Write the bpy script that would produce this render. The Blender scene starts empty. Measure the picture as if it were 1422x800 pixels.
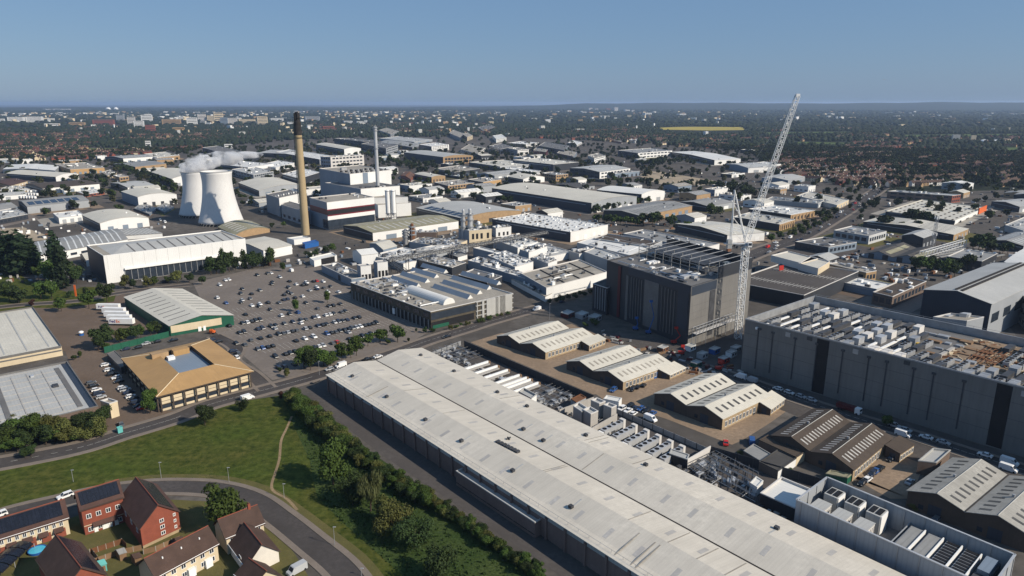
import bpy, bmesh, math, random
import numpy as np
from mathutils import Vector
R = math.radians
rng = random.Random(7)
sc = bpy.context.scene
COL = sc.collection

# ------------------------------------------------------------------ camera, sky, sun, exposure
F, HY, H = 980.0, 143.0, 120.0           # focal length in photo pixels, horizon row, drone height
TH = math.atan((400 - HY) / F)
cam = bpy.data.objects.new('camera', bpy.data.cameras.new('camera'))
COL.objects.link(cam)
cam.location = (0, 0, H)
cam.rotation_euler = (math.pi / 2 - TH, 0, 0)
cam.data.sensor_width = 36
cam.data.lens = F / 1422 * 36
cam.data.clip_start = 1
cam.data.clip_end = 80000
sc.camera = cam
SUN_AZ, SUN_EL = -24.0, 34.0             # math angle of the direction to the sun, elevation
w = bpy.data.worlds.new('World')
sc.world = w
w.use_nodes = True
nt = w.node_tree
sky = nt.nodes.new('ShaderNodeTexSky')
sky.sky_type = 'NISHITA'
sky.sun_disc = False
sky.sun_elevation = R(SUN_EL)
sky.sun_rotation = R(90 - SUN_AZ)
sky.altitude = 100
sky.air_density = 1.0
sky.dust_density = 0.6
sky.ozone_density = 3.0
bg = nt.nodes['Background']
hzn = nt.nodes.new('ShaderNodeMix'); hzn.data_type = 'RGBA'          # dry, blue-grey air: the bright low sky held down
hzn.inputs[0].default_value = 0.6
hzn.inputs[7].default_value = (2.3, 4.3, 7.6, 1)
nt.links.new(sky.outputs[0], hzn.inputs[6])
nt.links.new(hzn.outputs[2], bg.inputs[0])
bg.inputs[1].default_value = 0.062
sun = bpy.data.objects.new('sun', bpy.data.lights.new('sun', 'SUN'))
COL.objects.link(sun)
sun.data.energy = 4.6
sun.data.angle = R(0.5)
sun.data.color = (1.0, 0.90, 0.76)
sd = Vector((math.cos(R(SUN_AZ)) * math.cos(R(SUN_EL)), math.sin(R(SUN_AZ)) * math.cos(R(SUN_EL)), math.sin(R(SUN_EL))))
sun.rotation_euler = (-sd).to_track_quat('-Z', 'Y').to_euler()
sun.location = (200, -80, 300)
sc.view_settings.view_transform = 'Standard'
sc.view_settings.look = 'None'
sc.view_settings.exposure = 0.25
sc.view_settings.gamma = 1
sc.view_settings.use_curve_mapping = False
sc.cycles.use_denoising = True
sc.cycles.max_bounces = 6
sc.cycles.diffuse_bounces = 1
sc.cycles.volume_bounces = 3
sc.cycles.transparent_max_bounces = 8
sc.cycles.caustics_reflective = False
sc.cycles.caustics_refractive = False

# ------------------------------------------------------------------ photo pixel -> place on the plane z
ST, CT = math.sin(TH), math.cos(TH)
TILES = dict(A=(0, 120, 3.95), B=(350, 120, 3.95), C=(700, 120, 3.95), D=(1050, 120, 3.8226), E=(0, 300, 3.95),
             F=(350, 300, 3.95), G=(700, 300, 3.95), H=(1050, 300, 3.8226), I=(0, 470, 4.7067), J=(0, 630, 4.7067),
             K=(280, 470, 4.7067), L=(280, 630, 4.7067), M=(560, 450, 4.7067), N=(840, 450, 4.7067),
             O=(1122, 450, 4.7067), P=(1022, 600, 3.555), Q=(290, 370, 7.9), Q2=(400, 370, 7.9), Q3=(320, 430, 7.9),
             R=(560, 280, 7.11), S=(1020, 560, 7.9), U=(560, 620, 4.444), V=(780, 530, 5.925), W=(0, 310, 7.9), X=(0, 0, 1))

def tp(t, p):
    x0, y0, s = TILES[t]
    return x0 + p[0] / s, y0 + p[1] / s

def G(px, py, z=0.0):
    d = Vector(((px - 711) / F, CT + (400 - py) / F * ST, -ST + (400 - py) / F * CT))
    k = (z - H) / d.z
    return Vector((d.x * k, d.y * k, z))

def PR(p):
    x, y, z = p[0], p[1], p[2] - H
    dep = y * CT - z * ST
    return 711 + F * x / dep, 400 - F * (y * ST + z * CT) / dep

def gt(t, x, y, z=0.0):
    return G(*tp(t, (x, y)), z)

def hgt(px, py, top):
    g = G(px, py)
    lo, hi = 0.0, 170.0
    for _ in range(40):
        m = (lo + hi) / 2
        if PR((g.x, g.y, m))[1] > top: lo = m
        else: hi = m
    return lo

# ------------------------------------------------------------------ materials
MATS = {}
def mat(name, col, rough=0.8, var=0.25, scale=0.15, rib=0.0, ribw=1.0, streak=0.0, sf=1.2, metal=0.0, spec=0.3, tint=None, fine=0.0, objrand=0.0, bump=0.0):
    """procedural surface: noise patches, optional sheet ribs and streaks along the slope (from the metre UVs)"""
    if name in MATS: return MATS[name]
    m = bpy.data.materials.new(name)
    MATS[name] = m
    m.use_nodes = True
    n, l = m.node_tree.nodes, m.node_tree.links
    b = n['Principled BSDF']
    b.inputs['Roughness'].default_value = rough
    b.inputs['Metallic'].default_value = metal
    b.inputs['Specular IOR Level'].default_value = spec
    tc = n.new('ShaderNodeTexCoord')
    cur = None
    def mix(fac, a, bb):
        x = n.new('ShaderNodeMix'); x.data_type = 'RGBA'
        l.new(fac, x.inputs[0])
        for i, c in ((6, a), (7, bb)):
            if isinstance(c, tuple): x.inputs[i].default_value = (*c[:3], 1)
            else: l.new(c, x.inputs[i])
        return x.outputs[2]
    def noise(vec, s, det=4, rgh=0.6):
        t = n.new('ShaderNodeTexNoise'); t.inputs['Scale'].default_value = s
        t.inputs['Detail'].default_value = det; t.inputs['Roughness'].default_value = rgh
        l.new(vec, t.inputs['Vector']); return t.outputs['Fac']
    def ramp(f, lo, hi):
        r = n.new('ShaderNodeMapRange'); r.inputs[1].default_value = lo; r.inputs[2].default_value = hi
        l.new(f, r.inputs[0]); return r.outputs[0]
    def sc_(c, k): return tuple(min(1, max(0, v * k)) for v in c)
    dk = tint if tint else sc_(col, 1 - var * 1.2)
    cur = mix(ramp(noise(tc.outputs['Object'], scale), 0.3, 0.7), dk, sc_(col, 1 + var * 0.5))
    if fine:
        cur = mix(ramp(noise(tc.outputs['Object'], scale * 12, 3, 0.7), 0.35, 0.68), cur, sc_(col, 1 - fine))
    if streak:
        mp = n.new('ShaderNodeMapping'); mp.inputs['Scale'].default_value = (sf, sf * .07, 1)
        l.new(tc.outputs['UV'], mp.inputs[0])
        f = ramp(noise(mp.outputs[0], 1.0, 5, 0.7), 0.45, 0.75)
        mm = n.new('ShaderNodeMath'); mm.operation = 'MULTIPLY'; mm.inputs[1].default_value = streak
        l.new(f, mm.inputs[0]); cur = mix(mm.outputs[0], cur, sc_(col, 0.35))
    if rib:
        wv = n.new('ShaderNodeTexWave'); wv.wave_profile = 'SIN'
        wv.inputs['Scale'].default_value = 0.314 / ribw; wv.inputs['Distortion'].default_value = 0
        l.new(tc.outputs['UV'], wv.inputs['Vector'])
        f = ramp(wv.outputs['Fac'], 0.0, 0.35)
        mm = n.new('ShaderNodeMath'); mm.operation = 'MULTIPLY_ADD'; mm.inputs[1].default_value = -rib; mm.inputs[2].default_value = rib
        l.new(f, mm.inputs[0]); cur = mix(mm.outputs[0], cur, sc_(col, 0.3))
    if objrand:
        oi = n.new('ShaderNodeObjectInfo')
        hs = n.new('ShaderNodeHueSaturation')
        r = n.new('ShaderNodeMapRange'); r.inputs[3].default_value = 1 - objrand; r.inputs[4].default_value = 1 + objrand
        l.new(oi.outputs['Random'], r.inputs[0]); l.new(r.outputs[0], hs.inputs['Value'])
        r2 = n.new('ShaderNodeMapRange'); r2.inputs[3].default_value = 0.485; r2.inputs[4].default_value = 0.51
        l.new(oi.outputs['Random'], r2.inputs[0]); l.new(r2.outputs[0], hs.inputs['Hue'])
        l.new(cur, hs.inputs['Color']); cur = hs.outputs[0]
    if bump:
        bp = n.new('ShaderNodeBump'); bp.inputs['Strength'].default_value = bump; bp.inputs['Distance'].default_value = 0.5
        l.new(noise(tc.outputs['Object'], scale * 8, 5, 0.7), bp.inputs['Height']); l.new(bp.outputs[0], b.inputs['Normal'])
    l.new(cur, b.inputs['Base Color'])
    return m

def fol(name, a, b_, scale=5.0):
    if name in MATS: return MATS[name]
    m = mat(name, a, 0.75, 0.0, scale, tint=b_, objrand=0.28, spec=0.15, fine=0.25)
    return m
# roofs
mat('cream_roof', (.60, .57, .49), .7, .16, .05, rib=.10, ribw=1.2, streak=.22, fine=.12)
mat('warehouse_roof', (.60, .555, .475), .65, .20, .045, rib=.06, ribw=1.0, streak=.22, sf=.30, fine=.10)
mat('white_roof', (.72, .71, .67), .6, .12, .06, rib=.06, ribw=1.5, streak=.15, fine=.08)
mat('grey_roof', (.30, .30, .29), .7, .25, .08, rib=.15, ribw=1.2, streak=.3, fine=.15)
mat('light_grey_roof', (.44, .44, .42), .65, .18, .07, rib=.12, ribw=1.2, streak=.2, fine=.1)
mat('sheet_roof', (.40, .385, .345), .75, .28, .12, rib=.2, ribw=.9, streak=.4, fine=.25)
mat('dark_roof', (.085, .08, .075), .85, .35, .1, rib=.2, ribw=1.0, streak=.3, fine=.2)
mat('brown_roof', (.088, .068, .053), .85, .3, .15, rib=.25, ribw=.8, streak=.5, fine=.25)
mat('bitumen_roof', (.16, .155, .15), .85, .3, .08, fine=.2)
mat('gravel_roof', (.36, .33, .28), .9, .3, .08, fine=.3)
mat('tan_roof', (.43, .265, .115), .75, .18, .1, rib=.1, ribw=.6, streak=.25, fine=.1)
mat('olive_roof', (.33, .31, .21), .8, .3, .1, rib=.3, ribw=3.0, streak=.3, fine=.2)
mat('tile_roof', (.095, .052, .042), .85, .35, .3, fine=.3, rib=.12, ribw=.35)
mat('brown_tile', (.085, .052, .04), .85, .35, .3, fine=.3, rib=.12, ribw=.35)
mat('solar', (.012, .014, .022), .25, .3, .5, rib=.3, ribw=1.0, spec=.5)
# walls
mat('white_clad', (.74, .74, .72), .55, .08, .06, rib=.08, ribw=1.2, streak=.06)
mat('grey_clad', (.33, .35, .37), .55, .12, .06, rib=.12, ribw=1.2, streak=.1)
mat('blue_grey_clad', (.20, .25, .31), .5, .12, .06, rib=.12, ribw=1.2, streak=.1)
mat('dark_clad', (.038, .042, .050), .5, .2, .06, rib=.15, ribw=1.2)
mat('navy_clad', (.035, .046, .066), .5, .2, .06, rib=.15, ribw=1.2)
mat('cream_wall', (.62, .52, .36), .75, .12, .1, streak=.15)
mat('tan_brick', (.40, .27, .15), .85, .25, .3, fine=.2, streak=.15)
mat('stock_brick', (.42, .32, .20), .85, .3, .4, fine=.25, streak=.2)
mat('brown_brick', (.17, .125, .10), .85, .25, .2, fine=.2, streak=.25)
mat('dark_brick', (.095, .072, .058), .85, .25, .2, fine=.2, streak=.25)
mat('red_brick', (.27, .078, .048), .85, .22, .5, fine=.22, streak=.1)
mat('orange_wall', (.44, .28, .13), .7, .1, .1)
mat('warehouse_wall', (.24, .165, .14), .85, .2, .15, fine=.2, streak=.25)
mat('white_render', (.66, .62, .55), .8, .1, .3)
mat('dc_wall', (.178, .172, .162), .6, .16, .05, rib=.05, ribw=1.2, streak=.3, sf=.5)
mat('dark_red', (.16, .012, .02), .5, .1, .3)
mat('stained_front', (.10, .085, .06), .8, .4, .25, fine=.3, streak=.3)
mat('concrete', (.42, .40, .37), .85, .2, .1, fine=.15, streak=.25)
mat('pale_concrete', (.60, .58, .55), .85, .12, .05, streak=.10, fine=.06)
mat('tower_concrete', (.66, .655, .64), .85, .10, .06, streak=.16, sf=.5, fine=.06)
mat('chimney_brick', (.40, .31, .18), .85, .15, .08, fine=.12, streak=.15)
mat('black', (.012, .012, .014), .7, .3, .2)
mat('soot', (.03, .027, .025), .9, .4, .3)
mat('glass', (.03, .04, .055), .12, .3, .3, spec=.6)
mat('blue_glass', (.05, .09, .15), .12, .3, .3, spec=.6)
mat('white_paint', (.80, .80, .78), .5, .06, .3)
mat('steel', (.50, .51, .52), .4, .12, .3, metal=.3)
mat('galv', (.36, .37, .38), .45, .2, .3, metal=.3)
mat('dark_steel', (.06, .062, .068), .55, .3, .3)
mat('red_paint', (.45, .03, .02), .5, .1, .3)
mat('maroon', (.09, .012, .016), .5, .1, .3)
mat('green_clad', (.015, .10, .06), .55, .2, .1, rib=.15, ribw=.8)
mat('turquoise', (.12, .42, .40), .5, .1, .3)
mat('blue_paint', (.02, .10, .32), .45, .1, .3)
mat('yellow_paint', (.60, .38, .03), .5, .1, .3)
mat('orange_paint', (.70, .14, .03), .5, .1, .3)
mat('skylight', (.66, .66, .62), .35, .15, .3, spec=.5)
mat('dirty_skylight', (.09, .085, .075), .4, .3, .3, spec=.5)
mat('worn_rooflight', (.46, .44, .41), .6, .3, .1, fine=.2)
mat('rooflight_pale', (.5, .48, .44), .4, .35, .5, spec=.4)
mat('wood', (.24, .15, .085), .85, .25, .5, fine=.2)
mat('rust', (.19, .085, .04), .9, .3, .5, fine=.3)
mat('pool_blue', (.08, .45, .62), .3, .1, .5)
mat('bark', (.07, .05, .035), .9, .3, 1.0)
# ground
mat('far_land', (.022, .030, .017), .95, .5, .0022, tint=(.036, .033, .026), fine=.55, spec=.08)
mat('asphalt', (.098, .088, .082), .9, .25, .05, fine=.25, streak=.0, spec=.08)
mat('road_asphalt', (.084, .076, .073), .9, .4, .06, fine=.3, spec=.08)
mat('car_park', (.20, .172, .150), .9, .2, .04, fine=.22, spec=.08)
mat('yard', (.30, .222, .155), .9, .3, .06, fine=.3, spec=.08)
mat('yard_brown', (.16, .12, .092), .9, .25, .06, fine=.25, spec=.08)
mat('estate', (.13, .117, .104), .95, .45, .012, tint=(.065, .058, .052), fine=.45, spec=.08)
mat('paving', (.22, .185, .155), .9, .2, .2, fine=.2, spec=.08)
mat('dirt', (.30, .22, .13), .95, .3, .1, fine=.3, spec=.08)
mat('sand', (.40, .33, .24), .95, .25, .03, fine=.25, spec=.08)
mat('grass', (.056, .084, .014), .95, .3, .03, tint=(.108, .094, .026), fine=.5, bump=.4, spec=.08)
mat('rough_grass', (.034, .060, .016), .95, .3, .12, tint=(.075, .098, .03), fine=.4, bump=.6, spec=.08)
mat('verge', (.135, .115, .045), .95, .3, .2, tint=(.075, .085, .03), fine=.3, spec=.08)
mat('yellow_field', (.38, .31, .07), .95, .2, .005, spec=.08)
mat('green_field', (.085, .12, .035), .95, .3, .004, spec=.08)
mat('hill_land', (.035, .045, .028), .95, .4, .002, fine=.5, spec=.08)
mat('marking', (.55, .54, .50), .8, .2, .5, spec=.08)
# leaves
LEAF = [fol('leaf_green', (.062, .100, .020), (.032, .058, .013)), fol('leaf_dark', (.036, .058, .017), (.020, .034, .011)),
        fol('leaf_cypress', (.020, .036, .014), (.011, .021, .009)), fol('leaf_olive', (.105, .112, .030), (.060, .070, .020)),
        fol('leaf_willow', (.105, .118, .045), (.055, .066, .025)), fol('leaf_copper', (.055, .022, .016), (.03, .014, .011))]
fol('leaf_far', (.022, .032, .014), (.011, .017, .008), .02)

# ------------------------------------------------------------------ mesh helper
class MB:
    def __init__(s): s.v, s.f, s.uv, s.mi = [], [], [], []
    def poly(s, pts, mi=0, uv=None):
        i = len(s.v)
        pts = [Vector(p) for p in pts]
        s.v += [tuple(p) for p in pts]
        s.f.append(tuple(range(i, i + len(pts))))
        if uv is None:
            u = pts[1] - pts[0]
            if u.length < 1e-6: u = Vector((1, 0, 0))
            u.normalize()
            nn = (pts[1] - pts[0]).cross(pts[-1] - pts[0])
            vv = nn.cross(u)
            if vv.length < 1e-9: vv = Vector((0, 0, 1))
            vv.normalize()
            uv = [((p - pts[0]).dot(u), (p - pts[0]).dot(vv)) for p in pts]
        s.uv += uv
        s.mi.append(mi)
    def hexa(s, a, b, mi=0, top=True, bottom=True):
        """a, b: lists of 4 bottom and 4 top points"""
        n = len(a)
        for i in range(n):
            j = (i + 1) % n
            s.poly([a[i], a[j], b[j], b[i]], mi)
        if top: s.poly(b, mi)
        if bottom: s.poly(a[::-1], mi)
    def box(s, c, ax, ay, z0, z1, mi=0, bottom=False):
        """c centre, ax / ay half-extent vectors"""
        c, ax, ay = Vector((c[0], c[1], 0)), Vector((ax[0], ax[1], 0)), Vector((ay[0], ay[1], 0))
        q = [c - ax - ay, c + ax - ay, c + ax + ay, c - ax + ay]
        s.hexa([p + Vector((0, 0, z0)) for p in q], [p + Vector((0, 0, z1)) for p in q], mi, True, bottom)
    def bar(s, p, q, r, n=4, mi=0, r1=None):
        p, q = Vector(p), Vector(q)
        d = (q - p)
        if d.length < 1e-6: return
        d.normalize()
        x = d.orthogonal().normalized(); y = d.cross(x)
        r1 = r if r1 is None else r1
        a = [p + (x * math.cos(k * 2 * math.pi / n + .785) + y * math.sin(k * 2 * math.pi / n + .785)) * r for k in range(n)]
        b = [q + (x * math.cos(k * 2 * math.pi / n + .785) + y * math.sin(k * 2 * math.pi / n + .785)) * r1 for k in range(n)]
        s.hexa(a, b, mi)
    def lathe(s, c, prof, n=32, mi=0, cap=True):
        c = Vector(c)
        rings = [[c + Vector((r * math.cos(2 * math.pi * k / n), r * math.sin(2 * math.pi * k / n), z)) for k in range(n)] for r, z in prof]
        for a, b in zip(rings, rings[1:]):
            ra, rb = (a[0] - c).xy.length, (b[0] - c).xy.length
            for k in range(n):
                j = (k + 1) % n; t = 2 * math.pi / n * max(ra, rb)
                s.poly([a[k], a[j], b[j], b[k]], mi, [(k * t, a[k].z), ((k + 1) * t, a[k].z), ((k + 1) * t, b[k].z), (k * t, b[k].z)])
        if cap: s.poly(rings[-1], mi)
    def build(s, name, mats, parent=None, origin=(0, 0, 0), smooth=False):
        me = bpy.data.meshes.new(name)
        o = Vector(origin)
        me.from_pydata([(x - o.x, y - o.y, z - o.z) for x, y, z in s.v], [], s.f)
        for m in (mats if isinstance(mats, (list, tuple)) else [mats]):
            me.materials.append(MATS[m] if isinstance(m, str) else m)
        if s.mi: me.polygons.foreach_set('material_index', s.mi)
        ul = me.uv_layers.new(name='UVMap')
        ul.data.foreach_set('uv', [c for p in s.uv for c in p])
        if smooth:
            bm = bmesh.new(); bm.from_mesh(me); bmesh.ops.remove_doubles(bm, verts=bm.verts, dist=.004); bm.to_mesh(me); bm.free()
            me.polygons.foreach_set('use_smooth', [True] * len(me.polygons))
        ob = bpy.data.objects.new(name, me)
        COL.objects.link(ob)
        if parent: ob.parent = parent
        else: ob.location = o
        return ob

def tag(o, label=None, cat=None, group=None, kind=None):
    if label: o['label'] = label
    if cat: o['category'] = cat
    if group: o['group'] = group
    if kind: o['kind'] = kind
    return o
def thing(name, loc, label, cat, group=None):
    o = bpy.data.objects.new(name, None)
    o.empty_display_size = 1
    COL.objects.link(o); o.location = loc
    return tag(o, label, cat, group)
def copy_tree(o, parent=None):
    c = o.copy(); COL.objects.link(c)
    if parent: c.parent = parent
    for ch in o.children: copy_tree(ch, c)
    return c
ORD = ['first', 'second', 'third', 'fourth', 'fifth', 'sixth', 'seventh', 'eighth', 'ninth', 'tenth', 'eleventh', 'twelfth',
       'thirteenth', 'fourteenth', 'fifteenth', 'sixteenth', 'seventeenth', 'eighteenth', 'nineteenth', 'twentieth',
       'twenty-first', 'twenty-second', 'twenty-third', 'twenty-fourth', 'twenty-fifth', 'twenty-sixth', 'twenty-seventh', 'twenty-eighth', 'twenty-ninth', 'thirtieth']
def ordn(i): return ORD[i] if i < len(ORD) else 'later'

# ------------------------------------------------------------------ buildings
class Bld:
    """a shed or block on a parallelogram: N near corner, a runs away to the left, b away to the right"""
    def __init__(s, name, label, cat, N, L, Rt, h, z0=0.0, group=None):
        s.N = Vector((N[0], N[1], 0)); s.h = h; s.z0 = z0
        b = Vector((Rt[0], Rt[1], 0)) - s.N
        if isinstance(L, (int, float)):
            a = Vector((-b.y, b.x, 0)).normalized() * L
        else:
            a = Vector((L[0], L[1], 0)) - s.N
        s.la, s.lb = a.length, b.length
        s.a, s.b = a.normalized(), b.normalized()
        s.root = thing(name, s.N + (a + b) / 2 + Vector((0, 0, z0)), label, cat, group)
        s.o = Vector(s.root.location)
        s.prof = None; s.pax = 'b'
    def p(s, u, v, z): return s.N + s.a * u + s.b * v + Vector((0, 0, z))
    def part(s, mb, name, mats, parent=None, smooth=False):
        return mb.build(name, mats, parent or s.root, s.o, smooth)
    def zr(s, u, v):
        if not s.prof: return s.h
        t = (u / s.la) if s.pax == 'b' else (v / s.lb)
        for (t0, z0), (t1, z1) in zip(s.prof, s.prof[1:]):
            if t <= t1 + 1e-6: return s.h + z0 + (z1 - z0) * (t - t0) / max(1e-6, t1 - t0)
        return s.h + s.prof[-1][1]
    def walls(s, wl, wr=None, wl_h=None):
        wr = wr or wl
        z0 = s.z0
        def side(f, n, prof):
            pts = [f(0, z0), f(n, z0)]
            if prof: pts += [f(t * n, s.h + dz) for t, dz in prof[::-1]]
            else: pts += [f(n, s.h), f(0, s.h)]
            return pts
        pa = s.prof if s.pax == 'b' else None
        pb = s.prof if s.pax == 'a' else None
        hl = (lambda z: z)
        m = MB(); m.poly(side(lambda u, z: s.p(s.la - u, 0, z), s.la, pa[::-1] and [(1 - t, d) for t, d in pa[::-1]] if pa else None))
        s.wl = s.part(m, 'wall', wl)
        m = MB(); m.poly(side(lambda u, z: s.p(u, s.lb, z), s.la, pa)); s.part(m, 'wall', wl)
        m = MB(); m.poly(side(lambda v, z: s.p(0, v, z), s.lb, pb))
        s.wr = s.part(m, 'wall', wr)
        m = MB(); m.poly(side(lambda v, z: s.p(s.la, s.lb - v, z), s.lb, [(1 - t, d) for t, d in pb[::-1]] if pb else None))
        s.part(m, 'wall', wr)
    def roof(s, kind, rm, rise=None, n=1, ov=0.35, pax='b', edge=None):
        """kind flat / gable / arc / mono; the ridge runs along pax"""
        s.pax = pax
        w_ = s.la if pax == 'b' else s.lb
        if kind == 'gable':
            rise = rise if rise is not None else min(2.4, .16 * w_ / n)
            s.prof = [(0, 0)] if not isinstance(rise, list) else rise
            for i in range(n if not isinstance(rise, list) else 0): s.prof += [((i + .5) / n, rise), ((i + 1) / n, 0)]
        elif kind == 'arc':
            rise = rise if rise is not None else min(3.2, .07 * w_ / n)
            s.prof = [(0, 0)]
            for i in range(n):
                for k in range(1, 11):
                    x = k / 10
                    s.prof.append(((i + x) / n, rise * (1 - (2 * x - 1) ** 2)))
        elif kind == 'mono':
            s.prof = [(0, 0), (1, rise or 1.5)]
        elif kind == 'flat':
            s.flat(rm, edge or ('pale_concrete' if s.h > 5 else rm)); return
        m = MB()
        th = 0.25
        le = s.lb if pax == 'b' else s.la
        f = (lambda t, e, z: s.p(t * s.la, e, z)) if pax == 'b' else (lambda t, e, z: s.p(e, t * s.lb, z))
        pr = [(t, d) for t, d in s.prof]
        t0 = -ov / w_; t1 = 1 + ov / w_
        sl0 = (pr[1][1] - pr[0][1]) / (pr[1][0] - pr[0][0]); sl1 = (pr[-1][1] - pr[-2][1]) / (pr[-1][0] - pr[-2][0])
        pr[0] = (t0, pr[0][1] + sl0 * t0); pr[-1] = (t1, pr[-1][1] + sl1 * (t1 - 1))
        nb = max(1, int(le / 6))
        for (ta, za), (tb, zb) in zip(pr, pr[1:]):
            e0, e1 = -ov, le + ov
            A, B_, C, D = f(ta, e0, s.h + za + th), f(ta, e1, s.h + za + th), f(tb, e1, s.h + zb + th), f(tb, e0, s.h + zb + th)
            if zb < za: A, B_, C, D = D, C, B_, A
            m.poly([A, B_, C, D])
        dn = Vector((0, 0, th - .03))
        for e in (-ov, le + ov):
            for (ta, za), (tb, zb) in zip(pr, pr[1:]):
                x, y = f(ta, e, s.h + za + th), f(tb, e, s.h + zb + th)
                m.poly([x - dn, y - dn, y, x], 1)
        for t, d in (pr[0], pr[-1]):
            x, y = f(t, -ov, s.h + d + th), f(t, le + ov, s.h + d + th)
            m.poly([x - dn, y - dn, y, x], 1)
        s.rf = s.part(m, 'roof', [rm, edge or rm])
    def flat(s, rm, edge):
        m = MB()
        e = min(0.35, s.la / 8, s.lb / 8)
        zd = s.h - (0.7 if s.h - s.z0 > 4 else .25)
        s.deck = zd
        q = [s.p(e, e, zd), s.p(e, s.lb - e, zd), s.p(s.la - e, s.lb - e, zd), s.p(s.la - e, e, zd)]
        m.poly(q)
        s.rf = s.part(m, 'roof', rm)
        m = MB()
        o_ = .06
        outer = [s.p(-o_, -o_, 0), s.p(-o_, s.lb + o_, 0), s.p(s.la + o_, s.lb + o_, 0), s.p(s.la + o_, -o_, 0)]
        inner = [Vector((x.x, x.y, 0)) for x in q]
        U = lambda v, z: Vector((v.x, v.y, z))
        for i in range(4):
            j = (i + 1) % 4
            a, b, c, d = outer[i], outer[j], inner[j], inner[i]
            m.poly([U(a, s.h + .05), U(b, s.h + .05), U(c, s.h + .05), U(d, s.h + .05)])
            m.poly([U(d, zd), U(c, zd), U(c, s.h + .05), U(d, s.h + .05)])
            m.poly([U(a, s.h - .3), U(b, s.h - .3), U(b, s.h + .05), U(a, s.h + .05)])
        s.part(m, 'parapet', edge)
        s.h0 = s.h; s.hd = zd
    def rz(s, u, v): return s.hd if getattr(s, 'hd', None) else s.zr(u, v) + .25
    def strip(s, side, x0, x1, z0, z1, name, m_, out=.06, frame=None):
        """a window, door or panel standing proud of a wall. side L (facing camera left), R (facing right)"""
        m = MB()
        f = (lambda x, d, z: s.p(x, -d, z)) if side == 'L' else (lambda x, d, z: s.p(-d, x, z))
        q = lambda d: [f(x0, d, z0), f(x1, d, z0), f(x1, d, z1), f(x0, d, z1)]
        m.hexa(q(0.003), q(out), 0)
        ob = s.part(m, name, m_)
        if frame:
            m = MB(); t = .12; d = out + .04
            for (xa, xb, za, zb) in ((x0 - t, x1 + t, z1, z1 + t), (x0 - t, x1 + t, z0 - t, z0), (x0 - t, x0, z0, z1), (x1, x1 + t, z0, z1), ((x0 + x1) / 2 - .05, (x0 + x1) / 2 + .05, z0, z1)):
                m.hexa([f(xa, .003, za), f(xb, .003, za), f(xb, .003, zb), f(xa, .003, zb)], [f(xa, d, za), f(xb, d, za), f(xb, d, zb), f(xa, d, zb)])
            s.part(m, 'frame', frame, ob)
        return ob
    def row(s, side, n, z0, z1, fill=.6, name='window', m_='glass', x0=0, x1=1, frame=None, out=.06):
        ln = (s.la if side == 'L' else s.lb)
        a, b = x0 * ln, x1 * ln
        w_ = (b - a) / n
        for i in range(n):
            c = a + (i + .5) * w_
            s.strip(side, c - w_ * fill / 2, c + w_ * fill / 2, s.z0 + z0, s.z0 + z1, name, m_, out, frame)
    def rbox(s, u, v, du, dv, hh, name='roof_unit', m_='galv', lift=0.0, fan=False, z=None):
        m = MB()
        z = s.rz(u, v) - .05 + lift if z is None else z
        m.box(s.p(u, v, 0), s.a * du / 2, s.b * dv / 2, z, z + hh)
        ob = s.part(m, name, m_)
        if fan:
            m = MB(); k = max(1, int(max(du, dv) / 2.2))
            for i in range(k):
                t = (i + .5) / k - .5
                c = s.p(u + (du * t if du > dv else 0), v + (dv * t if dv >= du else 0), z + hh + .01)
                m.lathe(c, [(min(du, dv) * .36, 0), (min(du, dv) * .36, .25)], 10)
            s.part(m, 'fan', 'black', ob)
        return ob
    def rooflights(s, n, t0=.22, t1=.8, wf=.35, m_='skylight', e0=.04, e1=.96, both=True, name='rooflight', maxn=90):
        """sheets of rooflight up each slope of the roof"""
        if not s.prof: return
        le, w_ = (s.lb, s.la) if s.pax == 'b' else (s.la, s.lb)
        segs = [(p, q) for p, q in zip(s.prof, s.prof[1:])] if len(s.prof) < 9 else [(s.prof[1], s.prof[4]), (s.prof[6], s.prof[9])]
        for (ta, za), (tb, zb) in segs:
            for i in range(n):
                c = (e0 + (e1 - e0) * (i + .5) / n) * le; hw = wf * le * (e1 - e0) / n / 2
                A = ta + (tb - ta) * (t0 if zb > za else 1 - t1); B_ = ta + (tb - ta) * (t1 if zb > za else 1 - t0)
                f = (lambda t, e, z: s.p(t * s.la, e, z)) if s.pax == 'b' else (lambda t, e, z: s.p(e, t * s.lb, z))
                def z(t):
                    return (s.zr(t * s.la, 0) if s.pax == 'b' else s.zr(0, t * s.lb)) + .25
                m = MB()
                q = lambda d: [f(A, c - hw, z(A) + d), f(B_, c - hw, z(B_) + d), f(B_, c + hw, z(B_) + d), f(A, c + hw, z(A) + d)]
                if len(s.prof) < 9: m.hexa(q(-.02), q(.05))
                else:
                    K = 5
                    for k in range(K):
                        tA, tB = A + (B_ - A) * k / K, A + (B_ - A) * (k + 1) / K
                        m.poly([f(tA, c - hw, z(tA) + .05), f(tB, c - hw, z(tB) + .05), f(tB, c + hw, z(tB) + .05), f(tA, c + hw, z(tA) + .05)])
                s.part(m, name, m_)
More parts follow.
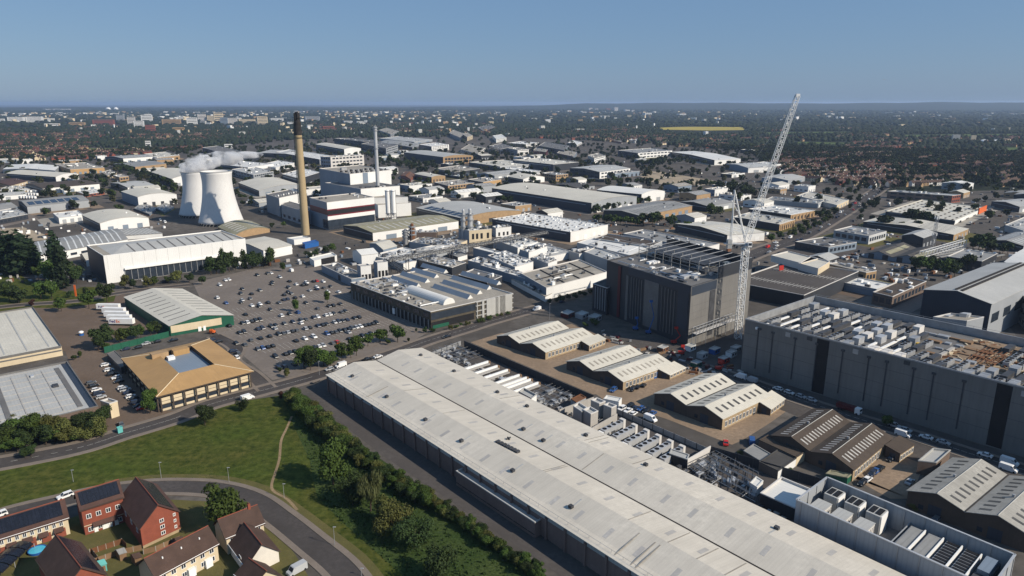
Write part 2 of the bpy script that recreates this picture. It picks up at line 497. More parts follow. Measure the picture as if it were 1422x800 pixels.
    def clutter(s, n, mats=('galv', 'steel', 'white_paint', 'dark_steel'), smin=1.0, smax=3.5, hmax=2.2, u0=.08, u1=.92, v0=.08, v1=.92, pipes=0):
        for i in range(n):
            du, dv = rng.uniform(smin, smax), rng.uniform(smin, smax)
            if rng.random() < .3: dv *= 2
            s.rbox(rng.uniform(u0, u1) * s.la, rng.uniform(v0, v1) * s.lb, min(du, s.la * .3), min(dv, s.lb * .3), rng.uniform(.6, hmax), 'roof_unit', rng.choice(mats))
        for i in range(pipes):
            m = MB(); r = rng.uniform(.15, .35)
            u = rng.uniform(u0, u1) * s.la; v = rng.uniform(v0, v1) * s.lb
            if rng.random() < .5: u2, v2 = min(u1 * s.la, u + rng.uniform(6, 22)), v
            else: u2, v2 = u, min(v1 * s.lb, v + rng.uniform(6, 22))
            z = s.rz(u, v) + rng.uniform(.4, 1.2)
            m.bar(s.p(u, v, z), s.p(u2, v2, z), r, 6)
            for k in range(3):
                t = k / 2
                m.bar(s.p(u + (u2 - u) * t, v + (v2 - v) * t, z - 1.4), s.p(u + (u2 - u) * t, v + (v2 - v) * t, z), .08)
            s.part(m, 'duct', rng.choice(('steel', 'galv', 'white_paint')))

def B(t, N, L, Rt, h, name, cat, label, roof='flat', rm='grey_roof', wl='grey_clad', wr=None, rise=None, n=1, ov=.35, pax='b', z0=0.0, group=None, edge=None):
    """N, L, Rt: roof corners in a tile of the photo; h: height, or ('b', y) where y is the row of the wall foot below N"""
    Np = tp(t, N)
    if isinstance(h, tuple): 
        by = TILES[t][1] + h[1] / TILES[t][2]
        h = hgt(Np[0], by, Np[1])
    Lw = L if isinstance(L, (int, float)) else G(*tp(t, L), h)
    s = Bld(name, label, cat, G(*Np, h), Lw, G(*tp(t, Rt), h), h, z0, group)
    s.roof(roof, rm, rise, n, ov, pax, edge)
    s.walls(wl, wr)
    return s

# ------------------------------------------------------------------ ground
def sheet(name, pts, m_, z, kind='structure', label=None):
    mb = MB(); mb.poly([Vector((p[0], p[1], z)) for p in pts], 0, [(p[0], p[1]) for p in pts])
    ob = mb.build(name, m_); ob.location = (0, 0, 0)
    return tag(ob, kind=kind, label=label)
def gsheet(name, t, pts, m_, z): return sheet(name, [gt(t, *p) for p in pts], m_, z)
def smooth_line(pts, n=8):
    out = []
    P = [pts[0]] + list(pts) + [pts[-1]]
    for i in range(1, len(P) - 2):
        p0, p1, p2, p3 = P[i - 1], P[i], P[i + 1], P[i + 2]
        for k in range(n):
            t = k / n
            out.append(.5 * ((2 * p1) + (p2 - p0) * t + (2 * p0 - 5 * p1 + 4 * p2 - p3) * t * t + (3 * p1 - p0 - 3 * p2 + p3) * t ** 3))
    out.append(pts[-1])
    return out
def ribbon(name, pts, wid, m_, z, off=0.0, thick=0.0, kind='structure'):
    """a strip along a line; thick > 0 makes it a raised kerb or pavement"""
    mb = MB(); L_, R_ = [], []
    for i, p in enumerate(pts):
        d = (pts[min(i + 1, len(pts) - 1)] - pts[max(i - 1, 0)]); d.z = 0; d.normalize()
        nrm = Vector((-d.y, d.x, 0))
        c = Vector((p.x, p.y, z)) + nrm * off
        L_.append(c + nrm * wid / 2); R_.append(c - nrm * wid / 2)
    acc = 0
    for i in range(len(pts) - 1):
        ln = (pts[i + 1] - pts[i]).length
        mb.poly([R_[i], R_[i + 1], L_[i + 1], L_[i]], 0, [(acc, 0), (acc + ln, 0), (acc + ln, wid), (acc, wid)])
        if thick:
            dn = Vector((0, 0, thick + .05))
            for S in (L_, R_): mb.poly([S[i] - dn, S[i + 1] - dn, S[i + 1], S[i]])
        acc += ln
    ob = mb.build(name, m_)
    return tag(ob, kind=kind)
def road(pts, wid, pave=2.0, z=.06, marks=True, pm='paving', name='road'):
    ln = smooth_line(pts)
    ribbon(name, ln, wid, 'road_asphalt', z)
    if pave:
        for sg in (1, -1): ribbon('pavement', ln, pave, pm, z + .12, sg * (wid / 2 + pave / 2 + .01), .12)
    if marks:
        mb = MB(); acc = 0
        for i in range(len(ln) - 1):
            d = ln[i + 1] - ln[i]; L_ = d.length; d.normalize(); nrm = Vector((-d.y, d.x, 0)) * .07
            x = 0
            while x < L_ - 2:
                p = ln[i] + d * x + Vector((0, 0, z + .012)); q = p + d * 2
                mb.poly([p - nrm, q - nrm, q + nrm, p + nrm]); x += 6
        if mb.f: tag(mb.build('road_marking', 'marking'), kind='structure')
    return ln

far = [(-45000, -300), (45000, -300), (45000, 45000), (-45000, 45000)]
sheet('ground', far, 'far_land', 0)
# ground of the trading estate
gsheet('estate_ground', 'X', [(-500, 205), (120, 204), (300, 196), (480, 190), (700, 186), (900, 196), (1040, 205), (1100, 222), (1230, 268), (1500, 262), (1900, 330), (1900, 900), (620, 1000), (-400, 830), (-900, 480)], 'estate', .02)
# park, verges, yards, roads
gsheet('grass', 'X', [(-260, 700), (0, 640), (60, 628), (150, 607), (232, 583), (345, 556), (392, 549), (425, 549), (520, 632), (640, 712), (800, 830), (880, 1000), (560, 1000), (500, 812), (434, 740), (380, 692), (300, 668), (215, 668), (120, 690), (0, 718), (-200, 770)], 'grass', .05)
gsheet('rough_grass', 'X', [(392, 549), (425, 549), (520, 632), (640, 712), (800, 830), (880, 1000), (590, 1000), (560, 800), (480, 730), (440, 690), (430, 640), (405, 585)], 'rough_grass', .07)
gsheet('grass', 'W', [(-700, 480), (60, 520), (180, 540), (330, 640), (520, 700), (760, 760), (900, 700), (1180, 700), (1280, 760), (1250, 860), (700, 930), (300, 930), (-100, 1020), (-700, 1150)], 'grass', .06)
gsheet('grass', 'X', [(-300, 800), (-20, 760), (120, 712), (215, 693), (300, 697), (370, 720), (410, 770), (440, 820), (440, 1000), (-300, 1000)], 'verge', .055)
gsheet('yard', 'I', [(390, -20), (700, 110), (830, 180), (1060, 470), (1180, 480), (820, 620), (690, 640), (450, 150)], 'yard_brown', .05)
gsheet('yard', 'E', [(180, 495), (520, 470), (680, 430), (900, 600), (640, 680), (560, 760), (340, 740), (170, 600)], 'yard_brown', .045)
gsheet('car_park', 'X', [(268, 393), (345, 375), (440, 368), (500, 400), (606, 456), (560, 480), (520, 494), (420, 520), (378, 528), (300, 462)], 'car_park', .05)
gsheet('yard', 'M', [(440, 120), (640, 60), (830, 60), (1100, 0), (1340, 100), (1412, 140), (1700, 300), (1560, 470), (1240, 460)], 'yard', .05)
gsheet('yard', 'N', [(-100, 430), (120, 430), (330, 340), (540, 300), (700, 300), (860, 380), (1060, 530), (1200, 560), (1090, 640), (900, 760), (830, 790), (400, 620), (0, 500)], 'yard', .053)
gsheet('yard', 'P', [(440, 150), (560, 220), (720, 100), (880, 70), (960, 90), (860, 330), (760, 330)], 'yard', .056)
gsheet('yard', 'C', [(770, 465), (850, 468), (1180, 522), (1080, 545), (900, 548), (800, 520), (740, 490)], 'sand', .05)
gsheet('yard', 'E', [(-200, 80), (0, 68), (130, 62), (320, 128), (170, 138), (-200, 160)], 'sand', .05)
gsheet('yard', 'D', [(240, 570), (330, 565), (470, 590), (420, 640), (250, 610)], 'sand', .05)
gsheet('yard', 'X', [(1030, 470), (1200, 560), (1422, 640), (1480, 680), (1480, 720), (1190, 610), (1060, 560), (940, 500), (860, 470)], 'asphalt', .058)
gsheet('yard', 'X', [(455, 523), (425, 549), (530, 632), (650, 712), (800, 815), (880, 940), (1000, 940), (600, 620)], 'asphalt', .058)
gsheet('field', 'X', [(898, 178.6), (925, 177.0), (948, 176.2), (1029, 176.6), (1034, 177.6), (1033, 180.8), (985, 181.4), (940, 180.6), (912, 180.2)], 'yellow_field', .5)
for q in ([(1090, 171.5), (1130, 171.3), (1132, 174), (1092, 174.5)], [(1060, 184), (1180, 183), (1182, 186), (1064, 187)], [(1100, 197), (1185, 198.5), (1180, 203), (1108, 203)],
          [(1185, 192), (1232, 192.6), (1230, 195), (1190, 195)], [(1385, 205), (1460, 205), (1460, 211), (1400, 211)], [(120, 206), (165, 206), (168, 210), (124, 210)],
          [(1250, 187.5), (1420, 186), (1425, 189), (1260, 190.5)], [(1030, 155), (1090, 154.6), (1092, 155.8), (1032, 156.2)], [(100, 160), (190, 160.2), (190, 161.6), (104, 161.6)],
          [(620, 163), (700, 162.4), (706, 164), (626, 164.6)], [(350, 152.2), (500, 151.8), (500, 152.8), (352, 153.2)]):
    gsheet('field', 'X', q, 'green_field', .45)

rd = [gt('I', -60, 795), gt('I', 430, 735), gt('I', 820, 620), gt('I', 1150, 520), gt('K', 60, 430), gt('K', 380, 345), gt('K', 640, 275), gt('K', 850, 215), gt('K', 1050, 160), gt('K', 1300, 80), gt('M', 160, 110), gt('M', 420, 30), gt('F', 1300, 580), gt('G', 60, 540), gt('G', 200, 500)]
main_road = road([G(-120, 665)] + rd[1:], 8.5, 2.2)
road([gt('K', 430, 335), gt('K', 330, 240), gt('K', 200, 150), gt('Q3', 60, 420), gt('Q', 60, 760)], 6, 1.5, z=.064, marks=False, name='road')
road([G(-60, 745), gt('J', 0, 412), gt('J', 360, 322), gt('J', 650, 258), gt('J', 900, 225), gt('J', 1130, 216), gt('L', 90, 232), gt('L', 330, 300), gt('L', 520, 430), gt('L', 720, 590), gt('L', 900, 740), gt('L', 1010, 880), gt('L', 1060, 1000)], 7.0, 1.8, z=.07, marks=False)
road([gt('N', 520, 250), gt('N', 860, 350), gt('N', 1200, 470), gt('O', 300, 610), gt('O', 700, 730), gt('O', 1100, 860), gt('O', 1500, 980)], 7, 1.8, z=.07, marks=True)
road([gt('H', -150, 260), gt('H', 60, 175), gt('H', 240, 110), gt('D', 430, 690), gt('D', 560, 610), gt('D', 680, 530), gt('D', 790, 470), gt('D', 840, 440)], 16, 3, z=.07)
road([gt('W', -300, 960), gt('W', 200, 900), gt('E', 440, 465), gt('E', 640, 425), gt('E', 870, 395), gt('E', 1040, 378)], 6, 1.5, z=.075, marks=False)
hl = smooth_line([gt('J', 650, 258), gt('J', 900, 225), gt('J', 1130, 216), gt('L', 90, 232), gt('L', 330, 300), gt('L', 520, 430), gt('L', 720, 590), gt('L', 900, 740), gt('L', 1010, 880)])
ribbon('verge', hl, 2.6, 'verge', .083, 6.6)
ribbon('footpath', smooth_line([gt('K', 590, 510), gt('K', 555, 590), gt('K', 520, 670), gt('K', 508, 790), gt('L', 480, 130), gt('L', 458, 205), gt('L', 475, 250), gt('L', 560, 300), gt('L', 625, 370)]), .9, 'dirt', .09)
# bay lines of the car park
mb = MB()
cu = Vector((math.cos(R(-49.5)), math.sin(R(-49.5)), 0)); cv = Vector((math.cos(R(40.5)), math.sin(R(40.5)), 0))
o_ = gt('Q', 260, 470)
for i in range(7):
    for j in range(-6, 60):
        p = o_ + cu * (i * 16 + 4) + cv * (j * 2.5)
        x, y = PR(p)
        if not (300 + (y - 380) * .1 < x < 600 and 385 < y < 515 and y > 372 + (x - 480) * .72 and y < 470 + (x - 290) * .55 and y < 545 - (x - 378) * .32): continue
        p = p + Vector((0, 0, .062)); 
        for sg in (1, -1):
            q = p + cu * 4.8 * sg; n_ = cv * .05
            mb.poly([p - n_, q - n_, q + n_, p + n_])
tag(mb.build('road_marking', 'marking'), kind='structure')

# low hills on the horizon
mb = MB(); prev = None
K = 120
for i in range(K + 1):
    az = R(20 + 140 * i / K); dst = 15500
    x = math.cos(az) * dst; y = math.sin(az) * dst
    px = 711 + F * x / (y * CT)
    base = 40 if px < 700 else (95 if px < 800 else 118)
    if 700 < px < 820: base = 40 + 80 * (px - 700) / 120
    hh = base + 7 * math.sin(px * .021) + 5 * math.sin(px * .063 + 1) + (14 if px > 1255 else 0) * min(1, max(0, (px - 1255) / 60))
    col_ = [Vector((x * .80, y * .80, -1)), Vector((x * .9, y * .9, hh * .6)), Vector((x, y, hh)), Vector((x * 1.3, y * 1.3, -1))]
    if prev:
        for k in range(3): mb.poly([prev[k], col_[k], col_[k + 1], prev[k + 1]])
    prev = col_
tag(mb.build('hills', 'hill_land', smooth=True), kind='structure')

# ------------------------------------------------------------------ the long white warehouse
h = 7.4
P0 = G(454, 521, h); PB = G(585.5, 484, h); P1 = G(885, 797, h)
ud = (P1 - P0).normalized(); LW = 262.0
Nw = P0 + ud * LW
s = WH = Bld('warehouse', 'very long low warehouse with twin shallow cream roof spans beside the tree belt', 'warehouse', Nw, P0, Nw + (PB - P0), h)
s.roof('gable', 'warehouse_roof', [(0, 0), (.07, .15), (.27, 2.1), (.5, 0), (.74, 2.1), (1, 0)], 2, .45, 'a', 'pale_concrete')
s.walls('warehouse_wall')
npil = int(LW / 7.6)
for i in range(npil + 1):
    u = 1 + (LW - 2) * i / npil
    m = MB(); m.box(s.p(u, -.28, 0), s.a * .35, s.b * .275, 0, h - .35); s.part(m, 'pilaster', 'warehouse_wall')
    if i < npil: s.strip('L', u + .5, u + (LW - 2) / npil - .5, h - 1.3, h - .15, 'fascia_panel', 'light_grey_roof', .12)
m = MB()
m.hexa([s.p(0, s.lb / 2 - .2, h + .2), s.p(s.la, s.lb / 2 - .2, h + .2), s.p(s.la, s.lb / 2 + .2, h + .2), s.p(0, s.lb / 2 + .2, h + .2)],
       [s.p(0, s.lb / 2 - .2, h + .4), s.p(s.la, s.lb / 2 - .2, h + .4), s.p(s.la, s.lb / 2 + .2, h + .4), s.p(0, s.lb / 2 + .2, h + .4)])
s.part(m, 'gutter', 'soot')
m = MB()
for v_, z_ in ((1.2, h + .6),):
    k = 0
    while k < s.la:
        m.bar(s.p(k, v_, z_ - .3), s.p(k, v_, z_ + .55), .05); k += 4
    m.bar(s.p(0, v_, z_ + .5), s.p(s.la, v_, z_ + .5), .05)
s.part(m, 'guard_rail', 'galv')
def onroof(t, x, y, z=h + 1):
    g = gt(t, x, y, z) - s.N
    # solve in a,b
    det = s.a.x * s.b.y - s.a.y * s.b.x
    return (g.x * s.b.y - g.y * s.b.x) / det, (s.a.x * g.y - s.a.y * g.x) / det
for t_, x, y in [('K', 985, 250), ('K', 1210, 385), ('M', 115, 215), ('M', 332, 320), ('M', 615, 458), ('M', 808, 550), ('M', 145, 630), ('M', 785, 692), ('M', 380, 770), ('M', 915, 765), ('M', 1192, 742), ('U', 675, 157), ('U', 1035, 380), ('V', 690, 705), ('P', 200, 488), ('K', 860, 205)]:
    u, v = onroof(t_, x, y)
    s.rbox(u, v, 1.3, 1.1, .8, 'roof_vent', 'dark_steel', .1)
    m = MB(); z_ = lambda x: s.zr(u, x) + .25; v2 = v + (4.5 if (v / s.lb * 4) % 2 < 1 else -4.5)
    if 0 < v2 < s.lb: m.hexa([s.p(u - .3, v, z_(v)), s.p(u + .3, v, z_(v)), s.p(u + .3, v2, z_(v2)), s.p(u - .3, v2, z_(v2))], [s.p(u - .3, v, z_(v) + .05), s.p(u + .3, v, z_(v) + .05), s.p(u + .15, v2, z_(v2) + .05), s.p(u - .15, v2, z_(v2) + .05)]); s.part(m, 'roof_seam_streak', 'light_grey_roof')  # tapering streak, greyer than the roof, laid up the slope from each vent
for k in range(7):
    u, v = onroof('U', 585 + k * 20, -5 + k * 10)
    s.rbox(u, v, 1.1, 1.5, .7, 'extract_fan', 'dark_steel', .1)
u, v = onroof('M', 688, 757); s.rbox(u, v, 1.2, .3, .8, 'aerial', 'dark_steel', .1); s.rbox(u, v, .25, 2, .5, 'aerial', 'dark_steel', .3)
# seams across the roof sheets: lapped ridges where sheets were renewed
for k in range(24):
    u = rng.uniform(5, LW - 20); sp = rng.choice((0, 1, 2, 3)); v0_ = (sp * .25 + .02) * s.lb; v1_ = (sp * .25 + .23) * s.lb
    m = MB(); q = lambda d: [s.p(u, v0_, s.zr(u, v0_) + .25 + d), s.p(u + .35, v0_, s.zr(u, v0_) + .25 + d), s.p(u + .35, v1_, s.zr(u, v1_) + .25 + d), s.p(u, v1_, s.zr(u, v1_) + .25 + d)]
    m.hexa(q(-.02), q(.05)); s.part(m, 'roof_seam_streak', 'gravel_roof')
for k in range(23):
    for sp in range(4):
        u = 6 + 11 * k + rng.uniform(-1, 1); va, vb = (sp * .25 + .085) * s.lb, (sp * .25 + .165) * s.lb
        m = MB(); q = lambda d: [s.p(u - .7, va, s.zr(u, va) + .25 + d), s.p(u + .7, va, s.zr(u, va) + .25 + d), s.p(u + .7, vb, s.zr(u, vb) + .25 + d), s.p(u - .7, vb, s.zr(u, vb) + .25 + d)]
        m.hexa(q(-.02), q(.03)); s.part(m, 'rooflight', 'worn_rooflight')
# annexes along the shaded wall
def wannex(name, t, p0, p1, dep, hh, label):
    a0 = gt(t, *p0, hh); a1 = gt(t, *p1, hh)
    b_ = Bld(name, label, 'lean-to', a1, a0, a1 + (PB - P0).normalized() * dep, hh)
    b_.roof('flat', 'light_grey_roof', edge='light_grey_roof'); b_.walls('warehouse_wall'); return b_
x = wannex('loading_canopy', 'U', (325, 150), (812, 468), 4.6, 5.2, 'long flat lean-to canopy against the shaded warehouse wall')
x.row('L', 12, 1.0, 1.2, .9, 'panel_rail', 'soot')
wannex('lean_to', 'U', (1282, 705), (1700, 985), 4.5, 5.8, 'brick lean-to with grey roof at the near end of the warehouse wall')
x = wannex('stair_tower', 'K', (1045, 402), (1130, 452), 2.2, 6.6, 'short brick stair housing on the shaded warehouse wall')

# ------------------------------------------------------------------ brick workshops with paired gables
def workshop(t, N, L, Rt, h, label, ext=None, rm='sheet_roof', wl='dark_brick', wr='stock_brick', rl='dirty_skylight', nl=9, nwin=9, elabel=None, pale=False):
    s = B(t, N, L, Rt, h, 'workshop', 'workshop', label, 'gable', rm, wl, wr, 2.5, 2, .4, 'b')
    s.rooflights(nl, .3, .68, .34, rl)
    s.row('R', nwin, 1.0, 3.0, .55, 'window', 'glass', .04, .68, 'white_paint')
    s.strip('R', s.lb * .62, s.lb * .62 + 2.2, .05, 3.0, 'door', 'blue_paint' if t == 'N' and nl == 10 else 'dark_clad')
    for c in (.25, .75):
        s.strip('L', s.la * c - 1.8, s.la * c + 1.8, .05, 3.8, 'door', 'navy_clad')
        s.strip('L', s.la * c + 3.0, s.la * c + 4.4, 1.2, 2.6, 'window', 'glass')
        m = MB()
        m.bar(s.p(s.la * c, 0, s.h + 2.78), s.p(s.la * c, s.lb, s.h + 2.78), .14); s.part(m, 'ridge_cap', 'light_grey_roof')
        s.rbox(s.la * c + 1, s.lb * .45, .7, .7, .9, 'roof_vent', 'galv', 0)
    m = MB(); m.bar(s.p(s.la / 2, -.3, s.h + .3), s.p(s.la / 2, s.lb + .3, s.h + .3), .25); s.part(m, 'gutter', 'soot')
    if ext:
        N2, L2, R2, b2 = ext
        n2 = tp(t, N2); h2 = hgt(n2[0], TILES[t][1] + b2 / TILES[t][2], n2[1])
        e = Bld('workshop_annex', elabel, 'annex', G(*n2, h2), gt(t, *L2, s.h), gt(t, *R2, h2), h2)
        e.roof('mono', rm, max(.5, s.h + .1 - h2), 1, .3, 'b'); e.walls(wl, wr)
        e.row('R', 5, .9, 2.4, .6, 'window', 'glass', frame='white_paint')
        e.strip('L', e.la * .3, e.la * .3 + 2, .05, 2.6, 'door', 'navy_clad')
    return s
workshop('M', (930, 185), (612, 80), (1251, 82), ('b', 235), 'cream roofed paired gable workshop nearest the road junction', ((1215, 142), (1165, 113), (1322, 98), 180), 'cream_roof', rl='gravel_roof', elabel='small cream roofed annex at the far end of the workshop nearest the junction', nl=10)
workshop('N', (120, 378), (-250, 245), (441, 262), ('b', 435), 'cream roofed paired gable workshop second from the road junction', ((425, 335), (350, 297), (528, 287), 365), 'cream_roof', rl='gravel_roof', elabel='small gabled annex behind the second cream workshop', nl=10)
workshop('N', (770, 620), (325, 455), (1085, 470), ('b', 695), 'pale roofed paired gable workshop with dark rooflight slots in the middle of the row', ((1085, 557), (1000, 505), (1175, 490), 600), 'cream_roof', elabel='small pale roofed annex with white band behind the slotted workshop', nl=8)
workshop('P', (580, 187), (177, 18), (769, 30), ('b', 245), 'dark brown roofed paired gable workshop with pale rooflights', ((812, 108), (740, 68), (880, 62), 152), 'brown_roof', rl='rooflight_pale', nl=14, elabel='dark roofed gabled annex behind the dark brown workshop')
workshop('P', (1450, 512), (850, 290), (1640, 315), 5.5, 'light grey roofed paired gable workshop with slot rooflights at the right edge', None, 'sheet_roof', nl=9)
b_ = B('P', (990, 150), (900, 140), (1060, 88), 5.0, 'workshop_annex', 'annex', 'flat grey roofed annex at the far left of the right edge workshop', 'flat', 'light_grey_roof', 'brown_brick')
# low sheds by the dark workshop
b_ = B('S', (680, 590), (270, 400), (775, 530), 3.6, 'low_shed', 'shed', 'long narrow low shed with brown flat roof before the dark workshop', 'flat', 'brown_roof', 'brown_brick', 'cream_wall')
b_ = B('S', (480, 740), (270, 640), (680, 600), 3.2, 'low_shed', 'shed', 'low flat roofed shed with cream end wall beside the compound fence', 'flat', 'dark_roof', 'brown_brick', 'white_clad')
b_ = B('S', (300, 640), (100, 520), (410, 560), 2.8, 'low_shed', 'shed', 'small low shed with ribbed grey roof beside a blue van', 'flat', 'grey_roof', 'brown_brick')
b_ = B('S', (1240, 815), (1000, 770), (1290, 775), 2.6, 'green_container', 'container', 'green roofed container beside the dark workshop gable', 'flat', 'olive_roof', 'green_clad')

# ------------------------------------------------------------------ data centre on the right with plant on its roof
Ld = G(1035, 443, 25); Lb = G(1131, 411, 25); Nd0 = G(1421, 538, 25)
dd = (Nd0 - Ld).normalized(); Nd = Ld + dd * ((Nd0 - Ld).length + 70)
s = DC = Bld('data_centre', 'huge grey data centre block with open roof full of plant', 'data centre', Nd, Ld, Nd + (Lb - Ld), 25)
s.hd = 21.8
s.walls('dc_wall', 'dc_wall')
m = MB(); m.poly([s.p(.4, .4, s.hd), s.p(.4, s.lb - .4, s.hd), s.p(s.la - .4, s.lb - .4, s.hd), s.p(s.la - .4, .4, s.hd)]); s.part(m, 'roof_deck', 'bitumen_roof')
m = MB()
for (p, q, p2, q2) in ((s.p(0, 0, 0), s.p(s.la, 0, 0), s.p(0, .5, 0), s.p(s.la, .5, 0)), (s.p(0, s.lb, 0), s.p(s.la, s.lb, 0), s.p(0, s.lb - .5, 0), s.p(s.la, s.lb - .5, 0)),
                       (s.p(0, .5, 0), s.p(0, s.lb - .5, 0), s.p(.5, .5, 0), s.p(.5, s.lb - .5, 0)), (s.p(s.la, .5, 0), s.p(s.la, s.lb - .5, 0), s.p(s.la - .5, .5, 0), s.p(s.la - .5, s.lb - .5, 0))):
    U = lambda v, z: v + Vector((0, 0, z))
    m.poly([U(p, 25.2), U(q, 25.2), U(q2, 25.2), U(p2, 25.2)]); m.poly([U(p2, 21.8), U(q2, 21.8), U(q2, 25.2), U(p2, 25.2)])
    off = (p - p2).normalized() * .08
    m.poly([U(p + off, 24.7), U(q + off, 24.7), U(q + off, 25.2), U(p + off, 25.2)])
s.part(m, 'parapet', 'galv')
m = MB()
for k in range(0, int(s.la), 5):
    for v in (1.0, s.lb - 1.0): m.bar(s.p(k, v, 24.9), s.p(k, v, 26.3), .05)
for v in (1.0, s.lb - 1.0): m.bar(s.p(0, v, 26.2), s.p(s.la, v, 26.2), .06)
s.part(m, 'guard_rail', 'galv')
# downpipe lamps and dark recess strips on the long wall, by photo position
def dcu(px, py): 
    """distance along the long wall where the photo shows the given column near the wall top"""
    lo, hi = 0, s.la
    for _ in range(40):
        mid = (lo + hi) / 2
        if PR(s.p(mid, 0, 20))[0] > px: lo = mid
        else: hi = mid
    return lo
for px in (1053, 1073, 1104, 1134, 1170, 1206, 1231, 1268.5, 1296, 1338):
    u = dcu(px, 0)
    s.strip('L', u - .22, u + .22, 3, 22, 'downpipe', 'dark_steel', .25)
    s.strip('L', u - .7, u + .7, 21.5, 22.3, 'hopper', 'dark_steel', .4)
for px, w_ in ((1142, 2.6), (1393, 2.4)):
    u = dcu(px, 0)
    s.strip('L', u - w_, u + w_, .5, 24.3, 'recess_strip', 'black', .07)
for zz in (6.2, 12.4, 18.6): s.strip('L', .5, s.la - .5, zz, zz + .09, 'panel_joint', 'dark_steel', .03)
ncl = 0
u = 6.0
rg = random.Random(3)
while u < s.la - 6:
    for vi in range(6):
        v = 4.5 + vi * (s.lb - 8) / 6 + rg.uniform(-.8, .8)
        px, py = PR(s.p(u, v, 23))
        if px > 1450 or ncl > 230: continue
        dug = 1290 < px < 1400 and vi > 1            # the half-built bay with loose material
        k = rg.random()
        if dug:
            if k < .6: s.rbox(u, v, rg.uniform(2, 5), rg.uniform(1, 4), rg.uniform(.3, 1.1), 'pallet_stack', rg.choice(('wood', 'rust', 'wood', 'galv')))
            else: s.rbox(u, v, 1.2, 6, 1.6, 'roof_unit', 'concrete')
        elif k < .36: s.rbox(u, v, 2.2, 8.2, 2.0, 'chiller', 'galv', 0, True); 
        elif k < .6: s.rbox(u, v, 2.8, 5.2, 3.0, 'air_handler', rg.choice(('pale_concrete', 'steel', 'galv')))
        elif k < .8: s.rbox(u, v, .8, 10, 1.0, 'pipe_rack', 'white_paint'); s.rbox(u - 1.6, v, .8, 9, .8, 'pipe_rack', 'dark_steel')
        else: s.rbox(u, v, 2.2, 8, 1.6, 'louvre_unit', 'dark_steel', .8)
        ncl += 1
    u += rg.uniform(4.2, 5.4)
u = dcu(1233, 0); s.rbox(u, s.lb * .45, 1.8, 1.8, 1.8, 'tank', 'yellow_paint')
m = MB(); 
for k in range(7):
    u = dcu(1320, 0) + k * 1.5 - 6
    m.bar(s.p(u, s.lb * .55, 22), s.p(u, s.lb * .55, 24 + rg.uniform(0, 1.5)), .1)
    m.bar(s.p(u, s.lb * .4, 22.6), s.p(u, s.lb * .75, 22.6), .14)
s.part(m, 'scaffold', 'rust')
m = MB()
for k in range(160):
    u = dcu(1340, 0) + rg.uniform(-16, 16); v = s.lb * rg.uniform(.35, .92)
    a = rg.uniform(0, 3.1); l_ = rg.uniform(.8, 3)
    c = s.p(u, v, 0); d = Vector((math.cos(a), math.sin(a), 0))
    m.box(c, d * l_ / 2, Vector((-d.y, d.x, 0)) * rg.uniform(.1, .5), 21.82, 22 + rg.uniform(.05, .8), rg.randrange(3))
o = s.part(m, 'loose_material', ['wood', 'rust', 'cream_wall']); o['kind'] = 'stuff'
m = MB(); c = dcu(1345, 0); m.hexa([s.p(c - 17, s.lb * .3, 21.81), s.p(c + 17, s.lb * .3, 21.81), s.p(c + 17, s.lb * .95, 21.81), s.p(c - 17, s.lb * .95, 21.81)], [s.p(c - 16, s.lb * .33, 21.9), s.p(c + 16, s.lb * .33, 21.9), s.p(c + 16, s.lb * .93, 21.9), s.p(c - 16, s.lb * .93, 21.9)])
s.part(m, 'timber_deck', 'yard')

# ------------------------------------------------------------------ dark tower under construction
h = hgt(956, 481, 397)
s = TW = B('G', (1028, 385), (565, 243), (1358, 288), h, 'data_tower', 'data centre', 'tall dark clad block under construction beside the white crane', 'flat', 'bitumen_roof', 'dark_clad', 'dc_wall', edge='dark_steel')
la, lb = s.la, s.lb
for i, (x0, x1, k) in enumerate(((.13, .24, 3), (.32, .54, 0), (.30, .33, 1), (.55, .73, 3))):
    pass
def lx(px):  # distance from N along the left wall for a column of tile G near the wall top
    t = (1028 - px) / (1028 - 565); return t * la * (1.0)
for a, b_ in ((712, 785), (880, 960)):
    n = 5
    for k in range(n):
        x = lx(a + (b_ - a) * (k + .5) / n)
        s.strip('L', x - .26, x + .26, 3, h - 5, 'fin', 'bitumen_roof', .4)
s.strip('L', lx(870), lx(792), 2, h - 4, 'panel', 'bitumen_roof', .2)
s.strip('L', lx(702), lx(688), 1, h - 5, 'fin', 'bitumen_roof', .4)
s.strip('L', lx(655), lx(640), 1, h - 1, 'hoist_mast', 'maroon', .6)
s.strip('L', lx(1018), lx(968), 8, h - 3, 'panel', 'navy_clad', .2)
s.strip('L', lx(1028), lx(700), h - 4.0, h - .3, 'cladding_band', 'navy_clad', .25)
s.strip('R', .5, lb * .40, h - 5.2, h - .5, 'cladding_band', 'navy_clad', .15)
s.strip('R', lb * .30, lb * .385, 2, h - 5.4, 'louvre', 'dark_steel', .2)
for k in range(6): s.strip('R', .6, lb * .29, 3 + k * 3.6, 3.05 + k * 3.6, 'panel_joint', 'dark_steel', .03)
for k in range(6): s.strip('R', lb * .42, lb - .6, 3 + k * 3.6, 3.05 + k * 3.6, 'panel_joint', 'dark_steel', .03)
s.clutter(26, ('galv', 'steel', 'dark_steel', 'white_paint'), 1.2, 4, 1.6, v0=.05, v1=.38, pipes=8)
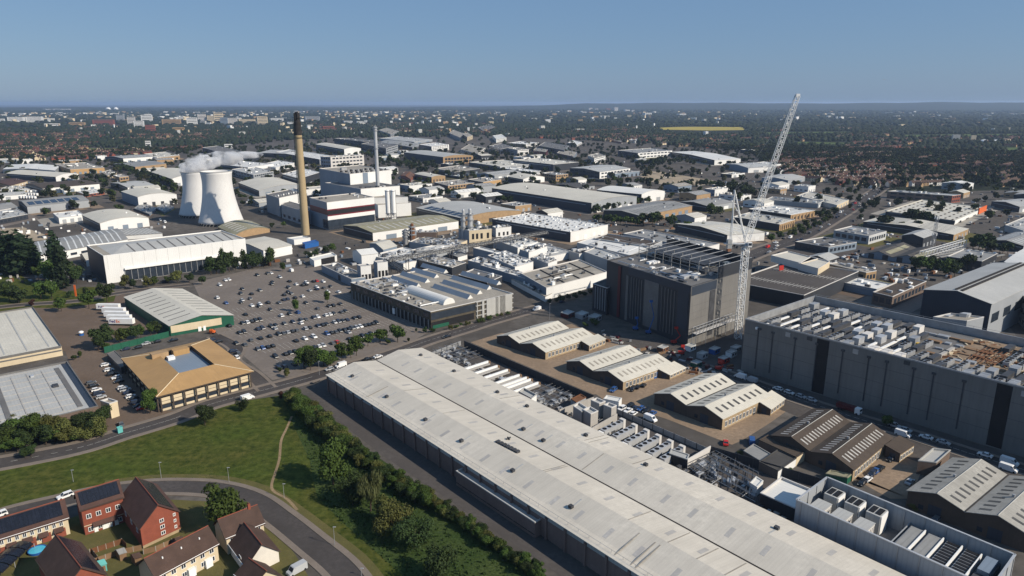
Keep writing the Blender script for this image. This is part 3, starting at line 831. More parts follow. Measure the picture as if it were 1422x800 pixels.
# rear storey with steel frame screens
h2 = h + 6.2
q0 = s.p(0, lb * .42, 0); q1 = s.p(la, lb * .42, 0); q2 = s.p(0, lb, 0)
m = MB()
c = s.p(0, lb * .71, 0); m.box(c + s.a * .15, s.a * .15, s.b * lb * .29, h, h2); s.part(m, 'screen_wall', 'dark_clad')
m = MB(); c = s.p(la / 2, lb - .15, 0); m.box(c, s.a * la * .5, s.b * .15, h, h2); s.part(m, 'screen_wall', 'dark_clad')
for row_ in (lb * .42, lb * .6):
    m = MB(); nb = 9
    for k in range(nb + 1):
        u = la * k / nb * .92
        m.bar(s.p(u + .4, row_, h - .6), s.p(u + .4, row_, h2), .22)
    for zz in (h + 1.9, h + 4, h2 - .2): m.bar(s.p(.4, row_, zz), s.p(la * .92, row_, zz), .18)
    s.part(m, 'steel_frame', 'grey_roof')
m = MB()
for k in range(10):
    u = la * k / 9 * .92 + .4
    m.bar(s.p(u, lb * .42, h2), s.p(u, lb - .4, h2), .2)
s.part(m, 'steel_frame', 'galv')
s.clutter(24, ('galv', 'steel', 'dark_steel', 'blue_grey_clad'), 1.5, 5, 3.2, v0=.48, v1=.94)
m = MB(); m.poly([s.p(la * .2, lb * .5, h + 3.6), s.p(la * .9, lb * .5, h + 3.6), s.p(la * .9, lb * .93, h + 3.6), s.p(la * .2, lb * .93, h + 3.6)]); s.part(m, 'plant_deck', 'dark_steel')
b_ = B('G', (566, 395), (487, 370), (690, 345), ('b', 545), 'tower_annex', 'annex', 'lower dark clad annex at the left foot of the tower block', 'flat', 'dark_roof', 'dark_clad')
for k in range(5): b_.strip('L', b_.la * (.1 + k * .17), b_.la * (.13 + k * .17), 2, b_.h - 1, 'fin', 'grey_clad', .3)
# scaffold bridge at the lit wall of the tower
t_ = thing('scaffold_gantry', s.p(-4, lb * .25, 0), 'steel scaffold gantry along the foot of the lit tower wall', 'scaffold')
m = MB()
for zz in (7.5, 10.5):
    for d in (-2, -4.5): m.bar(s.p(d, lb * .02, zz), s.p(d, lb * .66, zz), .16)
for k in range(13):
    v = lb * (.02 + .64 * k / 12)
    for d in (-2, -4.5): m.bar(s.p(d, v, 0 if k % 3 == 0 else 7.5), s.p(d, v, 10.5), .13)
    m.bar(s.p(-2, v, 10.5), s.p(-4.5, v, 10.5), .12)
    if k: m.bar(s.p(-4.5, v - lb * .64 / 12, 7.5), s.p(-4.5, v, 10.5), .1)
m.build('frame', 'galv', t_, t_.location)
m = MB(); m.box(s.p(-3.25, lb * .34, 0), s.a * 1.2, s.b * lb * .32, 7.5, 7.7); m.build('walkway', 'pale_concrete', t_, t_.location)

# ------------------------------------------------------------------ luffing tower crane
cb = G(1024.5, 470); hm = hgt(1024.5, 470, 343)
def atdepth(px, py, y):
    """point on the vertical plane of constant y through the crane"""
    d = Vector(((px - 711) / F, CT + (400 - py) / F * ST, -ST + (400 - py) / F * CT))
    k = y / d.y
    return Vector((d.x * k, y, H + d.z * k))
cr = thing('tower_crane', cb, 'tall white luffing tower crane with raised lattice jib', 'crane')
def lattice(name, p, q, w0, w1, n, r, m_='white_paint', up=Vector((0, 1, 0)), tri=False):
    p, q = Vector(p), Vector(q); d = (q - p).normalized()
    x = d.cross(up).normalized(); y = d.cross(x)
    m = MB(); prev = None
    cs = [(-1, -1), (1, -1), (1, 1), (-1, 1)]
    for i in range(n + 1):
        t = i / n; c = p.lerp(q, t); w_ = w0 + (w1 - w0) * t
        pts = [c + x * a * w_ / 2 + y * b * w_ / 2 for a, b in cs]
        if prev:
            for k in range(4):
                m.bar(prev[k], pts[k], r)
                a, b = (prev[k], pts[(k + 1) % 4]) if i % 2 else (prev[(k + 1) % 4], pts[k])
                m.bar(a, b, r * .6)
        for k in range(4): m.bar(pts[k], pts[(k + 1) % 4], r * .55)
        prev = pts
    return m.build(name, m_, cr, cb)
top = Vector((cb.x + 3.2, cb.y, hm)); 
top = Vector((cb.x, cb.y, hm))
lattice('mast', cb, top, 2.9, 2.9, 17, .21)
m = MB(); m.lathe(top, [(1.8, 0), (2.7, .4), (2.7, .9), (1.9, 1.0), (1.7, 1.8)], 16); m.build('slewing_ring', 'galv', cr, cb)
jf = atdepth(1037, 332, cb.y); jt = atdepth(1107.5, 133, cb.y); af = atdepth(1020, 264, cb.y)
lattice('jib', jf, jt, 2.7, 1.9, 32, .15)
m = MB(); m.box((jt.x, jt.y), (.9, 0), (0, .9), jt.z - .6, jt.z + .9); m.build('jib_head', 'white_paint', cr, cb)
b0 = atdepth(1035, 345, cb.y); b1 = atdepth(1009, 343, cb.y); bz = hm + 1.8
m = MB()
for sg in (-1, 1):
    y = Vector((0, sg * 1.1, 0))
    m.bar(Vector((b1.x, cb.y, bz)) + y, Vector((b0.x + 2, cb.y, bz)) + y, .22)
    m.bar(Vector((b0.x, cb.y, bz)) + y, af + y * .4, .24); m.bar(Vector((b1.x + 2, cb.y, bz)) + y, af + y * .4, .2)
    for t in (.25, .5, .75):
        A = Vector((b0.x, cb.y, bz)).lerp(af, t); C = Vector((b1.x + 2, cb.y, bz)).lerp(af, t)
        m.bar(A + y * (1 - .6 * t), C + y * (1 - .6 * t), .09)
        D = Vector((b0.x, cb.y, bz)).lerp(af, t - .25); m.bar(D + y, C + y * (1 - .6 * t), .07)
m.build('a_frame', 'white_paint', cr, cb)
m = MB(); m.box(((b0.x + b1.x) / 2, cb.y), ((b0.x - b1.x) / 2 + 1.4, 0), (0, 1.5), bz - .25, bz + .1); m.build('counter_jib', 'galv', cr, cb)
m = MB(); m.box((b1.x + 1.2, cb.y), (1.1, 0), (0, 1.4), bz - 2.4, bz + 2); m.build('counterweight', 'light_grey_roof', cr, cb)
m = MB(); m.box((b0.x + 1.4, cb.y - 2), (1.0, 0), (0, .8), bz - 1.4, bz + 1.0); o = m.build('cab', 'white_paint', cr, cb)
m = MB(); m.box((b0.x + 2.45, cb.y - 2), (.06, 0), (0, .7), bz - .7, bz + .7); m.box((b0.x + 1.4, cb.y - 2.82), (.8, 0), (0, .04), bz - .6, bz + .7); m.build('window', 'glass', cr, cb)
m = MB()
for t in (.55, .98): m.bar(af, jf.lerp(jt, t), .05)
m.bar(af, Vector((b1.x + 1, cb.y, bz + 1)), .06); m.bar(jt, jt + Vector((0, 0, -14)), .04)
m.build('stay_rope', 'galv', cr, cb)
p_ = jf.lerp(jt, .33)
m = MB(); m.box((p_.x + .4, p_.y - 1.1), (1.3, 0), (0, .1), p_.z - .2, p_.z + .4); m.build('walkway', 'galv', cr, cb)

# ------------------------------------------------------------------ power station
gc = G(306, 316)
def ctower(px, py, pxl, pxr, pyt, label, name='cooling_tower'):
    g = G(px, py); hh = hgt(px, py, pyt); rb = abs(G(pxr, py).x - G(pxl, py).x) / 2
    c = g * (1 + rb / g.length)
    hh = hgt(px, py - 3, pyt)
    t_ = thing(name, c, label, 'cooling tower')
    prof = []
    for i in range(25):
        t = i / 24; z = 2.4 + (hh - 2.4) * t
        u = (t - .80) / .80
        r = rb * (.655 + .345 * (abs(u) ** 1.75) if u < 0 else .655 + .045 * (u / .25) ** 2)
        prof.append((r, z))
    m = MB(); m.lathe(c, prof, 72, cap=False)
    o = m.build('shell', 'tower_concrete', t_, c, True)
    md = o.modifiers.new('thickness', 'SOLIDIFY'); md.thickness = .6; md.offset = -1
    m = MB(); rt = prof[-1][0]
    m.lathe(c, [(rt + .25, hh - .1), (rt + .25, hh + .5), (rt - .6, hh + .5), (rt - .6, hh - .1)], 72, cap=False); m.build('rim', 'light_grey_roof', t_, c)
    m = MB()
    for k in range(36):
        a = 2 * math.pi * k / 36; a2 = a + math.pi / 36
        m.bar(c + Vector((math.cos(a) * rb * 1.01, math.sin(a) * rb * 1.01, 0)), c + Vector((math.cos(a2) * rb, math.sin(a2) * rb, 2.6)), .25)
    m.build('column_ring', 'concrete', t_, c)
    m = MB(); m.lathe(c, [(rb * .9, 0), (rb * .9, 2.3)], 40); m.build('basin', 'dark_roof', t_, c)
    return c, hh, rt
TC1 = ctower(308, 315, 278, 338.5, 239, 'white concrete cooling tower in front, standing clear without steam at its rim')
TC2 = ctower(278, 303, 251, 305, 239, 'shaded cooling tower behind, with steam drifting off its rim')
# steam
def steam(name, c, parts, dens, label):
    t_ = MB()
    me = bpy.data.meshes.new(name)
    import bmesh
    bm = bmesh.new()
    for (dx, dy, dz, rx, ry, rz_) in parts:
        r = bmesh.ops.create_icosphere(bm, subdivisions=3, radius=1)
        for v in r['verts']:
            n_ = 1 + .12 * math.sin(v.co.x * 7 + dx) * math.cos(v.co.y * 6 + v.co.z * 5)
            v.co = Vector((v.co.x * rx * n_ + dx, v.co.y * ry * n_ + dy, v.co.z * rz_ * n_ + dz))
    bm.to_mesh(me); bm.free()
    o = bpy.data.objects.new(name, me); COL.objects.link(o); o.location = c
    mm = bpy.data.materials.new('steam'); mm.use_nodes = True
    n, l = mm.node_tree.nodes, mm.node_tree.links
    n.remove(n['Principled BSDF'])
    pv = n.new('ShaderNodeVolumePrincipled'); pv.inputs['Color'].default_value = (.97, .97, .97, 1)
    pv.inputs['Anisotropy'].default_value = .1
    tc = n.new('ShaderNodeTexCoord'); no = n.new('ShaderNodeTexNoise'); no.inputs['Scale'].default_value = .085; no.inputs['Detail'].default_value = 5; no.inputs['Roughness'].default_value = .62
    l.new(tc.outputs['Object'], no.inputs['Vector'])
    mr = n.new('ShaderNodeMapRange'); mr.inputs[1].default_value = .41; mr.inputs[2].default_value = .64; mr.inputs[3].default_value = 0; mr.inputs[4].default_value = dens
    l.new(no.outputs['Fac'], mr.inputs[0]); l.new(mr.outputs[0], pv.inputs['Density'])
    l.new(pv.outputs[0], n['Material Output'].inputs['Volume'])
    me.materials.append(mm)
    tag(o, label, 'steam', None, 'stuff')
    return o
cc, hh2, rt2 = TC2
steam('steam', cc + Vector((0, 0, hh2)), [(-1, 0, 4, 17, 15, 8), (9, 3, 10, 19, 13, 9), (30, 8, 14, 22, 11, 8), (54, 12, 17, 18, 8, 4)], .38, 'white steam drifting right from the rear cooling tower')

def chimney(px, py, pyt, r0, r1, label, mats_, z0=0.0, split=.82):
    g = G(px, py); hh = hgt(px, py, pyt)
    t_ = thing('chimney', g, label, 'chimney')
    rr = lambda t: r0 + (r1 - r0) * t
    m = MB(); m.lathe(g, [(rr(0), 0), (rr(split), hh * split)], 32, cap=False); m.build('shaft', mats_[0], t_, g, True)
    m = MB(); m.lathe(g, [(rr(split), hh * split), (rr(split) * 1.03, hh * split + .3), (rr(1) * .96, hh * .93), (rr(1) * .9, hh * .935)], 32); m.build('crown', mats_[1], t_, g)
    return t_, g, hh, rr
t_, g, hh, rr = chimney(424.5, 326, 156, 3.75, 3.15, 'tall tan power station chimney with blackened flue tops', ('chimney_brick', 'soot'))
for k in range(4):
    a = k * math.pi / 2 + .6
    m = MB(); c = g + Vector((math.cos(a) * 1.75, math.sin(a) * 1.75, 0))
    m.lathe(c, [(1.05, hh * .92), (1.05, hh * .995 + (k % 2) * .9), (.8, hh * .995 + (k % 2) * .9)], 14); m.build('flue', 'soot', t_, g)
m = MB()
for k in range(24):
    z = hh * .2 + k * hh * .026
for z in (hh * .80, hh * .957):
    m.lathe(g, [(rr(z / hh) + .1, z), (rr(z / hh) + 1.0, z), (rr(z / hh) + 1.0, z + .2), (rr(z / hh) + .1, z + .2)], 28, cap=False)
m.build('gallery', 'soot', t_, g)
m = MB(); m.bar(g + Vector((-rr(0) - .3, -1.2, 30)), g + Vector((-rr(1) - .3, -1.2, hh * .95)), .3); m.build('ladder', 'dark_steel', t_, g)

# front block with red and black bands
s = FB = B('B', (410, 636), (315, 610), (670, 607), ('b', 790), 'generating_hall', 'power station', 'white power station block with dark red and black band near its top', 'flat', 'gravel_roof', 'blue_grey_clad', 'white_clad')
hh = s.h
s.strip('R', .02, s.lb - .02, hh * .50, hh * .54, 'band', 'dark_red', .16)
s.strip('R', .02, s.lb - .02, hh * .54, hh * .70, 'band', 'black', .14); s.strip('R', .02, s.lb - .02, hh * .70, hh * .74, 'band', 'dark_red', .16)
s.strip('L', .02, s.la - .02, hh * .54, hh * .70, 'band', 'maroon', .14); s.strip('L', .02, s.la - .02, hh * .70, hh * .74, 'band', 'dark_red', .16)
s.strip('R', .02, s.lb - .5, .2, hh * .36, 'glazing', 'glass', .3)
s.strip('L', .02, s.la * .28, hh * .05, hh * .36, 'glazing', 'glass', .3)
s.clutter(8)
b_ = B('B', (300, 690), (160, 648), (330, 665), ('b', 770), 'turbine_annex', 'power station', 'low grey annex at the foot of the tall tan chimney', 'flat', 'bitumen_roof', 'blue_grey_clad')
b_.row('L', 5, 2, 5, .5)
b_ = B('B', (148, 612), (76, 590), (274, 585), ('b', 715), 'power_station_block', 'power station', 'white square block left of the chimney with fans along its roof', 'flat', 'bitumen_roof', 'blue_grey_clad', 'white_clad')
for k in range(9): b_.rbox(b_.la * .35, b_.lb * (k + .5) / 9, 2, 2.2, 1.6, 'roof_unit', 'white_paint' if k % 2 else 'galv')
# boiler house, stacked volumes
def stack_block(t, N, L, Rt, h, z0, name, label, wl, wr, rm='bitumen_roof'):
    s = Bld(name, label, 'power station', G(*tp(t, N), h), G(*tp(t, L), h), G(*tp(t, Rt), h), h, 0)
    s.roof('flat', rm, edge='pale_concrete'); s.walls(wl, wr); return s
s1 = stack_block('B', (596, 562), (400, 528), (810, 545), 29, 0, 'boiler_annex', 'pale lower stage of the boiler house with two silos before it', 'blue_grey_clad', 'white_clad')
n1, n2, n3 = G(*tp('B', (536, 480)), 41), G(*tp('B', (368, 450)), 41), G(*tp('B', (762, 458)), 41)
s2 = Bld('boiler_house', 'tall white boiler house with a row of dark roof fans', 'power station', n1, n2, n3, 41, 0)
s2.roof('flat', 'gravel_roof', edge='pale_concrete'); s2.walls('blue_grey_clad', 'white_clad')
s2.strip('R', s2.lb * .30, s2.lb * .42, 8, 40.6, 'recess', 'blue_grey_clad', .3); s2.strip('R', s2.lb * .62, s2.lb * .66, 8, 40.6, 'recess', 'blue_grey_clad', .3)
for k in range(16):
    for j in range(2): s2.rbox(s2.la * (.06 + .25 * j), s2.lb * (k + .5) / 17, 2.2, 2.0, rng.uniform(1.5, 2.8), 'roof_fan', 'black' if (k + j) % 2 else 'galv')
s2.rbox(s2.la * .6, s2.lb * .3, 5, 8, 3, 'roof_unit', 'galv')
s1.clutter(6, u1=.2)
b_ = B('B', (690, 650), (672, 640), (872, 638), ('b', 722), 'ash_house', 'power station', 'low white block right of the two silos', 'flat', 'gravel_roof', 'white_clad')
b_ = B('B', (660, 612), (600, 600), (855, 606), 20, 'power_station_stage', 'power station', 'white middle stage between the boiler house and banded front block', 'flat', 'gravel_roof', 'white_clad')
sl = []
for k, px in enumerate((749.5, 779)):
    x_, y_ = tp('B', (px, 735)); g = G(x_, y_); hh = hgt(x_, y_, tp('B', (px, 568))[1])
    t_ = thing('silo', g, ('left' if k == 0 else 'right') + ' one of two slim white silos before the boiler house', 'silo', 'slim silos of the power station')
    m = MB(); m.lathe(g, [(1.2, 5), (2.6, 8), (2.6, hh - 1), (1.6, hh), (.3, hh + .3)], 24); m.build('tank', 'white_paint', t_, g, False)
    m = MB()
    for a in range(4): m.bar(g + Vector((2.4 * math.cos(a * 1.571), 2.4 * math.sin(a * 1.571), 0)), g + Vector((2.4 * math.cos(a * 1.571), 2.4 * math.sin(a * 1.571), 8.2)), .22)
    m.bar(g + Vector((-3, -2.6, 8)), g + Vector((3, -2.6, 8)), .2); m.build('leg_frame', 'galv', t_, g)
    m = MB(); m.lathe(g, [(2.9, hh - 1.2), (2.9, hh - .6)], 20, cap=False); m.bar(g + Vector((2.8, -.5, 3)), g + Vector((2.8, -.5, hh)), .2); m.build('gallery', 'galv', t_, g)
# slim flue stack: standing in front of the upper stage on the lower one
gx = G(*tp('B', (690, 546)), 29.2); d = Vector((gx.x, gx.y, 0))
lo_, hi_ = 29, 140
for _ in range(40):
    mid = (lo_ + hi_) / 2
    if PR((gx.x, gx.y, mid))[1] > tp('B', (0, 224))[1]: lo_ = mid
    else: hi_ = mid
t_ = thing('flue_stack', Vector((gx.x, gx.y, 28.25)), 'slim pale grey steel flue stack rising from the boiler house', 'chimney')
m = MB(); m.lathe(d, [(2.15, 28.25), (1.85, lo_ - 2), (1.85, lo_)], 24); m.build('shaft', 'steel', t_, t_.location, True)
m = MB()
for zz in (lo_ - 1.2, lo_ - 4, lo_ * .75): m.lathe(d, [(2.0, zz), (2.7, zz), (2.7, zz + .9), (2.0, zz + .9)], 24, cap=False)
m.build('gallery', 'galv', t_, t_.location)
for k in range(2):
    m = MB(); m.lathe(d + Vector((-.8 + 1.6 * k, 0, 0)), [(.6, lo_ - .1), (.6, lo_ + 1.6)], 12); m.build('flue', 'galv', t_, t_.location)

# ------------------------------------------------------------------ factory with the columned front
s = FA = B('F', (980, 525), (540, 364), (1432, 424), ('b', 625), 'factory', 'factory', 'flat roofed factory with dark overhanging front on columns facing the car park', 'flat', 'gravel_roof', 'stained_front', 'stained_front', edge='pale_concrete')
hh = s.h
for k in range(22):
    u = s.la * (k + .5) / 22
    s.strip('L', u - .3, u + .3, .1, hh * .52, 'column', 'grey_roof', .5)
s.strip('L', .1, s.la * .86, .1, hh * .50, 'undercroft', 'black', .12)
for k in range(9): s.strip('L', s.la * (k + .2) / 9.5, s.la * (k + .75) / 9.5, hh * .64, hh * .86, 'window', 'glass', .1)
s.strip('R', .2, s.lb * .52, hh * .52, hh * .9, 'window', 'glass', .1)
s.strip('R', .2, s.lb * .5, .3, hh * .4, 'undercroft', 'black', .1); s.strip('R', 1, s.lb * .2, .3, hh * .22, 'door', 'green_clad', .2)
for zz in (.18, .45, .75, .97): s.strip('R', s.lb * .52, s.lb - .2, hh * zz - .25, hh * zz + .25, 'floor_band', 'light_grey_roof', .5)
for k in range(6): s.strip('R', s.lb * (.53 + k * .09), s.lb * (.53 + k * .056) + .5, .1, hh, 'column', 'light_grey_roof', .6)
x_, y_ = tp('F', (810, 545)); s.strip('L', s.la * .41, s.la * .435, hh * .1, hh * .42, 'sign', 'white_paint', .7)
def onb(s, t, x, y, z):
    g = gt(t, x, y, z) - s.N
    det = s.a.x * s.b.y - s.a.y * s.b.x
    return (g.x * s.b.y - g.y * s.b.x) / det, (s.a.x * g.y - s.a.y * g.x) / det
def sawtooth(s, t, p, q, wid, hh_, label=None):
    u0, v0 = onb(s, t, *p, s.hd); u1, v1 = onb(s, t, *q, s.hd)
    vm = (v0 + v1) / 2
    m = MB(); z = s.hd - .03
    A, Bq = [s.p(u0, vm, z), s.p(u0, vm + wid, z)], [s.p(u1, vm, z), s.p(u1, vm + wid, z)]
    T0, T1 = s.p(u0, vm + wid * .55, z + hh_), s.p(u1, vm + wid * .55, z + hh_)
    m.poly([A[0], Bq[0], T1, T0], 0); m.poly([A[1], Bq[1], T1, T0], 1); m.poly([A[0], A[1], T0], 1); m.poly([Bq[0], Bq[1], T1], 1)
    return s.part(m, 'north_light', ['blue_grey_clad', 'white_roof'])
for k in range(4):
    sawtooth(s, 'F', (890 + k * 55, 395 - k * 27), (760 + k * 52, 345 - k * 22), 4.2, 2.4)
for k in range(4):
    sawtooth(s, 'F', (1160 + k * 53, 462 - k * 26), (1005 + k * 52, 390 - k * 24), 4.2, 2.4)
# barrel vault on the roof
u0, v0 = onb(s, 'F', 1050, 490, s.hd); u1, v1 = onb(s, 'F', 890, 408, s.hd)
m = MB(); wv = 8.0; prev = None
for k in range(13):
    a = math.pi * k / 12; q = [s.p(u_, v0 + wv / 2 - math.cos(a) * wv / 2, s.hd + math.sin(a) * 3.6) for u_ in (u0, u1)]
    if prev: m.poly([prev[0], prev[1], q[1], q[0]])
    prev = q
for u_ in (u0, u1): m.poly([s.p(u_, v0 + wv / 2 - math.cos(math.pi * k / 12) * wv / 2, s.hd + math.sin(math.pi * k / 12) * 3.6) for k in range(13)])
s.part(m, 'barrel_vault', 'white_roof')
s.clutter(46, smin=.8, smax=2.6, hmax=1.8, u0=.45, u1=.98, v0=.02, v1=.45, pipes=8)
s.clutter(14, smin=.5, smax=1.5, hmax=1.2, u0=.02, u1=.5, v0=.02, v1=.3, pipes=3)

def yardbox(*a, **k): return B(*a, **k)
b_ = B('F', (545, 345), (380, 268), (640, 330), ('b', 388), 'side_block', 'factory', 'blue grey clad block at the far corner of the car park', 'flat', 'bitumen_roof', 'blue_grey_clad'); b_.clutter(14, pipes=4)
b_.strip('L', b_.la * .35, b_.la * .43, .1, 4, 'door', 'dark_clad')
for k, (x, y) in enumerate(((620, 268), (712, 248))):
    b_ = B('F', (x - 25, y + 8), (x - 45, y - 2), (x + 32, y + 2), 13, 'cooling_unit', 'cooling unit', ('left' if k == 0 else 'right') + ' white louvred cooling unit behind the factory roof', 'flat', 'galv', 'blue_grey_clad', 'white_clad')
    b_.row('R', 3, 2, 7, .7, 'louvre', 'black')
b_ = B('F', (720, 185), (645, 150), (795, 165), ('b', 225), 'gabled_block', 'factory', 'blue grey gabled block with cream roof between the pipe bridge and the sheds', 'gable', 'cream_roof', 'blue_grey_clad')
b_ = B('F', (600, 215), (550, 190), (690, 205), 8, 'gabled_block', 'factory', 'small white gabled block beside the blue grey gabled block', 'gable', 'white_roof', 'white_clad')
b_ = B('F', (340, 245), (315, 228), (465, 215), ('b', 280), 'canopy_block', 'factory', 'white arched loading block at the back corner of the car park', 'flat', 'white_roof', 'white_clad'); b_.strip('R', b_.lb * .3, b_.lb * .9, .1, 5, 'opening', 'black')
b_ = B('F', (290, 155), (275, 145), (365, 140), ('b', 180), 'trailer', 'container', 'blue container near the hedge behind the white hall', 'flat', 'blue_paint', 'blue_paint')
b_ = B('F', (230, 130), (190, 120), (320, 118), ('b', 160), 'site_cabin', 'cabin', 'small white cabin behind the white hall', 'flat', 'white_roof', 'white_clad')

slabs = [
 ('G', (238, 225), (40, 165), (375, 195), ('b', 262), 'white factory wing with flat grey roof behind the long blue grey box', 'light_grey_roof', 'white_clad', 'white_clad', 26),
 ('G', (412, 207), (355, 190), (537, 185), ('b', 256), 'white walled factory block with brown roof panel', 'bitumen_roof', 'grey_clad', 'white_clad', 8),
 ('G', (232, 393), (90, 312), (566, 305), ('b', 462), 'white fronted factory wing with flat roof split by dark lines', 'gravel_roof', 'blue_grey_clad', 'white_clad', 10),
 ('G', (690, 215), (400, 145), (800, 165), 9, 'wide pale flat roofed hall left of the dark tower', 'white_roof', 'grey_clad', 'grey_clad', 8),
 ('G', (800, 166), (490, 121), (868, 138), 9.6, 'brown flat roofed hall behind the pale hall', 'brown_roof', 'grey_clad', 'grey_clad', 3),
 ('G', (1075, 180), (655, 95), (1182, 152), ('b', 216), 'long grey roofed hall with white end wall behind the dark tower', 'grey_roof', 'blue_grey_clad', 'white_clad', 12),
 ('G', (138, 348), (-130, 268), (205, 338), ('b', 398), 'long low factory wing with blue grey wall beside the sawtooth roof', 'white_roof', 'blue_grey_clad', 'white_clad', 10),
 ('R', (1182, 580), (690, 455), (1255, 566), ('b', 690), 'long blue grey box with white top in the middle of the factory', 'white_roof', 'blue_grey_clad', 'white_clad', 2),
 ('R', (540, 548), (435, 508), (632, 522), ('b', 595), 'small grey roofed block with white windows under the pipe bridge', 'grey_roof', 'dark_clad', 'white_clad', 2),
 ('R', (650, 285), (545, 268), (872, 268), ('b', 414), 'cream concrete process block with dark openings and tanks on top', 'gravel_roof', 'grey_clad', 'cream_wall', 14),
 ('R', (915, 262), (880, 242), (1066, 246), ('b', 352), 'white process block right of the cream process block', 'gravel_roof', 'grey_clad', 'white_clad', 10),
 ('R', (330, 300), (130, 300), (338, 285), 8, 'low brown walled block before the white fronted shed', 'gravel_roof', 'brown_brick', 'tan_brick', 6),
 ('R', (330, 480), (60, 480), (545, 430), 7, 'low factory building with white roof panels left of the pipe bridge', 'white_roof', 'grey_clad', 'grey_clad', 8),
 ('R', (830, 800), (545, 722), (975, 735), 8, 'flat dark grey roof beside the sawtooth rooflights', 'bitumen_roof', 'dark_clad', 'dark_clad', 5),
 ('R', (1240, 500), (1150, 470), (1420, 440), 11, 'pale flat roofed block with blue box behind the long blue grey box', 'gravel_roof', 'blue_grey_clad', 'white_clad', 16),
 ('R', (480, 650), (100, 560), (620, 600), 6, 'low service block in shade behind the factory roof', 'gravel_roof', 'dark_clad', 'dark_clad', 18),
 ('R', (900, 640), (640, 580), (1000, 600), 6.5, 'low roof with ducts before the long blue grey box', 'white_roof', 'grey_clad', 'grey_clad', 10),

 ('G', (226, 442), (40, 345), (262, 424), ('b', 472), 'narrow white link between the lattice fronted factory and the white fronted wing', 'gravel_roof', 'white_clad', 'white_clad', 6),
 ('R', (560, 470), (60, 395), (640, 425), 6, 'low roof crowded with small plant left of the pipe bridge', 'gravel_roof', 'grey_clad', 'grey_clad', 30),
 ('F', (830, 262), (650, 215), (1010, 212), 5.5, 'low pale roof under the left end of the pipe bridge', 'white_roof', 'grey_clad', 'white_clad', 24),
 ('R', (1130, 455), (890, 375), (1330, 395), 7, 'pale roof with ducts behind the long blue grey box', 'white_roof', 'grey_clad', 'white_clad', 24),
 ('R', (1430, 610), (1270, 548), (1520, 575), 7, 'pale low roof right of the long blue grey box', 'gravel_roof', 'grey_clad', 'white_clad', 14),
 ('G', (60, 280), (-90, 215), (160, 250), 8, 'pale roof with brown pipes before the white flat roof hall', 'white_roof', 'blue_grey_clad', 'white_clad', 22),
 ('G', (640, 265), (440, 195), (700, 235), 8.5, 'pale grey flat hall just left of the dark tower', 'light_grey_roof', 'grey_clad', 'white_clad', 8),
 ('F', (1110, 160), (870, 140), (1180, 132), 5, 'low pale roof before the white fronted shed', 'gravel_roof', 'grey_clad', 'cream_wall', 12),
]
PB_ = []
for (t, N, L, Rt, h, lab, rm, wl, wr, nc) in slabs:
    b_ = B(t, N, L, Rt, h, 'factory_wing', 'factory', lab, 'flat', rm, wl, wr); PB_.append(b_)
    b_.clutter(int(nc * 1.5), smax=2.8, pipes=nc // 2)
b_ = PB_[9]
for x in (.12, .3, .5, .78): b_.strip('R', b_.lb * x, b_.lb * (x + .1), b_.h * .3, b_.h * .72, 'opening', 'black', .1)
for x in (.15, .45, .7): PB_[10].strip('R', PB_[10].lb * x, PB_[10].lb * (x + .12), PB_[10].h * .1, PB_[10].h * .5, 'opening', 'black', .1)
u_ = PB_[2]
for k in range(3):
    m = MB(); v = u_.lb * (.3 + .25 * k); m.box(u_.p(u_.la / 2, v, 0), u_.a * u_.la * .46, u_.b * .4, u_.hd, u_.hd + .5); u_.part(m, 'duct', 'soot')
m = MB(); m.box(u_.p(u_.la * .5, u_.lb / 2, 0), u_.a * .4, u_.b * u_.lb * .46, u_.hd, u_.hd + .52); u_.part(m, 'duct', 'soot')
def vessel(t, x, yb, yt, r, label, z0=0, m_='steel', name='process_tower'):
    px, py = tp(t, (x, yb)); g = G(px, py); hh = hgt(px, py, tp(t, (x, yt))[1])
    t_ = thing(name, g, label, 'process tower')
    m = MB(); m.lathe(g, [(r, 0), (r, hh * .8), (r * .6, hh * .86), (r * .6, hh * .97), (r * .3, hh)], 18); m.build('shell', m_, t_, g)
    m = MB()
    for zz in (.45, .65, .82): m.lathe(g, [(r, hh * zz), (r + .8, hh * zz), (r + .8, hh * zz + 1), (r, hh * zz + 1)], 14, cap=False)
    for a in range(4): m.bar(g + Vector((math.cos(a * 1.57) * (r + .7), math.sin(a * 1.57) * (r + .7), 0)), g + Vector((math.cos(a * 1.57) * (r + .7), math.sin(a * 1.57) * (r + .7), hh * .85)), .14)
    m.build('gallery', 'galv', t_, g)
vessel('R', 597, 400, 75, 2.0, 'grey process tower left of the pair above the cream block')
vessel('R', 662, 400, 68, 2.4, 'grey process tower right of the pair above the cream block')
vessel('R', 745, 390, 195, 2.6, 'stubby process tower with tank on the cream block', m_='white_paint')
vessel('R', 812, 385, 225, 1.6, 'slender pale process tower at the right of the cream block', m_='cream_wall')
vessel('R', 25, 420, 270, 2.2, 'stubby grey process tower left of the rusty one', m_='galv')
vessel('R', 92, 420, 215, 2.4, 'dark rusty process tower before the white fronted shed', m_='rust')
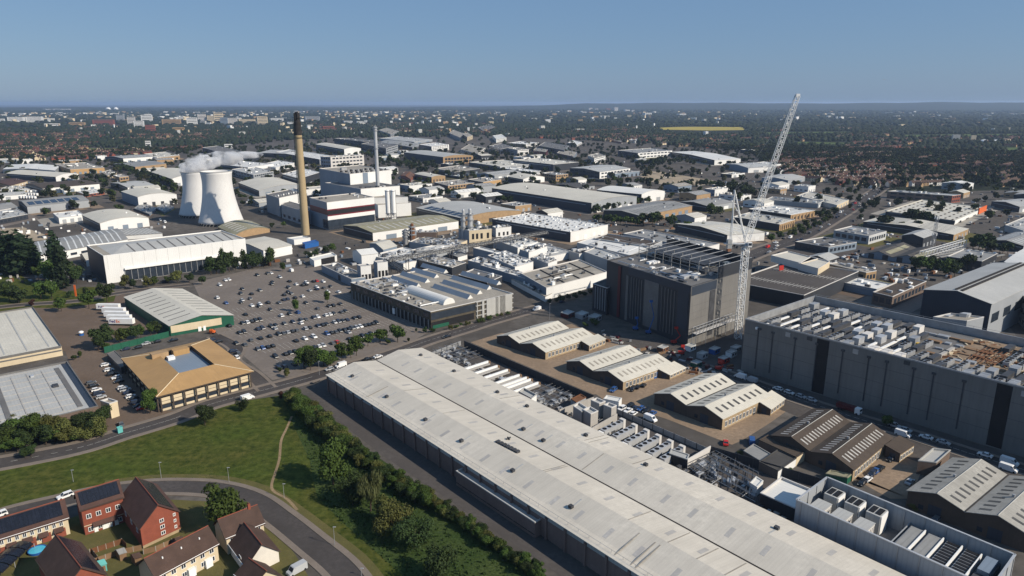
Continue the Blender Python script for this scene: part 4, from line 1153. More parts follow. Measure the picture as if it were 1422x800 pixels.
# pipe bridge
def pipebridge(pts, z, label, name='pipe_bridge'):
    t_ = thing(name, pts[0], label, 'pipe bridge'); o = t_.location
    m = MB(); L_ = MB(); pipes = MB()
    for a, b in zip(pts, pts[1:]):
        d = b - a; ln = d.length; d.normalize(); nn = Vector((-d.y, d.x, 0)) * 1.8; n = max(1, int(ln / 4))
        for sg in (-1, 1):
            for zz in (z, z + 3): m.bar(a + nn * sg + Vector((0, 0, zz)), b + nn * sg + Vector((0, 0, zz)), .2)
            for k in range(n):
                p, q = a + d * ln * k / n + nn * sg, a + d * ln * (k + 1) / n + nn * sg
                m.bar(p + Vector((0, 0, z)), p + Vector((0, 0, z + 3)), .14)
                m.bar(p + Vector((0, 0, z if k % 2 else z + 3)), q + Vector((0, 0, z + 3 if k % 2 else z)), .12)
                if k % 4 == 0: L_.bar(p, p + Vector((0, 0, z)), .25)
        for j in range(4): pipes.bar(a + nn * (-.7 + .45 * j) + Vector((0, 0, z + .8 + (j % 2) * 1.1)), b + nn * (-.7 + .45 * j) + Vector((0, 0, z + .8 + (j % 2) * 1.1)), .3, 6)
    m.build('truss', 'dark_steel', t_, o); L_.build('leg_frame', 'dark_steel', t_, o); pipes.build('pipe', 'grey_roof', t_, o)
def pz(t, x, y, z): g = gt(t, x, y, z); return Vector((g.x, g.y, 0))
pipebridge([pz('R', -150, 580, 10), pz('R', 300, 500, 10), pz('R', 900, 390, 10), pz('R', 1422, 300, 10)], 8.5, 'long dark lattice pipe bridge crossing the factory')
pipebridge([pz('F', 740, 235, 9), pz('F', 860, 320, 9)], 7, 'short dark pipe bridge running toward the factory roof')

# ------------------------------------------------------------------ plant compounds beside the warehouse
vd = (PB - P0).normalized()
def wall_thing(name, p, q, z0, z1, th, m_, label, cat='wall', posts=0, pm='dark_steel'):
    p, q = Vector((p.x, p.y, 0)), Vector((q.x, q.y, 0))
    t_ = thing(name, (p + q) / 2, label, cat)
    d = (q - p); ln = d.length; d.normalize(); nn = Vector((-d.y, d.x, 0))
    m = MB(); m.box((p + q) / 2, d * ln / 2, nn * th / 2, z0, z1); m.build('panel', m_, t_, t_.location)
    if posts:
        k = 0; 
        while k <= ln:
            m = MB(); c = p + d * k + nn * .0; m.box(c, d * .12, nn * (th / 2 + .12), 0, z1 + .15); m.build('post', pm, t_, t_.location); k += posts
    return t_
f0 = gt('M', 400, 112, 3.4); f1 = gt('M', 1245, 470, 3.4); f2 = gt('V', 1225, 530, 3.4); f3 = gt('P', 445, 235, 3.4)
wall_thing('compound_fence', f0, f1, 0, 3.6, .15, 'dark_clad', 'tall dark fence round the plant compound nearest the road', 'fence', 5)
wall_thing('compound_fence', f1 + (f2 - f1) * .02, f2, 0, 2.2, .12, 'galv', 'low grey fence behind the chiller rows in the middle compound', 'fence', 5)
wall_thing('compound_fence', f2, f3, 0, 3.4, .15, 'dark_clad', 'dark fence behind the pipework before the dark brown workshop', 'fence', 5)
wall_thing('compound_wall', gt('M', 1020, 560, 3.5), gt('M', 1245, 478, 3.5), 0, 3.6, .3, 'concrete', 'concrete cross wall between two plant compounds')
wall_thing('compound_wall', gt('V', 1035, 640, 3.5), gt('V', 1225, 530, 3.5), 0, 3.6, .3, 'pale_concrete', 'pale cross wall at the near end of the chiller rows')
wall_thing('compound_wall', gt('M', 175, 190, 2.6), gt('M', 375, 110, 2.6), 0, 2.6, .2, 'galv', 'grey end fence of the compound at the road end', 'fence', 4)
# compound floor
sheet('yard', [PB + ud * 2 + vd * .5 - Vector((0, 0, 0)), f0, f1, f2, f3, PB + ud * 190 + vd * .5], 'asphalt', .064)
def cpos(t, x, y, z=0): return gt(t, x, y, z)
def aligned_box(m, c, lu, lv, z0, z1, mi=0): m.box(c, ud * lu / 2, vd * lv / 2, z0, z1, mi)
# seven long white troughs
tr = [((405, 292), (548, 238)), ((470, 318), (612, 268)), ((540, 352), (668, 290)), ((610, 384), (752, 325)), ((672, 415), (830, 356)), ((642, 402), (806, 345)), ((715, 440), (880, 378))]
for k, (a, b_) in enumerate(tr):
    p, q = gt('M', *a, 2.2), gt('M', *b_, 2.2)
    c = (p + q) / 2; c.z = 0; d = (q - p).length
    t_ = thing('cooling_trough', c, f'{ordn(k)} long white trough from the road end in the plant compound', 'cooling unit', 'white troughs in the plant compound')
    m = MB(); aligned_box(m, c, .8, d, 1.2, 2.2); m.build('casing', 'white_paint', t_, c)
    m = MB(); aligned_box(m, c + ud * 1.3, 1.5, d * .95, .9, 1.4); m.build('coil', 'concrete', t_, c)
    m = MB()
    for e in (-.45, 0, .45): aligned_box(m, c + vd * d * e, 1.6, .2, 0, .9)
    m.build('leg_frame', 'dark_steel', t_, c)
    m = MB(); aligned_box(m, c + vd * (d / 2 + .5), 1.4, .9, .3, 2.0); m.build('end_box', 'wood', t_, c)
def rack(t, quad, label, n=9, mname='dark_steel'):
    """a field of raised pipes and coils inside a px quad N, L, R"""
    P_ = [gt(t, *p, 1.5) for p in quad]
    for p in P_: p.z = 0
    t_ = thing('pipe_rack', P_[0], label, 'pipework'); o = t_.location
    a, b = P_[1] - P_[0], P_[2] - P_[0]
    m = MB(); m2 = MB(); m3 = MB()
    for k in range(n + 1):
        z = 1.2 + (k % 3) * .5
        m.bar(P_[0] + a * k / n + Vector((0, 0, z)), P_[0] + a * k / n + b + Vector((0, 0, z)), .14)
    for k in range(n):
        z = 1.6 + (k % 2) * .7
        m2.bar(P_[0] + b * k / n + Vector((0, 0, z)), P_[0] + b * k / n + a + Vector((0, 0, z)), .1)
    for k in range(n * 2):
        c = P_[0] + a * rng.uniform(.05, .95) + b * rng.uniform(.05, .95)
        m3.box(c, a.normalized() * rng.uniform(.4, 1.4), b.normalized() * rng.uniform(.5, 1.8), 0, rng.uniform(.6, 1.9), rng.randrange(3))
    m.build('beam', mname, t_, o); m2.build('pipe', 'galv', t_, o); o = m3.build('skid', ['dark_steel', 'galv', 'steel'], t_, o); o['kind'] = 'stuff'
rack('M', ((340, 262), (170, 180), (520, 200)), 'dark pipe rack at the road end of the plant compound', 9)
rack('M', ((950, 548), (790, 470), (1120, 460)), 'dark pipe rack before the concrete cross wall', 9)
rack('V', (((1130, 770)), (1030, 690), (1380, 650)), 'pipe rack with grey beams next to the pale cross wall', 11)
rack('P', ((95, 345), (-140, 215), (110, 195)), 'pipe rack between the dark fence and the warehouse roof', 10)
def plantbox(t, N, L, Rt, h, label, m_='concrete', top='light_grey_roof', name='plant_cabin', wr=None):
    return B(t, N, L, Rt, h, name, 'plant cabin', label, 'flat', top, m_, wr)
plantbox('M', (838, 485), (755, 440), (872, 460), 4.2, 'white plant cabin after the last white trough', 'white_clad')
plantbox('M', (1130, 510), (1095, 488), (1195, 478), 4, 'small plant cabin with rusty roof beside the pipe rack', 'grey_clad', 'rust')
plantbox('V', (240, 265), (175, 228), (300, 240), 7.5, 'front tall grey box of the generator enclosure', 'concrete')
plantbox('V', (165, 245), (95, 200), (210, 212), 7.0, 'left tall grey box of the generator enclosure', 'concrete')
plantbox('V', (410, 215), (345, 190), (452, 195), 6.5, 'right grey box of the generator enclosure', 'concrete')
plantbox('V', (310, 180), (240, 150), (360, 160), 6.5, 'rear grey box of the generator enclosure', 'concrete')
wall_thing('compound_wall', gt('V', 250, 390, 3), gt('V', 455, 275, 3), 0, 3.6, .3, 'concrete', 'concrete front wall of the generator enclosure')
plantbox('V', (1035, 640), (885, 590), (1050, 600), 3.6, 'dark walled plant cabin at the end of the chiller rows', 'dark_clad')
plantbox('V', (470, 165), (345, 140), (495, 135), 3.2, 'white flat roofed cabin among the parked vans', 'white_clad', 'white_roof')
mb = MB()
for k in range(520):
    c = PB + ud * rng.uniform(4, 205) + vd * rng.uniform(1.2, 17.5); c.z = 0
    if rng.random() < .35: mb.bar(c + Vector((0, 0, 1.1)), c + (ud if rng.random() < .5 else vd) * rng.uniform(2, 6) + Vector((0, 0, 1.1)), .1, 4, rng.randrange(3))
    else: mb.box(c, ud * rng.uniform(.2, .9), vd * rng.uniform(.2, 1.1), .06, rng.uniform(.4, 1.7), rng.randrange(4))
tag(mb.build('plant_clutter', ['galv', 'dark_steel', 'steel', 'concrete']), 'small frames and pipe stubs all over the plant compounds', None, None, 'stuff')
# chiller rows
for k in range(6):
    p = gt('V', 340 + k * 98, 405 + k * 47, 3); q = gt('V', 480 + k * 98, 318 + k * 44, 3)
    c = (p + q) / 2; c.z = 0; d = (q - p).length; d *= .92
    t_ = thing('chiller', c, f'{ordn(k)} chiller row from the generator enclosure with black fans', 'chiller', 'chiller rows behind the warehouse')
    m = MB(); aligned_box(m, c, 2.3, d, .7, 3.0); m.build('casing', 'steel', t_, c)
    m = MB(); aligned_box(m, c - ud * 0 - vd * (d / 2 + 1.3), 2.2, 1.8, 0, 2.6); m.build('pump_box', 'white_paint' if k % 2 == 0 else 'concrete', t_, c)
    m = MB(); aligned_box(m, c + vd * (d / 2 + 1.0), 2.2, 1.4, 0, 3.6); m.build('panel_box', 'pale_concrete', t_, c)
    nf = max(4, int(d / 2.4))
    for i in range(nf):
        m = MB(); m.lathe(c + vd * d * ((i + .5) / nf - .5) + Vector((0, 0, 3.0)), [(.8, 0), (.8, .16), (.6, .16), (.55, .05)], 14); m.build('fan', 'black', t_, c)
    m = MB()
    for e in (-.46, 0, .46): aligned_box(m, c + vd * d * e, 2.2, .2, 0, .7)
    m.build('leg_frame', 'dark_steel', t_, c)
plantbox('P', (330, 392), (120, 300), (430, 305), 5.2, 'white flat roofed plant house left of the tall screened enclosure', 'dark_clad', 'white_roof', wr='grey_clad')
plantbox('P', (105, 272), (70, 250), (135, 240), 3.5, 'small white cabin among the pipework', 'white_clad', 'white_roof')

# tall screened enclosure at the lower right
he = 12.0
e0 = gt('P', 300, 335, he); e1 = gt('P', 1262, 770, he); eb = gt('P', 450, 224, he)
e0.z = e1.z = eb.z = 0
ev = eb - e0; eu = e1 - e0
s = EN = Bld('plant_enclosure', 'tall grey screened enclosure full of white plant at the lower right', 'plant enclosure', e1, e0, e1 + ev, he)
def screen(p, q, nm, z0=0):
    m = MB(); d = (q - p).normalized(); nn = Vector((-d.y, d.x, 0)); m.box((p + q) / 2, (q - p) / 2, nn * .12, z0, he); s.part(m, nm, 'grey_clad')
    m = MB(); m.box((p + q) / 2, (q - p) / 2 + d * .1, nn * .28, he, he + .22); s.part(m, 'coping', 'steel')
    ln = (q - p).length; k = 1.5
    while k < ln:
        for sg in (-1, 1):
            m = MB(); m.box(p + d * k + nn * .2 * sg, d * .09, nn * .09, 0, he - .02); s.part(m, 'post', 'galv')
        k += 5.2
V0 = Vector((0, 0, 0))
screen(e0, e1, 'screen_wall'); screen(e0 + ev, e1 + ev, 'screen_wall'); screen(e0, e0 + ev, 'screen_wall'); screen(e1, e1 + ev, 'screen_wall')
mid = eu * .50
m = MB(); d = ev.normalized(); m.box(e0 + mid + ev / 2, ev / 2, eu.normalized() * .12, 0, he - 3); s.part(m, 'screen_wall', 'grey_clad')
m = MB(); m.poly([e0 + Vector((0, 0, 5)), e1 + Vector((0, 0, 5)), e1 + ev + Vector((0, 0, 5)), e0 + ev + Vector((0, 0, 5))]); s.part(m, 'deck', 'bitumen_roof')
eun, evn = eu.normalized(), ev.normalized(); lev = ev.length
for i in range(3):
    for j in range(2):
        c = e0 + eu * (.095 + .125 * i) + ev * (.3 if j == 0 else .76)
        t_ = thing('generator', c + Vector((0, 0, 5)), f'{["left", "middle", "right"][i]} grey generator box in the {"front" if j == 0 else "back"} row of the screened enclosure', 'generator', 'generator boxes in the screened enclosure')
        o = Vector(t_.location)
        m = MB(); m.box(c, eun * 1.95, evn * lev * .14, 5, 10.2 if j == 0 else 10.8); m.build('casing', 'pale_concrete' if j == 0 else 'light_grey_roof', t_, o)
        if j == 0:
            m = MB(); m.box(c, eun * 2.05, evn * lev * .15, 10.2, 10.4); m.build('lid', 'light_grey_roof', t_, o)
            m = MB()
            for k in range(5): m.box(c + evn * lev * (-.12 + .06 * k), eun * 1.99, evn * .12, 7, 9.6)
            m.build('louvre', 'dark_steel', t_, o)
        else:
            m = MB()
            for k in range(2): m.box(c + eun * (-.9 + 1.8 * k), eun * .7, evn * lev * .10, 10.8, 10.95)
            m.build('grille', 'black', t_, o)
            m = MB(); m.box(c + eun * 2.1, eun * .12, evn * lev * .12, 5, 10.7); m.build('side_panel', 'white_paint', t_, o)
for i in range(5):
    c = e0 + eu * (.555 + .092 * i) + ev * .52
    dark = i in (2, 3)
    t_ = thing('dry_cooler', c + Vector((0, 0, 5)), ['first white edged cooler with plain grey top in the screened enclosure', 'second white edged cooler with plain grey top in the screened enclosure',
               'first slatted black and white cooler in the screened enclosure', 'second slatted black and white cooler in the screened enclosure', 'dark grey unit at the near end of the screened enclosure'][i], 'cooler')
    o = Vector(t_.location)
    m = MB(); m.box(c, eun * 1.7, evn * lev * .36, 7.0, 9.4); m.build('casing', 'galv' if i < 4 else 'dark_steel', t_, o)
    if i < 4:
        m = MB(); m.box(c + eun * 1.85, eun * .14, evn * lev * .36, 6.6, 9.9); m.build('side_panel', 'white_paint', t_, o)
        m = MB()
        for k in range(5): m.box(c + eun * 1.85 + evn * lev * (-.34 + .17 * k), eun * .16, evn * .15, 5, 6.6)
        m.build('leg', 'white_paint', t_, o)
    if dark:
        m = MB()
        for k in range(9): m.box(c + evn * lev * (-.32 + .08 * k), eun * 1.5, evn * lev * .026, 9.41, 9.55)
        m.build('fan_slot', 'black', t_, o)
    elif i < 4:
        m = MB(); m.box(c, eun * 1.5, evn * lev * .33, 9.41, 9.5); m.build('coil', 'grey_roof', t_, o)
    else:
        m = MB(); m.box(c + evn * lev * .1, eun * 1.3, evn * lev * .2, 9.41, 10.6); m.build('hood', 'blue_grey_clad', t_, o)

# ------------------------------------------------------------------ western half of the estate
s = B('E', (566, 218), (474, 160), (1345, 124), ('b', 372), 'white_hall', 'warehouse', 'long white clad hall with glazed ground floor behind trees', 'flat', 'gravel_roof', 'navy_clad', 'white_clad', edge='white_paint')
hh = s.h
s.strip('R', s.lb * .12, s.lb * .78, .3, hh * .42, 'glazing', 'glass', .25)
for k in range(16): s.strip('R', s.lb * (.12 + .66 * k / 16), s.lb * (.12 + .66 * k / 16) + .3, .3, hh * .42, 'mullion', 'galv', .5)
s.strip('R', s.lb * .12, s.lb * .80, hh * .42, hh * .48, 'canopy', 'white_paint', 1.6)
for k in range(12): s.strip('R', s.lb * (.02 + .96 * k / 12), s.lb * (.02 + .96 * k / 12) + .12, hh * .5, hh - .4, 'panel_joint', 'light_grey_roof', .04)
# shallow hipped roof with dark valley lines inside the parapet
m = MB(); A = [s.p(2, s.lb * .06, s.hd + .02), s.p(2, s.lb - 3, s.hd + .02), s.p(s.la - 2, s.lb - 3, s.hd + .02), s.p(s.la - 2, s.lb * .06, s.hd + .02)]
T0, T1 = s.p(s.la * .5, s.lb * .2, s.hd + 2.4), s.p(s.la * .5, s.lb * .93, s.hd + 2.4)
m.poly([A[0], A[1], T1, T0]); m.poly([A[2], A[3], T0, T1]); m.poly([A[3], A[0], T0]); m.poly([A[1], A[2], T1]); s.part(m, 'hipped_roof', 'light_grey_roof')
for k in range(11):
    v = s.lb * (.21 + .07 * k)
    m = MB(); m.hexa([s.p(2.2, v, s.hd + .05), s.p(2.2, v + .9, s.hd + .05), s.p(s.la * .5, v + .9, s.hd + 2.42), s.p(s.la * .5, v, s.hd + 2.42)], [s.p(2.2, v, s.hd + .25), s.p(2.2, v + .9, s.hd + .25), s.p(s.la * .5, v + .9, s.hd + 2.6), s.p(s.la * .5, v, s.hd + 2.6)])
    s.part(m, 'rooflight', 'bitumen_roof')
s = B('E', (188, 222), (168, 148), (700, 128), ('b', 268), 'ribbed_hall', 'warehouse', 'grey ribbed roof hall with pale rooflight strips behind the poplars', 'gable', 'grey_roof', 'grey_clad', 'white_clad', 2.0, 1, .4, 'b')
s.rooflights(13, .02, .98, .22, 'skylight'); s.row('R', 9, 2, 4, .6)
b_ = B('E', (690, 108), (545, 80), (890, 95), ('b', 130), 'ribbed_hall', 'warehouse', 'grey ribbed hall before the white fronted hall with arched roof', 'gable', 'grey_roof', 'white_clad', None, 2.5, 1, .4, 'b'); b_.rooflights(9, .05, .95, .2, 'skylight')
b_ = B('F', (62, 190), (-85, 140), (218, 160), ('b', 240), 'side_hall', 'warehouse', 'cream roofed hall with white wall at the right end of the white hall', 'gable', 'cream_roof', 'white_clad', None, 1.2)
b_ = B('E', (1290, 105), (1195, 60), (1480, 70), ('b', 125), 'arched_shed', 'warehouse', 'brown and cream striped arched shed at the foot of the front cooling tower', 'arc', 'olive_roof', 'tan_brick', None, 3.5, 1, .3, 'a'); b_.rooflights(6, 0, 1, .3, 'rooflight_pale')
s = B('E', (930, 604), (682, 446), (1280, 545), ('b', 660), 'green_shed', 'warehouse', 'cream roofed shed with green base and cream front panel beside the car park', 'gable', 'cream_roof', 'green_clad', 'green_clad', 3.0, 1, .4, 'a', edge='grey_roof')
s.strip('R', .4, s.lb * .80, s.h * .30, s.h * .98, 'front_panel', 'cream_wall', .15); s.rooflights(9, .12, .82, .12, 'bitumen_roof', .06, .94, name='roof_seam_streak')
s.strip('R', s.lb * .42, s.lb * .47, .05, 2.6, 'door', 'white_paint', .3); s.strip('R', s.lb * .50, s.lb * .54, .05, 2.6, 'door', 'white_paint', .3)
# two big cream roofs on the left edge
Rr, Kk = gt('E', 337, 712, 5), gt('E', 180, 497, 5); Ll = gt('E', 0, 775, 5)
b_dir = (Rr - Ll).normalized(); 
s = Bld('flat_hall', 'big pale hall with gridded roof and cream striped front at the left edge', 'warehouse', Rr - b_dir * 72, Rr - b_dir * 72 + (Kk - Rr), Rr, 5)
s.roof('flat', 'cream_roof', edge='bitumen_roof'); s.walls('brown_brick', 'cream_wall')
for zz in (.5, .82): s.strip('R', .2, s.lb - .2, 5 * zz, 5 * zz + .6, 'band', 'bitumen_roof', .2)
for k in range(9):
    m = MB(); u = s.la * (k + .7) / 9.5; m.box(s.p(u, s.lb / 2, 0), s.a * .14, s.b * s.lb * .46, s.hd, s.hd + .12); s.part(m, 'roof_seam_streak', 'light_grey_roof')
for k in range(8):
    m = MB(); v = s.lb * (k + .5) / 8; m.box(s.p(s.la / 2, v, 0), s.a * s.la * .45, s.b * .3, s.hd, s.hd + .16); s.part(m, 'roof_seam_streak', 'light_grey_roof')
Rr, Kk, Ll = gt('I', 640, 440, 7), gt('I', 438, 148, 7), gt('I', 0, 560, 7)
bd2 = (Kk - Rr).normalized(); bp = Vector((bd2.y, -bd2.x, 0)); bp = bp if bp.dot(b_dir) > 0 else -bp
s = Bld('flat_hall', 'pale grey hall with gridded panels on its roof behind the bushes', 'warehouse', Rr - bp * 70, Rr - bp * 70 + (Kk - Rr), Rr, 7)
s.roof('flat', 'light_grey_roof', edge='bitumen_roof'); s.walls('brown_brick')
m = MB(); m.box(s.p(s.la / 2, s.lb - 1.6, 0), s.a * s.la * .49, s.b * 1.0, s.hd, s.hd + .1); s.part(m, 'roof_gutter', 'navy_clad')
for k in range(10):
    m = MB(); u = s.la * (k + .6) / 10; m.box(s.p(u, s.lb * .5, 0), s.a * .12, s.b * s.lb * .43, s.hd, s.hd + .16); s.part(m, 'roof_seam_streak', 'concrete')
for k in range(12):
    m = MB(); v = s.lb * (k + .6) / 12.5; m.box(s.p(s.la / 2, v, 0), s.a * s.la * .42, s.b * (.9 if k % 4 == 3 else .18), s.hd, s.hd + .2); s.part(m, 'roof_seam_streak', 'concrete' if k % 4 != 3 else 'bitumen_roof')
s.clutter(4, hmax=.8)
# tan roofed office with courtyard
x0_, y0_ = tp('I', (1042, 368)); hh = hgt(x0_, y0_, tp('I', (0, 480))[1]) 
hh = hgt(*tp('I', (1042, 478)), tp('I', (0, 368))[1])
s = Bld('tan_office', 'two storey office with tan hipped roof round a flat dark courtyard', 'office', G(x0_, y0_, hh), gt('I', 822, 132, hh), gt('K', 310, 214, hh), hh)
s.walls('cream_wall', 'cream_wall')
ov = 1.6; W1 = 11.0; rise = 2.9
O_ = [(-ov, -ov), (-ov, s.lb + ov), (s.la + ov, s.lb + ov), (s.la + ov, -ov)]
I_ = [(W1, W1), (W1, s.lb - W1), (s.la - W1, s.lb - W1), (s.la - W1, W1)]
m = MB()
for i in range(4):
    j = (i + 1) % 4
    m.poly([s.p(*O_[i], hh), s.p(*O_[j], hh), s.p(*I_[j], hh + rise), s.p(*I_[i], hh + rise)])
    m.poly([s.p(*O_[i], hh - .55), s.p(*O_[j], hh - .55), s.p(*O_[j], hh), s.p(*O_[i], hh)], 1)
    m.poly([s.p(*I_[i], hh + .6), s.p(*I_[j], hh + .6), s.p(*I_[j], hh + rise), s.p(*I_[i], hh + rise)], 1)
s.part(m, 'hipped_roof', ['tan_roof', 'brown_roof'])
for (c0, c1) in zip(O_, I_):
    m = MB(); m.bar(s.p(*c0, hh + .05), s.p(*c1, hh + rise + .05), .18); s.part(m, 'ridge_cap', 'cream_wall')
m = MB(); m.poly([s.p(*q, hh + 1.0) for q in I_]); s.part(m, 'courtyard_roof', 'blue_grey_clad')
s.hd = hh + 1.0
s.rbox(s.la - W1 - 3, s.lb * .30, 4, 7, 3.2, 'roof_house', 'tan_brick'); s.rbox(s.la - W1 - 2.5, s.lb * .55, 4, 7, 2.6, 'roof_house', 'tan_roof'); s.rbox(s.la - W1 - 7, s.lb * .4, 3, 3, 1.4, 'roof_unit', 'white_paint')
for sd_, ln in (('R', s.lb), ('L', s.la)):
    n = 8
    for k in range(n):
        a, b_ = ln * k / n, ln * (k + 1) / n
        s.strip(sd_, a + .5, b_ - .5, hh * .14, hh * .35, 'window', 'glass', .05)
        s.strip(sd_, a + .5, b_ - .5, hh * .78, hh * .97, 'window', 'glass', .05); s.strip(sd_, a + .5, b_ - .5, hh * .56, hh * .58, 'panel_joint', 'brown_roof', .04)
    for k in range(n + 1):
        x = ln * k / n; 
        m = MB(); c = s.p(0, x, 0) - s.a * 1.0 if sd_ == 'R' else s.p(x, 0, 0) - s.b * 1.0
        m.box(c, s.a * .25, s.b * .25, 0, hh - .1); s.part(m, 'column', 'brown_roof')
    s.strip(sd_, .1, ln - .1, hh * .36, hh * .40, 'band', 'brown_roof', .3)
b_ = B('I', (790, 190), (700, 100), (840, 165), 3.2, 'entrance_canopy', 'canopy', 'low grey canopy roof beside the tan office car park', 'flat', 'bitumen_roof', 'dark_clad')
b_ = B('I', (715, 425), (655, 405), (768, 408), ('b', 525), 'gatehouse', 'gatehouse', 'small cream gatehouse block at the yard entrance', 'flat', 'gravel_roof', 'cream_wall')
b_ = B('I', (768, 588), (760, 580), (800, 578), 2.2, 'turquoise_container', 'container', 'small turquoise container at the yard entrance', 'flat', 'turquoise', 'turquoise')

